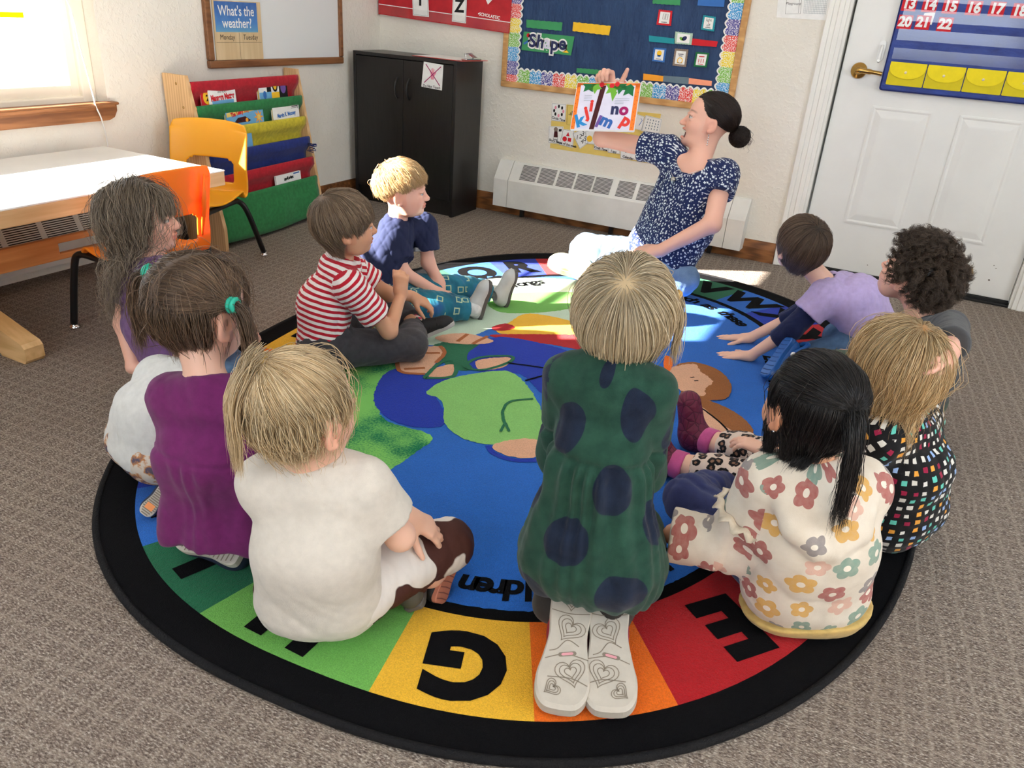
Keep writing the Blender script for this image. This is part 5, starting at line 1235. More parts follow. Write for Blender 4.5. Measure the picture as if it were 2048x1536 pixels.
# ---------------------------------------------------------------- hair: thousands of fine tapering locks grown over the skull
HAIRLINE = ([0, .5, .8, 1.0, 1.2, 1.42, 1.6, 1.85, 2.2, 2.7, 3.15], [.56, .54, .42, .12, -.10, -.26, -.12, -.30, -.52, -.60, -.62])
def scalp_roots(H, n, rng, line=HAIRLINE, lo=0.):
    n = int(n*2.4)
    out = []
    while len(out) < n:
        d = rng.normal(size=(n*3, 3)); d /= np.linalg.norm(d, axis=1)[:, None]; az = np.arctan2(np.abs(d[:, 0]), d[:, 1]); ok = d[:, 2] > np.interp(az, *line)+lo; out += list(d[ok])
    return np.array(out[:n])
def push_out(P, H, off, coll):
    l = (P-H.cc)@H.R/(H.rad+off[:, None]); k = np.linalg.norm(l, axis=1); m = k < 1.
    if m.any(): P[m] = H.cc+(l[m]/k[m, None]*(H.rad+off[m, None]))@H.R.T
    jc = H.w((0, .012, -.040)); jr = np.array([.058, .060, .062])*H.s; l = (P-jc)@H.R/(jr+off[:, None]*.8); k = np.linalg.norm(l, axis=1); m = k < 1.
    if m.any(): P[m] = jc+(l[m]/k[m, None]*(jr+off[m, None]*.8))@H.R.T
    for a, b, r in coll:
        ab = b-a; h = np.clip((P-a)@ab/max(1e-9, ab@ab), 0, 1); c = a+h[:, None]*ab; v = P-c; d = np.linalg.norm(v, axis=1); rr = r+off*.5; m = d < rr
        if m.any(): P[m] = c[m]+v[m]/np.maximum(d[m, None], 1e-6)*rr[m, None]
    return P
def grow(H, roots, rng, length, flow, grav, off, steps=30, coll=(), wave=0., wavel=.05, frizz=0., hem=None, tie=None, crown=(0, -.45, .9), clump=.55, nclump=None, M=13, part=None, lift=None):
    """returns strand points (n, M, 3). flow: pull away from the crown, grav: pull down; tie: a point all strands are gathered to; hem: lower edge (head-local z by azimuth)"""
    n = len(roots); L = length if hasattr(length, '__len__') else rng.uniform(.85, 1.1, n)*length
    off = off if hasattr(off, '__len__') else rng.uniform(.15, 1., n)*off
    c0 = nrm(crown); P = H.cc+(roots*(H.rad+.001))@H.R.T; path = [P.copy()]; st = L/steps; Gv = V3(0, 0, -1.)
    for i in range(steps):
        f = (i+1)/steps; loc = (P-H.cc)@H.R/H.rad; un = loc/np.linalg.norm(loc, axis=1)[:, None]
        if tie is not None:
            dirv = np.asarray(tie)-P; dist = np.linalg.norm(dirv, axis=1); dirv /= np.maximum(dist, 1e-6)[:, None]
            nw = (un/H.rad)@H.R.T; nw /= np.linalg.norm(nw, axis=1)[:, None]; tang = dirv-nw*(dirv*nw).sum(1)[:, None]*(dist > .03)[:, None]
            tang /= np.maximum(np.linalg.norm(tang, axis=1), 1e-6)[:, None]; P = P+tang*np.minimum(st, dist*.7)[:, None]
        else:
            cc = c0
            if part is not None: cc = np.stack([np.zeros(n)+part, np.clip(un[:, 1], -.6, .7), np.full(n, .9)], 1); cc /= np.linalg.norm(cc, axis=1)[:, None]
            aw = un-cc; aw = aw-un*(aw*un).sum(1)[:, None]; nn_ = np.linalg.norm(aw, axis=1); aw = (aw/np.maximum(nn_, 1e-6)[:, None])@H.R.T
            nw = un@H.R.T; g = Gv-nw*(nw@Gv)[:, None]*(np.linalg.norm(loc, axis=1) < 1.35)[:, None]*.8
            dv = aw*flow*(1-f*.6)+g*grav+(lift(f, nw) if lift else 0.); dv /= np.maximum(np.linalg.norm(dv, axis=1), 1e-6)[:, None]
            if i: dv = dv*.6+prev*.4; dv /= np.maximum(np.linalg.norm(dv, axis=1), 1e-6)[:, None]
            prev = dv; P = P+dv*st[:, None]
        P = push_out(P.copy(), H, off*min(1., f*4+.25), coll); path.append(P.copy())
    Q = np.stack(path, 1)                                             # n, steps+1, 3
    seg = np.linalg.norm(np.diff(Q, axis=1), axis=2); arc = np.concatenate([np.zeros((n, 1)), np.cumsum(seg, 1)], 1); end = arc[:, -1].copy()
    if hem is not None:
        loc = (Q-H.c)@H.R/H.s; az = np.arctan2(np.abs(loc[..., 0]), loc[..., 1]); hz = np.interp(az, *hem)+rng.normal(0, .006, n)[:, None]; below = loc[..., 2] < hz
        first = np.where(below.any(1), below.argmax(1), steps); first = np.maximum(first, 2); end = arc[np.arange(n), first]
    tt = np.linspace(0, 1, M); out = np.zeros((n, M, 3))
    for i in range(n):
        x = tt*end[i]
        for k in range(3): out[i, :, k] = np.interp(x, arc[i], Q[i, :, k])
    return style(out, end, rng, clump, nclump or max(8, n//14), wave, wavel, frizz, roots)
def style(out, end, rng, clump, nc, wave, wavel, frizz, key=None):
    n, M, _ = out.shape; tt = np.linspace(0, 1, M); key = out[:, 0] if key is None else key; ci = rng.choice(n, min(n, nc), replace=False); C_ = key[ci]; gi = np.zeros(n, int)
    for a in range(0, n, 500): gi[a:a+500] = ((key[a:a+500, None]-C_[None])**2).sum(-1).argmin(1)
    w = (clump*tt**1.0)[None, :, None]; guide = out[ci][gi]; out = out+(guide-out)*w*rng.uniform(.6, 1., n)[:, None, None]
    if wave:
        wavel = np.maximum(wavel, end/(M-1)*5.)[:, None]; T = np.gradient(out, axis=1); T /= np.maximum(np.linalg.norm(T, axis=2), 1e-6)[..., None]; ph = rng.uniform(0, 6.28, len(ci))[gi]+rng.normal(0, .45, n); ref = rng.normal(size=(len(ci), 3))[gi][:, None]
        n1 = np.cross(T, ref); n1 /= np.maximum(np.linalg.norm(n1, axis=2), 1e-6)[..., None]; n2 = np.cross(T, n1); a = tt[None]*end[:, None]/wavel*6.28+ph[:, None]; am = wave*np.clip(tt*1.5, 0, 1)[None, :, None]*rng.uniform(.5, 1.3, n)[:, None, None]
        out = out+n1*np.sin(a)[..., None]*am+n2*np.cos(a)[..., None]*am*.7
    if frizz:
        k = rng.uniform(0, 1, n)[:, None, None]**3; dv = 0.
        for fq in (.35, .8, 1.5): dv = dv+rng.normal(0, 1., (n, 1, 3))*np.sin(tt[None, :, None]*fq*6.28*rng.uniform(.7, 1.2, (n, 1, 1))+rng.uniform(-.6, .6, (n, 1, 1)))*(.75/(1+fq))
        out = out+dv*np.clip(tt*2., 0, 1)[None, :, None]*frizz*(.35+2.0*k)
    return out
def tail(T, d0, n, rng, length, spread, grav=1., r0=.010, wave=0., wavel=.05, frizz=0., H=None, coll=(), off=.006, steps=24, M=13, clump=.4, stiff=.25):
    P = np.asarray(T)+rng.normal(0, r0*.6, (n, 3)); dv = nrm(d0)+rng.normal(0, spread, (n, 3)); dv /= np.linalg.norm(dv, axis=1)[:, None]; L = rng.uniform(.72, 1.08, n)*length; st = L/steps; path = [P.copy()]; o_ = rng.uniform(.2, 1, n)*off
    for i in range(steps):
        dv = dv+V3(0, 0, -1)*grav*stiff; dv /= np.linalg.norm(dv, axis=1)[:, None]; P = P+dv*st[:, None]
        if H is not None: P = push_out(P.copy(), H, o_+.004, coll)
        path.append(P.copy())
    Q = np.stack(path, 1); ii = np.linspace(0, steps, M).round().astype(int); return style(Q[:, ii].copy(), L, rng, clump, max(6, n//16), wave, wavel, frizz)
def hair_mesh(root, groups, cols, rng, r=.0011, name='hair', dark=.55, label=None, m=None):
    """groups: list of strand arrays; cols: colours a strand may have"""
    r *= .68; Vs, Fs, Cs = [], [], []; base = 0; cols = np.array([c[:3] for c in cols])
    for S_ in groups:
        n, M, _ = S_.shape; T = np.gradient(S_, axis=1); T /= np.maximum(np.linalg.norm(T, axis=2), 1e-7)[..., None]; ref = rng.normal(size=(n, 1, 3)); n1 = np.cross(T, ref); n1 /= np.maximum(np.linalg.norm(n1, axis=2), 1e-6)[..., None]; n2 = np.cross(T, n1)
        prof = np.interp(np.linspace(0, 1, M), [0, .15, .7, 1], [.75, 1, .9, .18]); rr = (rng.uniform(.65, 1.25, n)*r)[:, None]*prof[None]
        ring = [S_+(n1*math.cos(a)+n2*math.sin(a))*rr[..., None] for a in (0, 2.094, 4.189)]; V = np.stack(ring, 2).reshape(-1, 3)
        i = np.arange(n)[:, None, None]*M*3; j = np.arange(M-1)[None, :, None]*3; k = np.arange(3)[None, None, :]; k2 = (k+1) % 3
        F = np.stack([i+j+k, i+j+k2, i+j+3+k2, i+j+3+k], -1).reshape(-1, 4)+base
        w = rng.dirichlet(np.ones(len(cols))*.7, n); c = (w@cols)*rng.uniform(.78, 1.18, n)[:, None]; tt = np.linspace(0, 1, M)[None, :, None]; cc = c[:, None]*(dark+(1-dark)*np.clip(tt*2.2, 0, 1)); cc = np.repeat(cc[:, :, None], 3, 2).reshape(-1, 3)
        Vs.append(V); Fs.append(F); Cs.append(cc); base += len(V)
    o, _, _ = mesh_np(name, np.concatenate(Vs), np.concatenate(Fs), m or MATS['hair_strand'], root); set_col(o, np.concatenate(Cs))
    if label: o['label'] = label
    return o
def hair_cap(H, off, hairline=HAIRLINE, drop=.04):
    """scalp-hugging under layer, returned as one more strand-like mesh"""
    nu, nv = 40, 26; vs = []; fs = []
    for j in range(nv+1):
        for i in range(nu):
            az = 2*PI*i/nu-PI; zl = np.interp(abs(az), *hairline)+drop; th0 = math.acos(max(-1, min(1, zl))); th = th0*j/nv; d = np.array([math.sin(th)*math.sin(az), math.sin(th)*math.cos(az), math.cos(th)])
            e = off*(1 if j < nv else .1); vs.append(H.cc+H.R@(d*(H.rad+e)))
    for j in range(nv):
        for i in range(nu): i2 = (i+1) % nu; fs.append((j*nu+i, (j+1)*nu+i, (j+1)*nu+i2, j*nu+i2))
    return np.array(vs), np.array(fs)
def add_cap(root, H, off, c, hairline=HAIRLINE, drop=.04):
    V, F = hair_cap(H, off, hairline, drop); o, V, F = mesh_np('hair_underlayer', V, F, MATS['hair_strand'], root); set_col(o, np.tile(np.array(c[:3]), (len(V), 1)))
def person(at_, label, group=None):
    return thing('person', (at_[0], at_[1], 0.), label, 'person', group)
# ================================================================ cloth patterns
def patmat(name, rough=.85):
    m, t = newmat(name, rough, .15); v = t.attr('pat').outputs['Vector']; o = t.obj()
    t.b.inputs['Sheen Weight'].default_value = .12; t.bump(t.math('ADD', t.math('MULTIPLY', t.noise(o, 800., 2.), .4), t.noise(o, 28., 3.)), .35, .004); return m, t, v, o
m, t, v, o = patmat('striped_knit'); x, y, z = t.sep(v); f = t.math('FRACT', t.math('ADD', t.math('DIVIDE', y, .0175), 5.)); t.col(t.ramp(f, [(.0, lin(178, 30, 48)), (.47, lin(178, 30, 48)), (.50, lin(232, 226, 222)), (.97, lin(232, 226, 222)), (1., lin(178, 30, 48))]))
m, t, v, o = patmat('striped_sock'); x, y, z = t.sep(v); f = t.math('FRACT', t.math('ADD', t.math('DIVIDE', y, .020), 5.)); t.col(t.ramp(f, [(.0, lin(196, 40, 76)), (.5, lin(196, 40, 76)), (.54, lin(226, 208, 200)), (.97, lin(226, 208, 200)), (1., lin(196, 40, 76))]))
m, t, v, o = patmat('dotted_green'); v2 = t.vmath('MULTIPLY', v, (1., 1., 0.)); vo = t.voro(t.map(v2, (1, 1, 1), (0, 0, .5)), 1/.145, dims='2D', rand=.22); n = t.noise(o, 30., 4.)
t.col(t.mix(t.ramp(t.math('ADD', vo.outputs['Distance'], t.math('MULTIPLY', n, .02)), [(.315, (1, 1, 1, 1)), (.325, (0, 0, 0, 1))]), t.ramp(n, [(.3, lin(24, 56, 46)), (.7, lin(38, 74, 61))]), t.ramp(n, [(.3, lin(16, 24, 42)), (.7, lin(26, 38, 60))])))
m, t, v, o = patmat('flower_fleece'); v2 = t.vmath('MULTIPLY', v, (1., 1., 0.)); sc = 1/.058; vs_ = t.vmath('SCALE', v2, scale=sc); vo = t.voro(vs_, 1., dims='2D', rand=.62)
df = t.vmath('SUBTRACT', vs_, vo.outputs['Position']); dx_, dy_, dz_ = t.sep(df); an = t.math('ARCTAN2', dy_, dx_); rv_ = t.sep(vo.outputs['Color']); rad = vo.outputs['Distance']
pet = t.math('ADD', .285, t.math('MULTIPLY', t.math('ABSOLUTE', t.math('COSINE', t.math('ADD', t.math('MULTIPLY', an, 2.5), t.math('MULTIPLY', rv_[1], 6.)))), .115)); sz = t.math('ADD', .78, t.math('MULTIPLY', rv_[2], .34)); pet = t.math('MULTIPLY', pet, sz)
inside = t.math('LESS_THAN', rad, pet); core = t.math('LESS_THAN', rad, t.math('MULTIPLY', sz, .105)); fc = t.ramp(rv_[0], [(.0, lin(158, 66, 66)), (.27, lin(214, 162, 62)), (.45, lin(106, 146, 132)), (.62, lin(126, 122, 126)), (.80, lin(222, 176, 158)), (.92, lin(158, 66, 66))], 'CONSTANT')
nn = t.noise(vs_, 6., 3.); fc = t.mix(t.math('MULTIPLY', nn, .5), fc, lin(196, 180, 168)); bs = t.ramp(t.noise(o, 20., 4.), [(.3, lin(214, 202, 186)), (.7, lin(228, 218, 204))]); c_ = t.mix(inside, bs, fc); t.col(t.mix(core, c_, lin(232, 222, 208)))
m, t, v, o = patmat('mosaic_jersey', .7); v2 = t.vmath('MULTIPLY', v, (1., 1., 0.)); vs_ = t.vmath('SCALE', t.map(v2, (1, 1, 1), (0, 0, .15)), scale=1/.021); vo = t.voro(vs_, 1., dims='2D', rand=.30, metric='CHEBYCHEV'); r_ = t.sep(vo.outputs['Color'])
nn = t.math('MULTIPLY', t.math('SUBTRACT', t.noise(vs_, 1.3, 1.), .5), .22); ins_ = t.math('LESS_THAN', t.math('ADD', vo.outputs['Distance'], nn), t.math('ADD', .20, t.math('MULTIPLY', r_[1], .07)))
fc = t.ramp(r_[0], [(.0, lin(224, 222, 216)), (.3, lin(98, 196, 182)), (.45, lin(146, 176, 224)), (.6, lin(226, 158, 62)), (.74, lin(150, 28, 66)), (.84, lin(224, 222, 216))], 'CONSTANT'); t.col(t.mix(ins_, lin(14, 14, 18), fc))
m, t, v, o = patmat('leopard_jersey', .75); wv = t.vmath('ADD', v, t.vmath('SCALE', t.map(o, (1, 1, 1)), scale=.0)); v2 = t.vmath('MULTIPLY', wv, (1., 1., 0.)); vo = t.voro(v2, 1/.027, dims='2D', rand=.9); nn = t.noise(o, 120., 2.); dd_ = t.math('ADD', vo.outputs['Distance'], t.math('MULTIPLY', t.math('SUBTRACT', nn, .5), .34))
t.col(t.ramp(dd_, [(.0, lin(150, 116, 96)), (.13, lin(130, 98, 80)), (.17, lin(20, 18, 22)), (.40, lin(20, 18, 22)), (.44, lin(216, 196, 184)), (1., lin(222, 204, 194))]))
m, t = newmat('cow_print', .7, .2); o = t.obj(); n = t.noise(o, 9.5, 1.5, .4); t.col(t.ramp(n, [(.505, lin(222, 216, 212)), (.515, lin(70, 40, 36))])); t.bump(t.noise(o, 30., 3.), .35, .004)
m, t = newmat('jeans', .8, .2); o = t.obj(); n = t.noise(o, 16., 4.); w = t.noise(t.map(o, (1, 1, 3)), 420., 2.); t.col(t.mix(t.math('MULTIPLY', w, .35), t.ramp(n, [(.3, lin(74, 106, 146)), (.7, lin(126, 156, 190))]), lin(168, 188, 210))); t.bump(t.math('ADD', w, t.math('MULTIPLY', t.noise(o, 26., 3.), 2.)), .4, .004)
m, t = newmat('dark_jeans', .8, .2); o = t.obj(); n = t.noise(o, 16., 4.); t.col(t.ramp(n, [(.3, lin(58, 82, 112)), (.7, lin(92, 122, 158))])); t.bump(t.noise(o, 30., 3.), .4, .004)
m, t, v, o = patmat('flower_blouse', .75); v2 = t.vmath('MULTIPLY', v, (1., 1., 0.)); wv = t.vmath('SCALE', v2, scale=1/.0125); vo = t.voro(wv, 1., dims='2D', rand=1.); r_ = t.sep(vo.outputs['Color']); df = t.vmath('SUBTRACT', wv, vo.outputs['Position']); a_, b_, c__ = t.sep(df); an = t.math('ARCTAN2', b_, a_)
pet = t.math('ADD', .17, t.math('MULTIPLY', t.math('ABSOLUTE', t.math('COSINE', t.math('ADD', t.math('MULTIPLY', an, 2.), t.math('MULTIPLY', r_[1], 6.)))), .17)); pet = t.math('MULTIPLY', pet, t.math('ADD', .35, t.math('MULTIPLY', r_[0], .95))); t.col(t.mix(t.math('LESS_THAN', vo.outputs['Distance'], pet), lin(28, 40, 82), lin(214, 222, 228)))
m, t, v, o = patmat('teal_print', .75); v2 = t.vmath('MULTIPLY', v, (1., 1., 0.)); vo = t.voro(v2, 1/.05, dims='2D', rand=.8, metric='CHEBYCHEV'); r_ = t.sep(vo.outputs['Color']); n = t.noise(o, 9., 3.); ring_ = t.ramp(vo.outputs['Distance'], [(.0, (0, 0, 0, 1)), (.15, (0, 0, 0, 1)), (.16, (1, 1, 1, 1)), (.23, (1, 1, 1, 1)), (.24, (0, 0, 0, 1))], 'CONSTANT')
ring_ = t.math('MULTIPLY', ring_, t.math('GREATER_THAN', r_[0], .45)); t.col(t.mix(ring_, t.ramp(n, [(.3, lin(30, 84, 108)), (.5, lin(40, 116, 138)), (.7, lin(52, 104, 160))]), lin(176, 196, 160)))
m, t = newmat('quilted_maroon', .55, .3); o = t.obj(); vo = t.voro(o, 42., feature='DISTANCE_TO_EDGE'); t.col(t.mix(t.ramp(vo.outputs['Distance'], [(.0, (1, 1, 1, 1)), (.06, (0, 0, 0, 1))]), lin(104, 34, 62), lin(60, 14, 36))); t.bump(vo.outputs['Distance'], .8, .008)
cloth('plum_jersey', lin(104, 34, 92)); cloth('white_jersey', lin(206, 199, 190), .04); cloth('grey_jersey', lin(206, 206, 204), .05); cloth('mauve_jersey', lin(112, 82, 126)); cloth('navy_jersey', lin(36, 42, 70)); cloth('lilac_jersey', lin(186, 168, 214), .06); cloth('deep_navy_jersey', lin(24, 32, 68)); cloth('charcoal_jersey', lin(70, 72, 76)); cloth('grey_trouser', lin(62, 60, 64), .12); cloth('navy_fleece', lin(44, 52, 96)); cloth('green_trouser', lin(62, 78, 66)); cloth('mustard_rib', lin(198, 168, 104)); cloth('pink_rib', lin(188, 84, 140)); cloth('cream_rib', lin(220, 206, 186)); cloth('black_legging', lin(50, 46, 44))
cloth('grey_sock', lin(206, 208, 206)); cloth('yellow_sock', lin(206, 196, 130), .25)
mat('sole_white', lin(188, 181, 171), .6, .3, .06, 40.); mat('sole_groove', lin(134, 124, 112), .8, .2); mat('sole_grey', lin(84, 80, 78), .7, .3, .1); mat('sole_grey_dark', lin(48, 46, 46), .8); mat('sole_tan', lin(176, 112, 92), .6, .3, .1); mat('sole_tan_dark', lin(120, 72, 62), .7); mat('sole_light', lin(176, 174, 170), .6)
mat('upper_black', lin(34, 34, 36), .7, .3, .1); mat('upper_grey', lin(190, 192, 190), .75, .2, .08); mat('upper_olive', lin(74, 70, 60), .7); mat('upper_navy', lin(30, 38, 62), .7); mat('upper_red', lin(150, 34, 60), .6); mat('clog_blue', lin(24, 84, 158), .35, .45, .05); mat('strap_pink', lin(206, 60, 110), .6); mat('tread_orange', lin(238, 150, 88), .6)
mat('elastic_teal', lin(46, 176, 150), .6, .3, bump=.5, bs=300.); mat('elastic_gold', lin(196, 160, 90), .5); mat('elastic_black', lin(14, 13, 14), .5)
BROWN = [lin(92, 70, 54), lin(70, 52, 40), lin(120, 96, 76)]; DARK = [lin(46, 34, 28), lin(34, 25, 21), lin(66, 50, 42)]; LBROWN = [lin(130, 104, 80), lin(98, 76, 58), lin(162, 136, 110)]
BLOND = [lin(212, 186, 146), lin(178, 148, 108), lin(234, 214, 180)]; ASHB = [lin(208, 188, 154), lin(174, 152, 118), lin(234, 218, 190)]; GOLD = [lin(198, 156, 104), lin(164, 120, 72), lin(226, 194, 150)]; BLACK = [lin(22, 19, 20), lin(14, 12, 13), lin(40, 35, 36)]; CURLY = [lin(68, 54, 44), lin(46, 36, 30), lin(104, 86, 72)]
def torso_segs(g, sleeves=True):
    s_ = [(g.P, g.N, -g.f, .088*g.k)]
    if sleeves: s_ += [(g.SR, g.ER, V3(0, 0, 1), .032*g.k), (g.SL, g.EL, V3(0, 0, 1), .032*g.k), (g.ER, g.WR, V3(0, 0, 1), .028*g.k), (g.EL, g.WL, V3(0, 0, 1), .028*g.k)]
    return s_
def shirt_sdf(g, e=.011, sleeve=.62, flare=.006, neck=.016, hem=None, cuff=None, k=.045, belly=0., waist=1.06, ks=.03):
    """short sleeves end part way down the upper arm; sleeve > 1 reaches part way down the forearm"""
    S = Sdf(); g.torso(S, e, k, waist, belly); S.cap(g.N-g.up*.012*g.k, g.N+g.up*.006*g.k, .044*g.k+e*.5, .036*g.k+e*.4, .03)
    S.cap(g.N-g.up*.020*g.k-g.side*.03*g.k, g.N-g.up*.020*g.k+g.side*.03*g.k, .036*g.k+e*.6, None, .03)
    for sh, el, wr in ((g.SR, g.ER, g.WR), (g.SL, g.EL, g.WL)):
        q = g.k
        if sleeve <= 1.: b_ = sh+(el-sh)*sleeve; S.cut(sh, b_, .032*q+e, .028*q+e+flare, ks)
        else: S.cap(sh, el, .031*q+e, .027*q+e, ks); b_ = el+(wr-el)*(sleeve-1); S.cut(el, b_, .027*q+e, .020*q+e+flare, .015)
    nd = nrm(g.head.c-g.N) if g.head is not None else g.up
    S.ell(g.N+nd*.036*g.k+g.f*.010, np.array([.043, .046, .022])*g.k, np.stack([g.side, np.cross(nd, g.side), nd], 1), .008, 's')
    if hem is not None: S.plane(g.P+g.up*hem, -g.up)
    return S
def legs_sdf(g, e=.009, end=1., hips=True, flare=.004):
    S = Sdf(); q = g.k
    if hips:
        for x in (-1, 1): S.cap(g.P+g.side*x*.036*q, g.P+g.side*x*.032*q+g.up*.07*q, .063*q+e*.6, .052*q+e*.6, .05)
    for hp, kn, an in ((g.HR, g.KR, g.AR), (g.HL, g.KL, g.AL)):
        S.cap(hp, kn, .055*q+e, .040*q+e, .03); m_ = kn*.6+an*.4; S.cap(kn, m_, .040*q+e, .038*q+e, .02); b_ = kn+(an-kn)*end; S.cut(m_, b_, .038*q+e, .028*q+e+flare, .015)
    return S
def leg_segs(g): return [(g.HR, g.KR, V3(0, 0, 1), .05*g.k), (g.HL, g.KL, V3(0, 0, 1), .05*g.k), (g.KR, g.AR, V3(0, 0, 1), .042*g.k), (g.KL, g.AL, V3(0, 0, 1), .042*g.k)]
def body_sdf(g, arms=True, legs=True, hands=(), mouth=0.):
    S = Sdf()
    if g.head is not None: g.head.add(S, mouth); g.neck(S)
    g.torso(S, -.005)
    if arms: g.arm(S, g.SR, g.ER, g.WR); g.arm(S, g.SL, g.EL, g.WL)
    if legs: g.leg(S, g.HR, g.KR, g.AR); g.leg(S, g.HL, g.KL, g.AL)
    for h in hands: hand(S, **h)
    return S
def body_caps(g, e=.014):
    return [(g.M, g.N-g.up*.03, .072*g.k+e), (g.SR, g.SL, .036*g.k+e), (g.SR, g.ER, .034*g.k+e), (g.SL, g.EL, .034*g.k+e), (g.P, g.M, .085*g.k+e)]
BOOK_AT = np.array([-1.45, 3.25])
def toward(p, q=None, turn=0.):
    d = (BOOK_AT if q is None else np.array([q[0], q[1]], float))-np.array([p[0], p[1]], float); d = d/np.linalg.norm(d); a = math.radians(turn); return V3(d[0]*math.cos(a)-d[1]*math.sin(a), d[0]*math.sin(a)+d[1]*math.cos(a), 0)
def hair_tie(root, c, ax, r, m, n=2, w=.005):
    b = MB(); ax = nrm(ax)
    ref = V3(0, 0, 1) if abs(ax[2]) < .9 else V3(1, 0, 0); a_ = nrm(np.cross(ax, ref)); b_ = np.cross(ax, a_)
    for k in range(n): cc = V3(*c)+ax*(k-(n-1)/2)*w*1.7; b.tube([cc+(a_*math.cos(q)+b_*math.sin(q))*r for q in np.linspace(0, 2*PI, 17)[:-1]], w, n=8, closed=True)
    return b.build('hair_tie', m, root)

m, t = newmat('navy_print', .85, .15); o = t.obj(); t.col(t.attr('col').outputs['Color']); t.bump(t.noise(o, 28., 3.), .35, .004)
# ================================================================ the children
def RG(s): return np.random.default_rng(s)
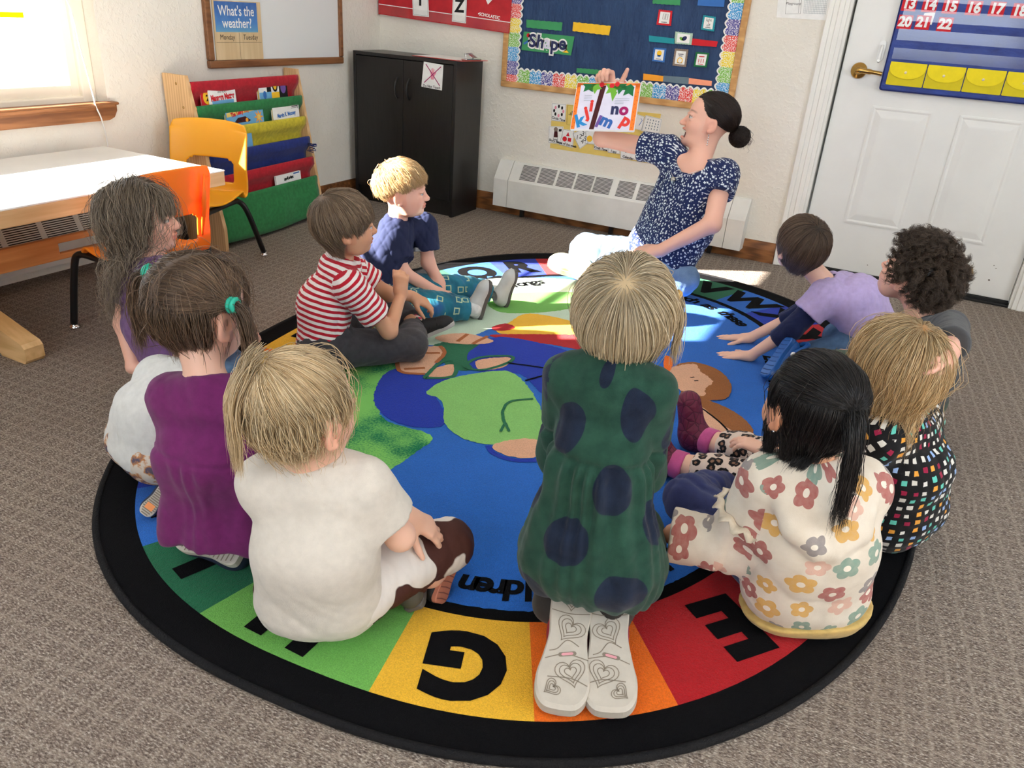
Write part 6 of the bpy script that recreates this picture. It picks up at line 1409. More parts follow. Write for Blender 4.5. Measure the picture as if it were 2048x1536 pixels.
# --- girl in the green dotted dress, kneeling in the foreground
def girl_green():
    r = person((-.37, 1.12), 'person with blond bob in green dress with navy dots, kneeling with soles showing'); f = toward((-.37, 1.1), (-.75, 3.1))
    g = Fig((-.358, 1.112, .20), (-.370, 1.128, .545), f, Head((-.374, 1.172, .632), f, .12, .02, 1.02), .91, sw=.072, hw=.046)
    sd = g.side; g.ER = g.SR-V3(0, 0, .185)+f*.05+sd*.004; g.EL = g.SL-V3(0, 0, .185)+f*.05-sd*.006; g.WR = g.ER+f*.12-V3(0, 0, .05)-sd*.05; g.WL = g.EL+f*.12-V3(0, 0, .05)+sd*.05
    for s_, n in ((1, 'R'), (-1, 'L')): setattr(g, 'K'+n, V3(*(g.P+f*.20+sd*s_*.075-V3(0, 0, .145)))); setattr(g, 'A'+n, V3(*(g.P-f*.03+sd*s_*.055)*V3(1, 1, 0)+V3(0, 0, .075)))
    S = body_sdf(g, hands=[dict(wrist=g.WR, d=f-sd*.5, n=V3(0, 0, 1), side=1, s=.64), dict(wrist=g.WL, d=f+sd*.5, n=V3(0, 0, 1), side=-1, s=.64)])
    body_mesh(r, S, g, 'fair', ASHB[1], .0036)
    D_ = shirt_sdf(g, .012, 1.9, .006, k=.04, ks=.008, waist=.95); w = g.M+V3(0, 0, .042)
    D_.P = [q for q in D_.P]                                              # skirt gathered at the waist
    zc = lambda z: V3(g.P[0], g.P[1], z)
    for s_ in (-1, 1):
        D_.cap(w+sd*s_*.022, zc(.25)-f*.015+sd*s_*.034, .050, .072, .02); D_.cap(zc(.25)-f*.015+sd*s_*.034, zc(.19)-f*.01+sd*s_*.038, .074, .086, .03); D_.cap(zc(.19)-f*.005+sd*s_*.036, zc(.15)+f*.02+sd*s_*.045, .086, .086, .03); D_.cap(zc(.14)+f*.05+sd*s_*.045, zc(.11)+f*.19+sd*s_*.055, .086, .07, .04)
    D_.plane(zc(.120)-f*.10, -V3(0, 0, 1)-f*.12)
    wz = w[2]
    def gather(p):
        an = np.arctan2((p-zc(0))@sd, -((p-zc(0))@f)); z = p[..., 2]; fall = 1/(1+np.exp((z-wz+.005)/.006)); near = np.exp(-np.maximum(0, wz-z)/.09)
        fold = (np.sin(an*19+2*np.sin(an*4+1)+z*8)*.0065+np.sin(an*6+1)*.005*(1-near))*fall*(.30+.70*near); seam = -.006*np.exp(-((z-wz)/.006)**2)
        return -fold-seam*0+base(p)+.006*np.exp(-((z-wz)/.007)**2)
    base = wrinkle(3, .0018, (40, 80), (1, 1, .5)); D_.fn = gather; D_.amp = .018
    V, F = D_.mesh(.004, .017); o, V, F = mesh_np('dress', V, F, MATS['dotted_green'], r)
    pattern_coords(o, V, F, [(zc(.05), zc(.56), -f, .10), (g.SR, g.ER, sd, .036), (g.SL, g.EL, -sd, .036)])
    L_ = Sdf(); q = g.k
    for kn, an, s_ in ((g.KR, g.AR, 1), (g.KL, g.AL, -1)): L_.cap(g.P+sd*s_*.06-V3(0, 0, .03), kn, .066, .05, .03); L_.cap(kn, an, .05, .036, .03)
    garment(r, 'leggings', L_, MATS['black_legging'], None, .005, .001, 4)
    # shoes: soles turned up towards the camera, hearts pressed into the rubber
    for hx, tx, up_, lb in (((1148, 1176, .118), (1118, 1418, .040), 1, 'left'), ((1216, 1180, .118), (1222, 1424, .040), 1, 'right')):
        he, to = U(*hx), U(*tx); ax = nrm(to-he); nrm_up = nrm(np.cross(np.cross(ax, nrm(CAM_O-he)), ax)); nu_ = nrm(nrm_up*.8+V3(0, 0, .55))
        sh, Wf, R, k, so = shoe(r, he, to, -nu_, [MATS['upper_red'], MATS['sole_white'], MATS['sole_groove']], tread=False)
        Fq = Fr(he, np.cross(to-he, nu_), to-he); L = np.linalg.norm(to-he); b = MB(); sg = 1 if lb == 'left' else -1
        def heart(cx, cy, s_, rot):
            pts = []
            for q in np.linspace(0, 2*PI, 33)[:-1]: X, Y = 16*math.sin(q)**3/17, (13*math.cos(q)-5*math.cos(2*q)-2*math.cos(3*q)-math.cos(4*q))/17; pts.append((cx+s_*(X*math.cos(rot)-Y*math.sin(rot)), cy+s_*(X*math.sin(rot)+Y*math.cos(rot))))
            return pts
        for cx, cy, s_, rot in ((0, .10, .019, PI), (-.002*sg, .36, .021, PI-.5*sg), (-.012*sg, .71, .021, PI+.35*sg), (.016*sg, .85, .012, PI-.9*sg)):
            for q in (1., .72, .40):
                b.line(Fq, heart(cx, cy*L, s_*q*k, rot), .0016, .0006, 0, True)
        for pts in ([(-.026, .215), (0, .235), (.026, .215)], [(-.016, .50), (.0, .46), (.012, .54), (.022, .565)], [(-.03*sg, .60), (0, .575), (.026*sg, .63)], [(-.032*sg, .80), (-.01*sg, .76), (.02*sg, .77)]): b.line(Fq, smooth_line([(x*k, y*L) for x, y in pts], 5), .0018, .0006, 0)
        b.build('heart_tread', MATS['sole_groove'], so)
        b = MB(); b.rect(Fq, -.014*k, .555*L, .010*k, .59*L, .0007, 0, 0, .004, .25*sg); b.rect(Fq, -.010*k, .562*L, .006*k, .583*L, .0010, 0, 1, .003, .25*sg); b.build('light_window', [MATS['sole_groove'], mat('light_pink', lin(214, 150, 160), .4)], so)
        b = MB(); b.box(he+(to-he)*.45-nu_*.03-np.cross(nrm(to-he), nu_)*.036*k*sg, (.010, .04, .02), 0, .003, np.stack([np.cross(ax, nu_), ax, nu_], 1)); b.build('strap', MATS['strap_pink'], sh)
    rng = RG(1); H = g.head; hem = ([0, .6, 1.0, 1.5, 2.2, 3.15], [.02, .0, -.075, -.098, -.104, -.108]); cr = (.02, -.62, .80)
    roots = scalp_roots(H, 3600, rng); hs = grow(H, roots, rng, .30, 1.0, .55, .013, hem=hem, crown=cr, clump=.5, wave=.0016, wavel=.12, frizz=.0016)
    hs2 = grow(H, scalp_roots(H, 70, rng), rng, .30, 1., .4, .020, hem=hem, crown=cr, clump=.1, frizz=.006)
    tp = H.w((.079, .035, .03)); tl_ = tail(tp, H.R@V3(.5, .1, -.6), 130, rng, .13, .10, 1., .006, .002, .08, .002, H, (), .008)
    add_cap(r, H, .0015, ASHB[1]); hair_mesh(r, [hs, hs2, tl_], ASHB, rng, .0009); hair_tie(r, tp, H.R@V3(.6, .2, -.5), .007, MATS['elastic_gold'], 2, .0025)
girl_green()
# --- girl with high ponytail, white tee and cow print trousers
def girl_cow():
    r = person((-.74, .85), 'person with blond ponytail in white tee and brown cow-print trousers'); f = toward((-.74, .85), None, 14)
    g = Fig((-.765, .850, .098), (-.756, .842, .365), f, Head(U(606, 815, .487), toward((-.74, .85), (-.55, 3.)), -.04, .05, 1.03), 1.02, sw=.077, hw=.045); sd = g.side
    g.ER = U(800, 1072, .215); g.WR = U(790, 1080, .165)+f*.09; g.EL = g.SL+V3(-.01, .05, -.15)+f*.07; g.EL = U(735, 965, .285)+f*.02; g.WL = U(812, 1030, .215)
    g.WR = g.ER+nrm(f-V3(.55, 0, .1))*.125
    g.KR = U(893, 1090, .105); g.AR = U(770, 1150, .06)+f*.05; g.KL = g.HL+f*.20-sd*.07-V3(0, 0, .02); g.AL = U(862, 1150, .060)
    S = body_sdf(g, hands=[dict(wrist=g.WL, d=U(850, 1048, .19)-g.WL, n=V3(.2, -.3, 1), side=-1, s=.66, curl=(.3, .35, .4, .5)), dict(wrist=g.WR, d=f-sd*.6, n=V3(0, 0, 1), side=1, s=.66)])
    body_mesh(r, S, g, 'fair', BLOND[1], .0034)
    garment(r, 't_shirt', shirt_sdf(g, .014, .60, .010, hem=-.070, belly=1), MATS['white_jersey'], None, .004, .003, 11, [(g.P-sd*0+g.up*.05, .10, .9), (g.SR, .07, .6)], fr=(40, 80))
    garment(r, 'trousers', legs_sdf(g, .009), MATS['cow_print'], None, .004, .002, 12)
    shoe(r, U(832, 1222, .02), U(842, 1150, .05)+V3(-.03, .05, 0), V3(-.3, -.5, .8), [MATS['upper_olive'], MATS['sole_grey'], MATS['sole_grey_dark']])
    hl = U(880, 1207, .016); to = D(917, 1098, np.dot(hl-CAM_O, _fw)+.02); o, *_ = shoe(r, hl, to, -(_r2*.80-_fw*.55), [MATS['upper_black'], MATS['sole_tan'], MATS['sole_tan_dark']])
    rng = RG(2); H = g.head; T = H.w((-.030, -.060, .090)); L2 = (HAIRLINE[0], [z+.02 for z in HAIRLINE[1]])
    roots = scalp_roots(H, 2600, rng); ok = roots[:, 2] > -.30+.25*(roots[:, 1] > .2)+rng.normal(0, .12, len(roots)); a = grow(H, roots[ok], rng, .20, 1, 1, .007, tie=T, clump=.2, wave=.0012, wavel=.1, frizz=.0022)
    lowr = roots[roots[:, 2] < -.02+.25*(roots[:, 1] > .2)]; low = grow(H, lowr, rng, .085, .4, .8, .010, clump=.45, wave=.003, wavel=.06, frizz=.006, coll=body_caps(g))
    pt = tail(T+V3(0, 0, .008), nrm(H.R@V3(-.10, -.9, .22)), 900, rng, .20, .06, 1., .012, .002, .09, .002, H, body_caps(g), .022, stiff=.55)
    wisp = grow(H, scalp_roots(H, 90, rng), rng, .15, .8, .7, .02, clump=.1, wave=.004, wavel=.08, frizz=.008)
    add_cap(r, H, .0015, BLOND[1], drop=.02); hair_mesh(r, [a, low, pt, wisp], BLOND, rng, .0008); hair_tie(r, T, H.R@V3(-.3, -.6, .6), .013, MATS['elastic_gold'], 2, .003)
girl_cow()
# --- girl with two pigtails in a plum dress
def girl_plum():
    r = person((-1.09, .9), 'person with brown pigtails in teal hair ties wearing a plum dress'); f = toward((-1.09, .9), None, 8)
    g = Fig((-1.056, .905, .160), (-1.042, .900, .405), f, Head(U(402, 612, .545), toward((-1.1, .9), (-.95, 3.)), -.10, .06, 1.06), 1.03, sw=.080); sd = g.side
    g.ER = g.SR+V3(.0, 0, -.15)+f*.05+sd*.018; g.EL = g.SL+V3(0, 0, -.15)+f*.05-sd*.018; g.WR = g.ER+f*.12-V3(0, 0, .05)-sd*.04; g.WL = g.EL+f*.12-V3(0, 0, .05)+sd*.04
    for s_, n in ((1, 'R'), (-1, 'L')): setattr(g, 'K'+n, g.P*V3(1, 1, 0)+f*.20+sd*s_*.10+V3(0, 0, .055)); setattr(g, 'A'+n, g.P*V3(1, 1, 0)+f*.02+sd*s_*.07+V3(0, 0, .06))
    S = body_sdf(g, hands=[dict(wrist=g.WR, d=f-sd*.3, n=V3(0, 0, 1), side=1, s=.64), dict(wrist=g.WL, d=f+sd*.3, n=V3(0, 0, 1), side=-1, s=.64)]); body_mesh(r, S, g, 'fair', BROWN[1], .0036)
    D_ = shirt_sdf(g, .010, 1.85, .004, k=.035); c0 = g.P*V3(1, 1, 0); w = g.P*.42+g.N*.58
    
    for s_ in (-1, 1): D_.cap(w+sd*s_*.022, c0+V3(0, 0, .12)-f*.012+sd*s_*.036, .058, .072, .02); D_.cap(c0+V3(0, 0, .10)-f*.012+sd*s_*.036, c0+V3(0, 0, .07)+f*.17+sd*s_*.06, .074, .07, .05)
    D_.plane(c0-f*.06+V3(0, 0, .088), -V3(0, 0, 1)-f*.45); base = wrinkle(21, .002, (40, 80), (1, 1, .6))
    def gather(p):
        l = p-c0; an = np.arctan2(l@sd, -(l@f)); h = (p-w)@g.up; fall = 1/(1+np.exp((h+.004)/.005)); near = np.exp(-np.maximum(0, -h)/.07)
        return -(np.sin(an*17+2*np.sin(an*5)+p[..., 2]*6)*.0034)*fall*(.3+.7*near)-np.sin(an*7+.6)*.004*fall*(1-near)+.0035*np.exp(-(h/.005)**2)+base(p)
    D_.fn = gather; D_.amp = .013; V, F = D_.mesh(.004, .017); mesh_np('dress', V, F, MATS['plum_jersey'], r)
    for he, to, up_ in ((U(334, 972, .085), U(286, 1030, .028), V3(-.2, .9, -.35)), (U(478, 1108, .06), U(356, 1062, .055), V3(.1, .75, -.4))):
        cdir = nrm(CAM_O-he); o, Wf, R, k, so = shoe(r, he, to, -nrm(cdir+V3(0, 0, .2)), [MATS['upper_navy'], MATS['sole_white'], MATS['sole_groove']], tread=False)
        Fq = Fr(he, R[:, 0]*-1, R[:, 1]); Fq.n = -R[:, 2]; L = np.linalg.norm(to-he); b = MB()
        for j in range(15): y = .06+.88*j/14; w_ = np.interp(y, [0, .2, .45, .76, 1.], [.016, .026, .023, .032, .012])*k; b.line(Fq, [(-w_, y*L), (w_, y*L)], .003, .0007, 0)
        b.rect(Fq, -.02*k, .62*L, .02*k, .80*L, .0010, 0, 1); b.build('ribbed_tread', [MATS['sole_groove'], MATS['tread_orange']], so)
    rng = RG(3); H = g.head; TL, TR = H.w((-.092, -.038, .042)), H.w((.090, -.006, .030)); roots = scalp_roots(H, 3600, rng); az = np.arctan2(np.abs(roots[:, 0]), roots[:, 1]); up_ = roots[:, 2] > np.where(az > 1.9, -.12, -.35)+rng.normal(0, .13, len(roots))
    L_ = roots[:, 0] < -.02; a = grow(H, roots[up_ & L_], rng, .18, 1, 1, .008, tie=TL, clump=.35, frizz=.0022); b_ = grow(H, roots[up_ & ~L_], rng, .18, 1, 1, .008, tie=TR, clump=.35, frizz=.0022)
    bang = roots[(roots[:, 1] > .55) & (roots[:, 2] > .4)]; bg = grow(H, bang[:260], rng, .12, 1., .6, .012, hem=([0, .9, 3.2], [.0, -.03, -.06]), crown=(0, 0, 1), clump=.5, frizz=.002)
    low = grow(H, roots[roots[:, 2] < np.where(az > 1.9, .12, -.15)], rng, .095, .3, 1., .014, clump=.5, wave=.002, wavel=.07, frizz=.004)
    t1 = tail(TL, H.R@V3(-.65, -.35, .05), 330, rng, .17, .12, 1., .009, .003, .09, .003, H, (), .02, stiff=.33); t2 = tail(TR, H.R@V3(.65, .25, .1), 330, rng, .155, .14, 1., .009, .003, .09, .003, H, (), .012, stiff=.35)
    wisp = grow(H, scalp_roots(H, 70, rng), rng, .10, .8, .6, .03, clump=.1, frizz=.010)
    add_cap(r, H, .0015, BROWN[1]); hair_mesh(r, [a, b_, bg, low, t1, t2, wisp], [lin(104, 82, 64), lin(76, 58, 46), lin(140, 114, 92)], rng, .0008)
    hair_tie(r, TL, H.R@V3(-.7, -.2, .1), .0105, MATS['elastic_teal'], 2, .0048); hair_tie(r, TR, H.R@V3(.7, .2, .1), .0105, MATS['elastic_teal'], 2, .0048)
girl_plum()
# --- girl with long wavy hair by the table
def girl_long():
    r = person((-1.75, 1.3), 'person with long wavy brown hair in a mauve tee beside the table'); f = toward((-1.75, 1.3), (-1.0, 3.2))
    hc = U(282, 432, .512); g = Fig((hc[0]+.068, hc[1]-.025, .10), (hc[0]+.046, hc[1]-.018, .385), f, Head(hc, toward(hc, (-.2, 2.6)), .06, .0, 1.02), 1.03, sw=.077); sd = g.side
    wr = U(268, 752, .02); g.SL = D(258, 560, np.dot(g.SL-CAM_O, _fw)-.04); g.WL = D(268, 735, np.dot(g.SL-CAM_O, _fw)+.0); g.WL[2] = max(.03, g.WL[2]); g.EL = (g.SL+g.WL)/2+V3(-.015, -.01, 0); g.ER = g.SR+V3(.02, 0, -.16)+f*.05; g.WR = g.ER+f*.12-V3(0, 0, .04)-sd*.05
    g.KR = g.HR+f*.15+sd*.12-V3(0, 0, .02); g.AR = g.P*V3(1, 1, 0)+f*.2+V3(0, 0, .045)-sd*.06; g.KL = g.HL+f*.15-sd*.12-V3(0, 0, .02); g.AL = g.P*V3(1, 1, 0)+f*.16+V3(0, 0, .045)+sd*.06
    S = body_sdf(g, hands=[dict(wrist=g.WL, d=f*.8+sd*.3-V3(0, 0, .1), n=V3(0, 0, 1), side=-1, s=.64), dict(wrist=g.WR, d=f-sd*.4, n=V3(0, 0, 1), side=1, s=.64)]); body_mesh(r, S, g, 'pink', BROWN[1], .0032)
    garment(r, 't_shirt', shirt_sdf(g, .011, .52, .008, hem=-.06), MATS['mauve_jersey'], None, .004, .003, 31); garment(r, 'trousers', legs_sdf(g, .010), MATS['dark_jeans'], None, .005, .002, 32)
    rng = RG(4); H = g.head; roots = scalp_roots(H, 3800, rng); fr_ = (roots[:, 1] > .5) & (np.abs(roots[:, 0]) < .6); cp = body_caps(g, .012)
    fringe = grow(H, roots[fr_], rng, .16, 1., .6, .014, hem=([0, .7, 1.1, 3.2], [.005, -.012, -.06, -.2]), crown=(0, -.3, .95), clump=.5, frizz=.003)
    lg = grow(H, roots[~fr_], rng, .43, .8, .9, .024, part=0., clump=.6, coll=cp, wave=.011, wavel=.085, frizz=.007, M=18, steps=36); fz = grow(H, scalp_roots(H, 420, rng)[:], rng, .40, .8, .75, .05, part=0., clump=.1, coll=cp, wave=.014, wavel=.06, frizz=.016, M=18)
    add_cap(r, H, .0015, BROWN[1]); hair_mesh(r, [fringe, lg, fz], [lin(122, 106, 90), lin(90, 76, 64), lin(164, 148, 128)], rng, .0008, dark=.7)
girl_long()
# --- child in the pale grey tee, head hidden behind the pigtails
def child_grey():
    r = person((-1.40, 1.0), 'person in a pale grey tee sitting between the mauve tee and the plum dress'); f = toward((-1.4, 1.0), None, -14)
    g = Fig((-1.425, 1.035, .10), D(362, 752, 1.80), f, None, 1.0, sw=.073); hc = D(405, 648, 1.84); g.head = Head(hc, toward(hc, (-1.1, 3.)), -.15, 0, .95); sd = g.side
    g.ER = D(478, 790, 1.86); g.EL = g.SL+f*.10-V3(0, 0, .14); g.WR = D(470, 850, 1.93); g.WL = g.EL+f*.10-V3(0, 0, .04)+sd*.05
    g.KR = g.HR+f*.16+sd*.10-V3(0, 0, .01); g.AR = g.P*V3(1, 1, 0)+f*.20+V3(0, 0, .045)-sd*.05; g.KL = g.HL+f*.13-sd*.12-V3(0, 0, .02); g.AL = g.P*V3(1, 1, 0)+f*.17+V3(0, 0, .045)+sd*.05
    S = body_sdf(g, hands=[dict(wrist=g.WR, d=f-sd*.3, n=V3(0, 0, 1), side=1, s=.6), dict(wrist=g.WL, d=f+sd*.3, n=V3(0, 0, 1), side=-1, s=.6)]); body_mesh(r, S, g, 'fair', LBROWN[1], .0036)
    garment(r, 't_shirt', shirt_sdf(g, .014, .7, .008, hem=-.045, belly=1), MATS['grey_jersey'], None, .004, .003, 41, fr=(35, 70))
    m, t = newmat('leaf_print', .8, .2); o = t.obj(); t.col(t.ramp(t.noise(o, 38., 3.), [(.46, lin(206, 196, 184)), (.52, lin(186, 128, 80)), (.60, lin(90, 84, 100))])); garment(r, 'trousers', legs_sdf(g, .011), m, None, .005, .002, 42)
    rng = RG(5); H = g.head; hs = grow(H, scalp_roots(H, 1500, rng), rng, .16, 1., .6, .014, hem=([0, .7, 1.2, 3.2], [.01, -.0, -.06, -.085]), crown=(0, -.4, .9), clump=.5, frizz=.002); add_cap(r, H, .0015, LBROWN[1]); hair_mesh(r, [hs], LBROWN, rng, .0013)
child_grey()
# --- boy in the red striped tee
def boy_stripe():
    r = person((-1.48, 1.8), 'person in red and white striped tee sitting cross-legged on the rug'); f = toward((-1.48, 1.78), (-.55, 2.5)); hc = U(690, 446, .478)
    g = Fig((-1.500, 1.735, .098), (-1.468, 1.800, .355), f, Head(hc, toward(hc, (-.75, 2.55)), .03, .04, 1.0), 1.0, sw=.081); sd = g.side
    g.SR = D(700, 572, np.dot(g.SR-CAM_O, _fw)); g.ER = D(778, 662, np.dot(g.P-CAM_O, _fw)-.03); g.WR = D(802, 590, np.dot(g.P-CAM_O, _fw)+.05); g.EL = D(775, 588, np.dot(g.P-CAM_O, _fw)+.12); g.WL = D(822, 592, np.dot(g.P-CAM_O, _fw)+.20)
    g.KR = U(822, 690, .065); g.AR = U(760, 668, .05)+V3(.05, .12, 0); g.KL = U(772, 600, .11); g.AL = U(822, 645, .075)
    S = body_sdf(g, hands=[dict(wrist=g.WR, d=V3(-.02, .02, 1), n=V3(.45, -.9, 0), side=1, s=.66, curl=(1.1, 1.2, 1.25, 1.3), thumb=(.2, .6)), dict(wrist=g.WL, d=V3(.6, .5, -.35), n=V3(.1, -.3, 1), side=-1, s=.66, curl=(.4, .5, .55, .6))]); body_mesh(r, S, g, 'tan', BROWN[1], .0030)
    garment(r, 't_shirt', shirt_sdf(g, .011, .66, .008, hem=-.066), MATS['striped_knit'], torso_segs(g), .004, .0028, 51)
    garment(r, 'trousers', legs_sdf(g, .010, .92), MATS['grey_trouser'], None, .004, .003, 52)
    sk = Sdf().cap(g.KL*.3+g.AL*.7, g.AL+V3(.02, .02, -.01), .027, .026, .01); garment(r, 'sock', sk, MATS['striped_sock'], [(g.KL, g.AL, V3(0, 0, 1), .026)], .003, 0)
    o, W, R, k, so = shoe(r, U(835, 682, .015), U(910, 648, .075), V3(-.35, -.1, .9), [MATS['upper_black'], MATS['sole_light'], MATS['sole_groove']])
    b = MB()
    for y in (.42, .62): b.tube([W(-.030, y, .030), W(-.014, y, .052), W(.014, y, .052), W(.030, y, .030)], .006, n=8)
    b.build('strap', MATS['upper_black'], o); MB().ball(W(0, .52, .046), (.016, .008, .010), 0, 12, 8, R).ball(W(0.01, .78, .034), (.012, .008, .008), 0, 12, 8, R).build('lining', MATS['strap_pink'], o)
    rng = RG(6); H = g.head; hem = ([0, .7, .95, 1.25, 1.45, 1.75, 2.1, 3.15], [.020, .012, -.012, -.025, -.012, -.04, -.098, -.125]); hs = grow(H, scalp_roots(H, 3200, rng), rng, .24, 1., .55, .010, hem=hem, crown=(.05, -.62, .78), clump=.6, frizz=.0028, wave=.0015, wavel=.09)
    add_cap(r, H, .0015, LBROWN[1]); hair_mesh(r, [hs], [lin(128, 104, 82), lin(92, 72, 56), lin(168, 146, 122)], rng, .0009)
boy_stripe()
# --- blond boy in the navy tee
def boy_navy():
    r = person((-1.6, 2.25), 'person with short blond hair in navy tee and teal trousers, legs stretched out'); hc = U(806, 378, .475); f = toward((-1.6, 2.2), (-.6, 2.75))
    g = Fig((-1.625, 2.21, .098), (-1.600, 2.270, .352), f, Head(hc, toward(hc, (-.7, 2.75)), .02, .05, 1.0), 1.0, sw=.075); sd = g.side; dz = np.dot(g.P-CAM_O, _fw)
    g.SR = D(790, 478, dz-.05); g.SL = D(848, 452, dz+.02); g.ER = D(806, 545, dz-.06); g.WR = D(872, 582, dz+.03); g.EL = D(856, 525, dz+.06); g.WL = D(884, 572, dz+.09)
    g.KR = U(866, 612, .075); g.AR = U(938, 618, .055); g.KL = U(908, 578, .085); g.AL = U(980, 583, .06)
    S = body_sdf(g, hands=[dict(wrist=g.WR, d=V3(.6, .4, -.2), n=V3(0, -.2, 1), side=1, s=.60, curl=(.3, .4, .4, .5)), dict(wrist=g.WL, d=V3(.3, -.1, -.7), n=V3(.5, 0, .5), side=-1, s=.60)]); body_mesh(r, S, g, 'pink', GOLD[1], .0030)
    pr = D(828, 516, dz+.01); pa = nrm(D(842, 490, dz)-D(818, 540, dz-.02))
    def pt_(V):                                                           # pale leaf-like print on the chest
        c = np.tile(np.array(lin(38, 44, 72)[:3]), (len(V), 1)); l = V-pr; a_ = l@pa; q_ = np.linalg.norm(l-a_[:, None]*pa, axis=1); c[(np.abs(a_) < .058) & (q_ < .024*(1-(a_/.06)**2))] = lin(222, 224, 226)[:3]; return c
    garment(r, 't_shirt', shirt_sdf(g, .011, .64, .010, hem=-.066), MATS['navy_print'], None, .003, .0028, 61, paint=pt_)
    garment(r, 'trousers', legs_sdf(g, .011, .95), MATS['teal_print'], leg_segs(g), .004, .003, 62)
    for an, kn, hl, to in ((g.AR, g.KR, U(948, 636, .012), U(966, 607, .125)), (g.AL, g.KL, U(1000, 612, .012), U(1032, 571, .130))):
        sk = Sdf().cap(an+(kn-an)*.25, an+nrm(an-kn)*.02, .027, .027, .01); garment(r, 'sock', sk, MATS['grey_sock'], None, .004, 0)
        ax = nrm(an-kn); to = hl+nrm(V3(0, 0, 1)+ax*.25)*.150; shoe(r, hl+ax*.025, to+ax*.025, -ax+V3(0, 0, .12), [MATS['upper_grey'], MATS['sole_grey'], MATS['sole_grey_dark']])
    rng = RG(7); H = g.head; roots = scalp_roots(H, 3600, rng); top = roots[:, 2] > .12-.2*(roots[:, 1] < -.3); az = np.arctan2(np.abs(roots[:, 0]), roots[:, 1])
    a = grow(H, roots[top], rng, .070, 1., .35, .014, crown=(.0, -.72, .66), clump=.6, wave=.0030, wavel=.06, frizz=.0028, hem=([0, .8, 1.1, 1.5, 3.2], [.030, .022, .018, .012, -.03])); s_ = grow(H, roots[~top], rng, .022, .4, 1., .007, clump=.3, frizz=.0015)
    wisp = grow(H, scalp_roots(H, 50, rng, lo=.4), rng, .05, .8, .1, .02, clump=.1, frizz=.006)
    add_cap(r, H, .0015, GOLD[1]); hair_mesh(r, [a, s_, wisp], [lin(206, 168, 116), lin(176, 136, 88), lin(232, 206, 164)], rng, .0008)
boy_navy()
# --- boy in the lilac tee leaning on his hands
def boy_lilac():
    r = person((-.05, 2.75), 'person in lilac tee over navy sleeves leaning on both hands'); hc = U(1604, 488, .432); f = nrm(V3(-.93, .25, 0))
    g = Fig((.0, 2.775, .135), (-.185, 2.742, .296), f, Head(hc, toward(hc, (-1.05, 3.25), -14), .16, -.10, 1.02), 1.02, sw=.078, M=(-.09, 2.745, .265)); sd = g.side
    g.WR = U(1498, 676, .030); g.WL = U(1500, 712, .030); g.ER = (g.SR+g.WR)/2+V3(.02, .02, 0); g.EL = (g.SL+g.WL)/2+V3(.02, -.03, .005)
    g.KL = g.P*V3(1, 1, 0)+V3(-.19, -.12, .06); g.AL = g.P*V3(1, 1, 0)+V3(.04, -.14, .05); g.KR = g.P*V3(1, 1, 0)+V3(-.12, .17, .06); g.AR = g.P*V3(1, 1, 0)+V3(.05, .10, .05)
    hd = nrm(U(1452, 676, .01)-g.WR)*V3(1, 1, 0); hd2 = nrm(U(1452, 712, .01)-g.WL)*V3(1, 1, 0)
    S = body_sdf(g, hands=[dict(wrist=g.WR, d=hd-V3(0, 0, .16), n=V3(0, 0, 1), side=1, s=.68, curl=(.05, .05, .05, .08), curl2=(.05,)*4, thumb=(.8, .05), spread=.16), dict(wrist=g.WL, d=hd2-V3(0, 0, .16), n=V3(0, 0, 1), side=-1, s=.68, curl=(.05, .05, .05, .08), curl2=(.05,)*4, thumb=(.8, .05), spread=.16)]); body_mesh(r, S, g, 'fair', DARK[1], .0030)
    U_ = shirt_sdf(g, .008, 1.35, .004); garment(r, 'undershirt', U_, MATS['deep_navy_jersey'], None, .004, .002, 71)
    garment(r, 't_shirt', shirt_sdf(g, .015, .50, .012, hem=-.055), MATS['lilac_jersey'], None, .004, .003, 72, fr=(40, 80)); garment(r, 'trousers', legs_sdf(g, .011), MATS['dark_jeans'], None, .005, .0025, 73)
    rng = RG(8); H = g.head; hem = ([0, .7, 1.0, 1.4, 1.8, 2.2, 3.15], [.015, .005, -.03, -.055, -.075, -.092, -.10]); hs = grow(H, scalp_roots(H, 3200, rng), rng, .22, 1., .5, .010, hem=hem, crown=(.1, -.58, .80), clump=.6, frizz=.0022, wave=.001, wavel=.1)
    add_cap(r, H, .0015, DARK[1]); hair_mesh(r, [hs], [lin(106, 84, 68), lin(74, 57, 46), lin(140, 116, 98)], rng, .0009)
boy_lilac()
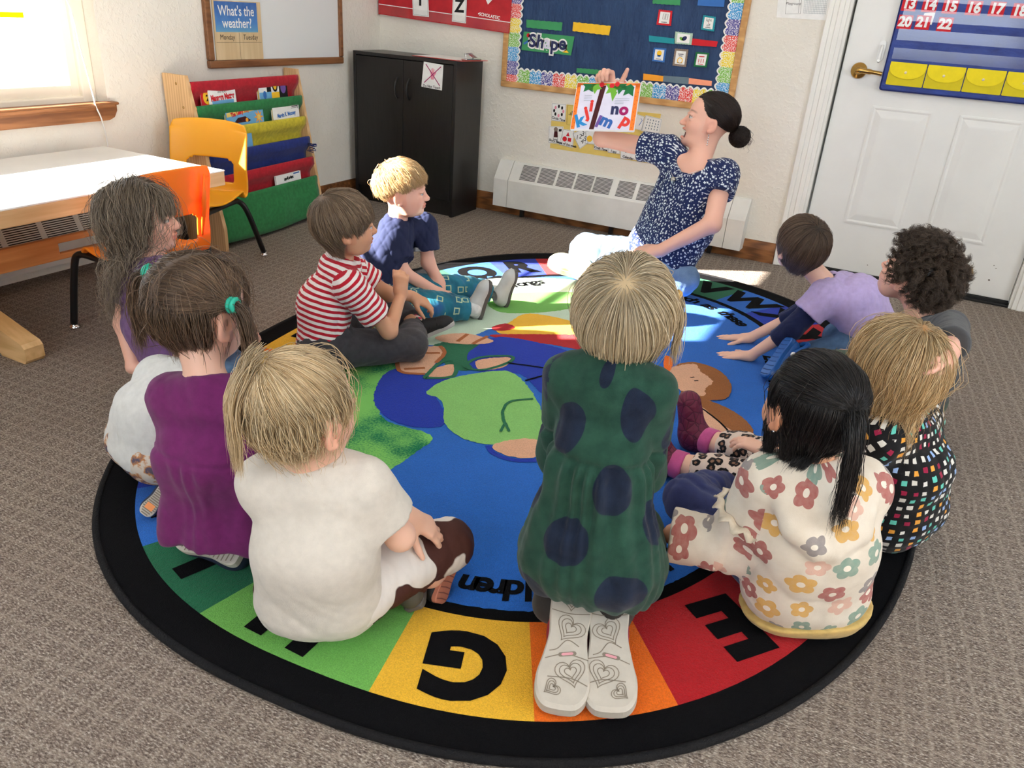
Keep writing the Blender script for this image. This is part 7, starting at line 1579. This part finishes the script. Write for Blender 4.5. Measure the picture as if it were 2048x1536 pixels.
# --- boy with dark curls
def boy_curly():
    r = person((.10, 2.42), 'person with short dark curls in a charcoal tee, face tilted up'); hc = U(1830, 547, .478); f = toward((.1, 2.4), (-1.1, 3.2))
    g = Fig((.135, 2.40, .10), (.115, 2.365, .345), f, Head(hc, toward(hc, (-1.1, 3.1), 8),   .34, .0, 1.0), 1.03, sw=.078); sd = g.side
    g.ER = g.SR-V3(0, 0, .16)+f*.06; g.WR = g.ER+f*.13-sd*.03; g.EL = D(1900, 655, 1.95); g.WL = D(1900, 700, 1.56)
    g.KL = D(1700, 742, 2.05); g.AL = D(1592, 735, 2.12); g.KR = g.HR+f*.2+sd*.08; g.AR = g.P*V3(1, 1, 0)+f*.3+V3(0, 0, .05)
    S = body_sdf(g, hands=[dict(wrist=g.WL, d=D(1882, 764, 1.455)-g.WL, n=nrm(CAM_O-g.WL)*.8+V3(.6, 0, 0), side=-1, s=.70, curl=(.35, .35, .4, .45), thumb=(.5, .4)), dict(wrist=g.WR, d=f, n=V3(0, 0, 1), side=1, s=.66)]); body_mesh(r, S, g, 'pink', DARK[1], .0032)
    garment(r, 'shirt', shirt_sdf(g, .011, 1.80, .006, hem=-.06), MATS['charcoal_jersey'], None, .004, .0025, 81); garment(r, 'trousers', legs_sdf(g, .010), MATS['green_trouser'], None, .005, .002, 82)
    # blue clog: sole towards the rug's middle, heel strap upright
    he, to = D(1548, 676, 2.16), D(1520, 770, 2.06); he = U(1560, 700, .115); to = U(1524, 752, .035); dv = nrm(to-he); he = to-dv*.155; sn = nrm(V3(-.78, -.50, .25)); o, W, R, k, so = shoe(r, he, to, -sn, [MATS['clog_blue'], MATS['clog_blue'], mat('clog_dark', lin(16, 60, 120), .6)], name='clog')
    b = MB(); b.tube(smooth_line([W(-.036, .30, .03), W(-.034, .05, .055), W(-.018, -.10, .07), W(.018, -.10, .07), W(.034, .05, .055), W(.036, .30, .03)], 5), .0075, n=8); b.build('heel_strap', MATS['clog_blue'], o)
    b = MB(); b.lathe(W(-.040, .30, .032), -R[:, 0], [(.009, -.002), (.009, .003), (0, .004)], n=14); b.lathe(W(.040, .30, .032), R[:, 0], [(.009, -.002), (.009, .003), (0, .004)], n=14); b.build('strap_button', MATS['plastic_white'], o)
    b = MB()
    for sx in (-1, 1):
        for y in (.46, .58, .70, .82): b.lathe(W(sx*(.0335-.0*y), y, .030), R[:, 0]*sx, [(.0055, -.004), (.0055, .0008), (0, .001)], n=8)
    b.build('vent_hole', mat('vent_dark', lin(8, 14, 24), .9), o)
    rng = RG(9); H = g.head; roots = scalp_roots(H, 3000, rng); a = grow(H, roots, rng, .050, .6, .1, .013, crown=(0, -.5, .85), clump=.9, nclump=330, wave=.0075, wavel=.024, frizz=.002, M=18, lift=lambda f, nw: nw*.9)
    add_cap(r, H, .0015, CURLY[1], drop=.02); hair_mesh(r, [a], CURLY, rng, .0009)
boy_curly()
# --- blond girl in the black mosaic dress
def girl_mosaic():
    r = person((.10, 1.74), 'person with shoulder-length blond hair in black dress with small coloured squares'); hc = U(1792, 728, .462); f = nrm(V3(-.92, .38, 0))
    g = Fig((.135, 1.765, .10), (.085, 1.700, .345), f, Head(hc, toward(hc, (-1.1, 3.0)), -.05, .03, 1.04), 1.04, sw=.084); sd = g.side
    g.EL = g.SL-V3(0, 0, .13)+f*.10; g.WL = g.EL+f*.13-V3(0, 0, .02); g.ER = g.SR-V3(0, 0, .15)+f*.05; g.WR = g.ER+f*.13-V3(0, 0, .03)
    g.KR = U(1535, 915, .085); g.AR = U(1408, 878, .055); g.KL = U(1500, 962, .085); g.AL = U(1345, 925, .055); g.HR = g.P+sd*.06+f*.03; g.HL = g.P-sd*.06+f*.03
    S = body_sdf(g, hands=[dict(wrist=g.WR, d=f, n=V3(0, 0, 1), side=1, s=.66), dict(wrist=g.WL, d=f, n=V3(0, 0, 1), side=-1, s=.66)]); body_mesh(r, S, g, 'fair', BLOND[1], .0034)
    D_ = shirt_sdf(g, .013, .85, .010, k=.045); c0 = g.P*V3(1, 1, 0)
    for s_ in (-1, 1): D_.cap(c0+V3(0, 0, .11)+sd*s_*.04, c0+V3(0, 0, .09)+f*.13+sd*s_*.055, .086, .066, .05)
    garment(r, 'dress', D_, MATS['mosaic_jersey'], torso_segs(g), .004, .003, 91, fr=(40, 80))
    garment(r, 'leggings', legs_sdf(g, .006, .70, flare=.003), MATS['leopard_jersey'], leg_segs(g), .0036, .0018, 92)
    for an, kn in ((g.AR, g.KR), (g.AL, g.KL)):
        ax = nrm((an-kn)*V3(1, 1, 0)); S2 = Sdf().cap(an-ax*.0, an+ax*.035, .034, .038, .02).cap(an+ax*.03+V3(0, 0, -.015), an+ax*.03+V3(0, 0, .085)+ax*.035, .037, .032, .02); bo = garment(r, 'boot', S2, MATS['quilted_maroon'], None, .004, 0)
        S3 = Sdf().cut(an-ax*.006, an-ax*.034, .036, .038, .01); S3.plane(an, ax); garment(bo, 'cuff', S3, MATS['pink_rib'], None, .003, .0008, 5)
    rng = RG(10); H = g.head; hem = ([0, .7, 1.0, 1.5, 3.15], [.02, .0, -.14, -.165, -.17]); cp = body_caps(g, .012)
    hs = grow(H, scalp_roots(H, 3600, rng), rng, .28, 1., .75, .019, hem=hem, crown=(.1, -.30, .95), clump=.65, coll=cp, wave=.005, wavel=.10, frizz=.004, M=15, nclump=110); wisp = grow(H, scalp_roots(H, 110, rng), rng, .27, .9, .6, .03, clump=.1, coll=cp, frizz=.012, wave=.007)
    add_cap(r, H, .0015, GOLD[1]); hair_mesh(r, [hs, wisp], [lin(216, 182, 132), lin(180, 140, 92), lin(238, 214, 172)], rng, .0009)
girl_mosaic()
# --- girl in the flower hoodie
def girl_flower():
    r = person((.0, 1.36), 'person with straight black hair in cream hoodie with muted flowers'); hc = U(1622, 808, .482); f = toward((0, 1.36), (-.9, 3.0))
    g = Fig((.0, 1.365, .10), (-.035, 1.345, .352), f, Head(hc, toward(hc, (-1.5, 2.9)), -.08, .03, 1.03), 1.04, sw=.082, hw=.042); sd = g.side
    g.EL = U(1455, 1092, .15); g.WL = U(1338, 1080, .145)+V3(.0, .02, 0); g.ER = g.SR-V3(0, 0, .14)+f*.10+sd*.02; g.WR = g.ER+f*.13-V3(0, 0, .02)-sd*.04
    g.KL = U(1385, 1010, .10); g.AL = U(1470, 1000, .06)+f*.05; g.KR = g.HR+f*.20+sd*.10-V3(0, 0, .01); g.AR = g.P*V3(1, 1, 0)+f*.19+V3(0, 0, .05)-sd*.02; g.KL = U(1380, 1000, .09)
    S = body_sdf(g, hands=[dict(wrist=g.WL, d=g.KL-g.WL, n=V3(-.3, -.3, 1), side=-1, s=.62, curl=(.4, .5, .5, .6)), dict(wrist=g.WR, d=f, n=V3(0, 0, 1), side=1, s=.62)]); body_mesh(r, S, g, 'tan', BLACK[0], .0034)
    D_ = shirt_sdf(g, .020, 2.02, .014, hem=-.050, k=.05, belly=1); nk = g.N
    # hood lying folded on the shoulders
    for x in (-1, 1):
        D_.tube([nk-f*.045+sd*x*.015+V3(0, 0, .004), nk-f*.035+sd*x*.055-V3(0, 0, .002), nk+f*.0+sd*x*.072-V3(0, 0, .012), nk+f*.045+sd*x*.050-V3(0, 0, .03)], [.030, .030, .027, .022], .02)
        D_.tube([nk-f*.055+sd*x*.075-V3(0, 0, .02), nk-f*.088+sd*x*.055-V3(0, 0, .062), nk-f*.100+sd*x*.012-V3(0, 0, .092)], [.020, .024, .026], .010)
    D_.ell(nk-f*.062-V3(0, 0, .030), (.075, .048, .045), np.stack([sd, f, V3(0, 0, 1)], 1), .02)
    garment(r, 'hoodie', D_, MATS['flower_fleece'], torso_segs(g), .004, .004, 101, [(g.EL, .10, 1.2), (g.P+g.up*.05, .12, .6)], fr=(32, 66))
    a_ = g.SL+(g.EL-g.SL)*.42; ax = nrm(g.EL-g.SL); p1 = nrm(np.cross(ax, V3(0, 0, 1))); p2 = np.cross(ax, p1); pts = []                 # ruffle on the sleeve
    b = MB(); n_ = 64
    ring1 = [a_+ax*.004*math.sin(q*9)+(p1*math.cos(q)+p2*math.sin(q))*.055 for q in np.linspace(0, 2*PI, n_+1)[:-1]]; ring2 = [a_+ax*(.010+.008*math.sin(q*13))+(p1*math.cos(q)+p2*math.sin(q))*(.068+.004*math.sin(q*13+1)) for q in np.linspace(0, 2*PI, n_+1)[:-1]]
    b.add(ring1+ring2, [(i, (i+1) % n_, n_+(i+1) % n_, n_+i) for i in range(n_)], 0, True); o = b.build('sleeve_ruffle', MATS['cream_rib'], r); o.modifiers.new('thick', 'SOLIDIFY').thickness = .003
    hm = Sdf()
    for x in (-1, 1): hm.cap(g.P+g.side*x*.046, g.P+g.side*x*.044-g.up*.02, .092, .088, .05)
    hm.plane(g.P-g.up*.045, g.up); garment(r, 'hem_band', hm, MATS['mustard_rib'], None, .004, .001, 6)
    g.HR = g.HR+f*.03; g.HL = g.HL+f*.03; garment(r, 'trousers', legs_sdf(g, .012, hips=False), MATS['navy_fleece'], None, .004, .005, 102, fr=(40, 80))
    rng = RG(12); H = g.head; roots = scalp_roots(H, 3600, rng); cp = body_caps(g, .022)+[(nk-f*.05, nk-f*.095-V3(0, 0, .085), .048)]; T = H.w((.0, -.088, .030)); up_ = roots[:, 2] > .18+rng.normal(0, .10, len(roots))
    a = grow(H, roots[up_], rng, .22, 1, 1, .007, tie=T, clump=.3, frizz=.0015); low = grow(H, roots[roots[:, 2] < .42], rng, .17, .35, 1., .008, clump=.85, coll=cp, frizz=.004, wave=.003, wavel=.12, M=15, nclump=46); tl_ = tail(T, H.R@V3(0, -.5, -.4), 260, rng, .21, .14, 1., .010, .003, .10, .003, H, cp, .016, clump=.8)
    wisp = grow(H, scalp_roots(H, 12, rng), rng, .12, .8, .7, .02, clump=.1, frizz=.006); T2 = H.w((.066, -.07, .02))
    add_cap(r, H, .0015, BLACK[1]); hair_mesh(r, [a, low, tl_, wisp], BLACK, rng, .0009); hair_tie(r, T, H.R@V3(0, -.8, -.2), .012, MATS['elastic_black'], 2, .003); MB().ball(H.w((-.071, -.008, -.046)), .0028).build('earring', MATS['chrome'], r)
girl_flower()
# --- the woman reading
def woman():
    r = person((-.9, 3.2), 'person with dark low bun in navy flowered blouse and jeans holding up a picture book'); hc = D(1418, 238, 3.08); f = nrm(V3(-.50, -.86, 0))
    g = Fig(D(1312, 520, 3.30), D(1392, 338, 3.10), f, Head(hc, (-.93, -.36), .16, .03, 1.0, True), 1.48, True, sw=.158, hw=.085, droop=.018); g.P[2] = .135; sd = g.side
    g.SR = D(1335, 303, 3.17); g.SL = D(1446, 352, 3.05); g.ER = D(1204, 276, 3.30); g.WR = D(1222, 190, 3.245); g.EL = D(1424, 448, 3.0); g.WL = D(1318, 502, 3.06)
    g.KR = D(1172, 500, 3.36); g.KL = D(1366, 538, 3.20); g.KR[2] = max(.11, g.KR[2]-.0); g.KL[2] = .11; g.AR = U(1290, 560, .07); g.AL = U(1185, 552, .075); g.HR = g.P+sd*.085+f*.02; g.HL = g.P-sd*.085+f*.02
    S = Sdf(); H = g.head; H.add(S, 1.); q = 1.25
    S.cap(H.w((0, -.020, -.05)), g.N-g.up*.0, .041, .046, .03); S.cap(g.N-g.up*.01+sd*.06, g.N-g.up*.01-sd*.06, .042, None, .05)
    g.k = 1.58; g.torso(S); g.k = 1.42; g.arm(S, g.SR, g.ER, g.WR); g.arm(S, g.SL, g.EL, g.WL); g.leg(S, g.HR, g.KR, g.AR); g.leg(S, g.HL, g.KL, g.AL)
    hand(S, g.WR, D(1214, 150, 3.205)-g.WR, nrm(D(1205, 140, 3.6)-D(1215, 165, 3.3))*.5+V3(.1, .4, 1), 1, .98, (1.05, 1.1, 1.1, 1.05), (.75, -.2), .12, (.95, .95, .95, .95))
    hand(S, g.WL, D(1262, 506, 3.12)-g.WL, V3(-.1, -.5, 1), -1, .98, (.3, .35, .4, .4))
    body_mesh(r, S, g, 'pink', DARK[0], .0034, 1., lin(92, 96, 80))
    b = MB(); b.tube(smooth_line([H.w((-.013, .0685, -.0605)), H.w((0, .0745, -.0600)), H.w((.013, .0685, -.0605))], 5), .0032, n=8); b.build('teeth', MATS['teeth'], r)
    g.k = 1.58; B_ = Sdf(); g.torso(B_, .014, .06, 1.12); B_.cap(g.N-g.up*.03+sd*.05, g.N-g.up*.03-sd*.05, .062, None, .05)
    for sh, el in ((g.SR, g.ER), (g.SL, g.EL)): B_.cut(sh, sh+(el-sh)*.38, .050, .059, .04)
    B_.ell(g.N+g.f*.05+g.up*.035, (.072, .062, .050), np.stack([sd, np.cross(g.up, sd), g.up], 1), .012, 's'); nv = g.N+g.f*.105-g.up*.05; B_.cap(nv+g.up*.02, nv-g.up*.055, .011, .003, .006, 's')
    B_.cap(nv+g.up*.02-g.f*.04, nv-g.up*.055-g.f*.02, .011, .003, .006, 's'); B_.plane(g.P-g.up*.07, -g.up)
    garment(r, 'blouse', B_, MATS['flower_blouse'], [(g.P, g.N, -f, .13), (g.SR, g.ER, V3(0, 0, 1), .06), (g.SL, g.EL, V3(0, 0, 1), .06)], .005, .005, 111, fr=(24, 48))
    g.k = 1.45; garment(r, 'jeans', legs_sdf(g, .008, .97), MATS['jeans'], None, .005, .004, 112, fr=(30, 60))
    for hl, to, u_ in ((U(1196, 568, .02), U(1142, 546, .055), V3(.1, -.2, 1)), (U(1330, 575, .02), U(1250, 580, .05), V3(0, .2, 1))):
        d_ = nrm(to-hl); shoe(r, hl, hl+d_*.235, u_, [mat('shoe_cream', lin(216, 208, 160), .7, .3, .2, 18.), MATS['sole_white'], MATS['sole_groove']])
    rng = RG(13); T = H.w((0, -.112, -.030)); roots = scalp_roots(H, 3600, rng); a = grow(H, roots, rng, .26, 1, 1, .005, tie=T, clump=.35, frizz=.0012)
    bun = []
    for k in range(700):
        a0 = rng.uniform(0, 6.28); n_ = nrm(rng.normal(size=3)); u_ = nrm(np.cross(n_, V3(.3, .2, 1))); v_ = np.cross(n_, u_); rad = rng.uniform(.026, .043); t_ = np.linspace(0, 3.6, 13); c_ = T+H.R@V3(0, -.018, -.004); bun.append(c_+u_*np.cos(t_+a0)[:, None]*rad+v_*np.sin(t_+a0)[:, None]*rad)
    ws = tail(T+H.R@V3(0, -.02, .01), H.R@V3(0, -.7, .3), 70, rng, .07, .5, .6, .018, .004, .03, .006); add_cap(r, H, .0015, DARK[1]); hair_mesh(r, [a, np.array(bun), ws], [lin(40, 28, 24), lin(28, 20, 18), lin(62, 44, 36)], rng, .0009)
    e0 = H.w((-.073, -.006, -.046)); b = MB()
    for k in range(5): b.ball(e0-V3(0, 0, .009*k+.004), (.0022, .0022, .004), 0, 8, 6)
    b.build('earring', MATS['chrome'], r)
    c_ = g.N+g.f*.098-g.up*.030; b = MB(); b.tube(smooth_line([g.N-sd*.062+g.up*.02+g.f*.0, g.N-sd*.056+g.f*.072-g.up*.0, c_, g.N+sd*.056+g.f*.072-g.up*.0, g.N+sd*.062+g.up*.02], 6), .0011, n=6); o = b.build('necklace', MATS['chrome'], r)
    MB().ball(c_-V3(0, 0, .008)+g.f*.006, (.0105, .0105, .0105), 0, 16, 10).build('pendant', mat('pewter', (.42, .40, .36, 1), .3, .5, metal=1.), o)
woman()
# --- the picture book she holds up
def picture_book():
    bl, br, tr, tl = D(1140, 259, 3.20), D(1268, 262, 3.12), D(1281, 168, 3.14), D(1150, 163, 3.22); up = nrm((tl-bl)+(tr-br)); rt = nrm(br-bl); w = np.linalg.norm(br-bl); h = (np.linalg.norm(tl-bl)+np.linalg.norm(tr-br))/2
    root = thing('picture_book', bl+rt*w/2, 'open alphabet picture book with orange dotted edge held up by the woman', 'book')
    fr = Fr(bl, rt, up); b = MB(); b.rect(fr, 0, 0, w, h, 0, .012, 0, .004); b.build('board_pages', pm['white'], root)
    b = MB(); e = .0008; om = .024
    b.rect(fr, .002, .002, om, h-.002, e, 0, 0); b.rect(fr, w-om, .002, w-.002, h-.002, e, 0, 0); b.rect(fr, .002, h-.02, w-.002, h-.002, e, 0, 0); b.rect(fr, om-.006, .002, w-om+.004, h-.012, e*1.6, 0, 1)
    for k in range(11):
        for x in (.010, w-.010): b.disc(fr, x+(.004 if k % 2 else -.003), .012+k*(h-.02)/11, .002, h=e*1.7, mi=2, n=8)
    b.poly(fr, [(w*.30, .002), (w*.375, .002), (w*.47, h-.014), (w*.39, h-.014)], e*2.4, mi=3)
    star = lambda cx, cy, s_, rot, n=5, sq=.5: [(cx+s_*(1 if k % 2 == 0 else sq)*math.cos(rot+k*PI/n), cy+s_*(1 if k % 2 == 0 else sq)*math.sin(rot+k*PI/n)) for k in range(2*n)]
    for cx, cy, s_, ro, mi in ((.20, .93, .034, .3, 4), (.30, .90, .03, 1.0, 5), (.58, .88, .036, .1, 5), (.70, .92, .036, .8, 4), (.84, .86, .036, 1.5, 4)):
        P_ = [(min(w-om, max(om, x)), min(h-.006, y)) for x, y in star(w*cx, h*cy, s_, ro)]; b.poly(fr, P_, e*3, mi=mi)
    b.poly(fr, [(w*.55, h*.80), (w*.60, h*.60), (w*.66, h*.80)], e*3.2, mi=5)
    for cx, cy in ((.40, .95), (.56, .93), (.64, .96)): b.disc(fr, w*cx, h*cy, .010, h=e*3.8, mi=6)
    for ch_, cx, cy, s_, ro, mi in (('i', .285, .50, .068, 0, 7), ('j', .225, .36, .068, .35, 7), ('k', .135, .18, .075, .35, 8), ('l', .43, .17, .066, -.3, 9), ('m', .56, .18, .068, -.35, 10), ('n', .66, .44, .066, 0, 11), ('o', .80, .43, .066, 0, 12), ('p', .86, .20, .07, -.45, 7)): b.text(fr, ch_, w*cx, h*cy, s_, e*3, mi, .0032, 0, ro)
    for k in range(4): b.line(fr, [(w*.15, h*(.72-.035*k)), (w*.27, h*(.72-.035*k))], .0012, e*3, 13); b.line(fr, [(w*.64, h*(.66-.035*k)), (w*(.86 if k < 2 else .78), h*(.66-.035*k))], .0012, e*3, 13)
    b.build('printed_page', [pm['orange'] if 0 else mat('book_orange', lin(240, 124, 30), .5), pm['lav'], mat('book_dot', lin(200, 70, 20), .5), pm['maroon'], pm['dgreen'], pm['lime'], pm['red'], mat('book_red', lin(220, 50, 44), .5), mat('book_blue', lin(30, 136, 206), .5), pm['purple'], mat('book_cobalt', lin(40, 96, 176), .5), pm['navy'], pm['magenta'], pm['grey']], root)
picture_book()
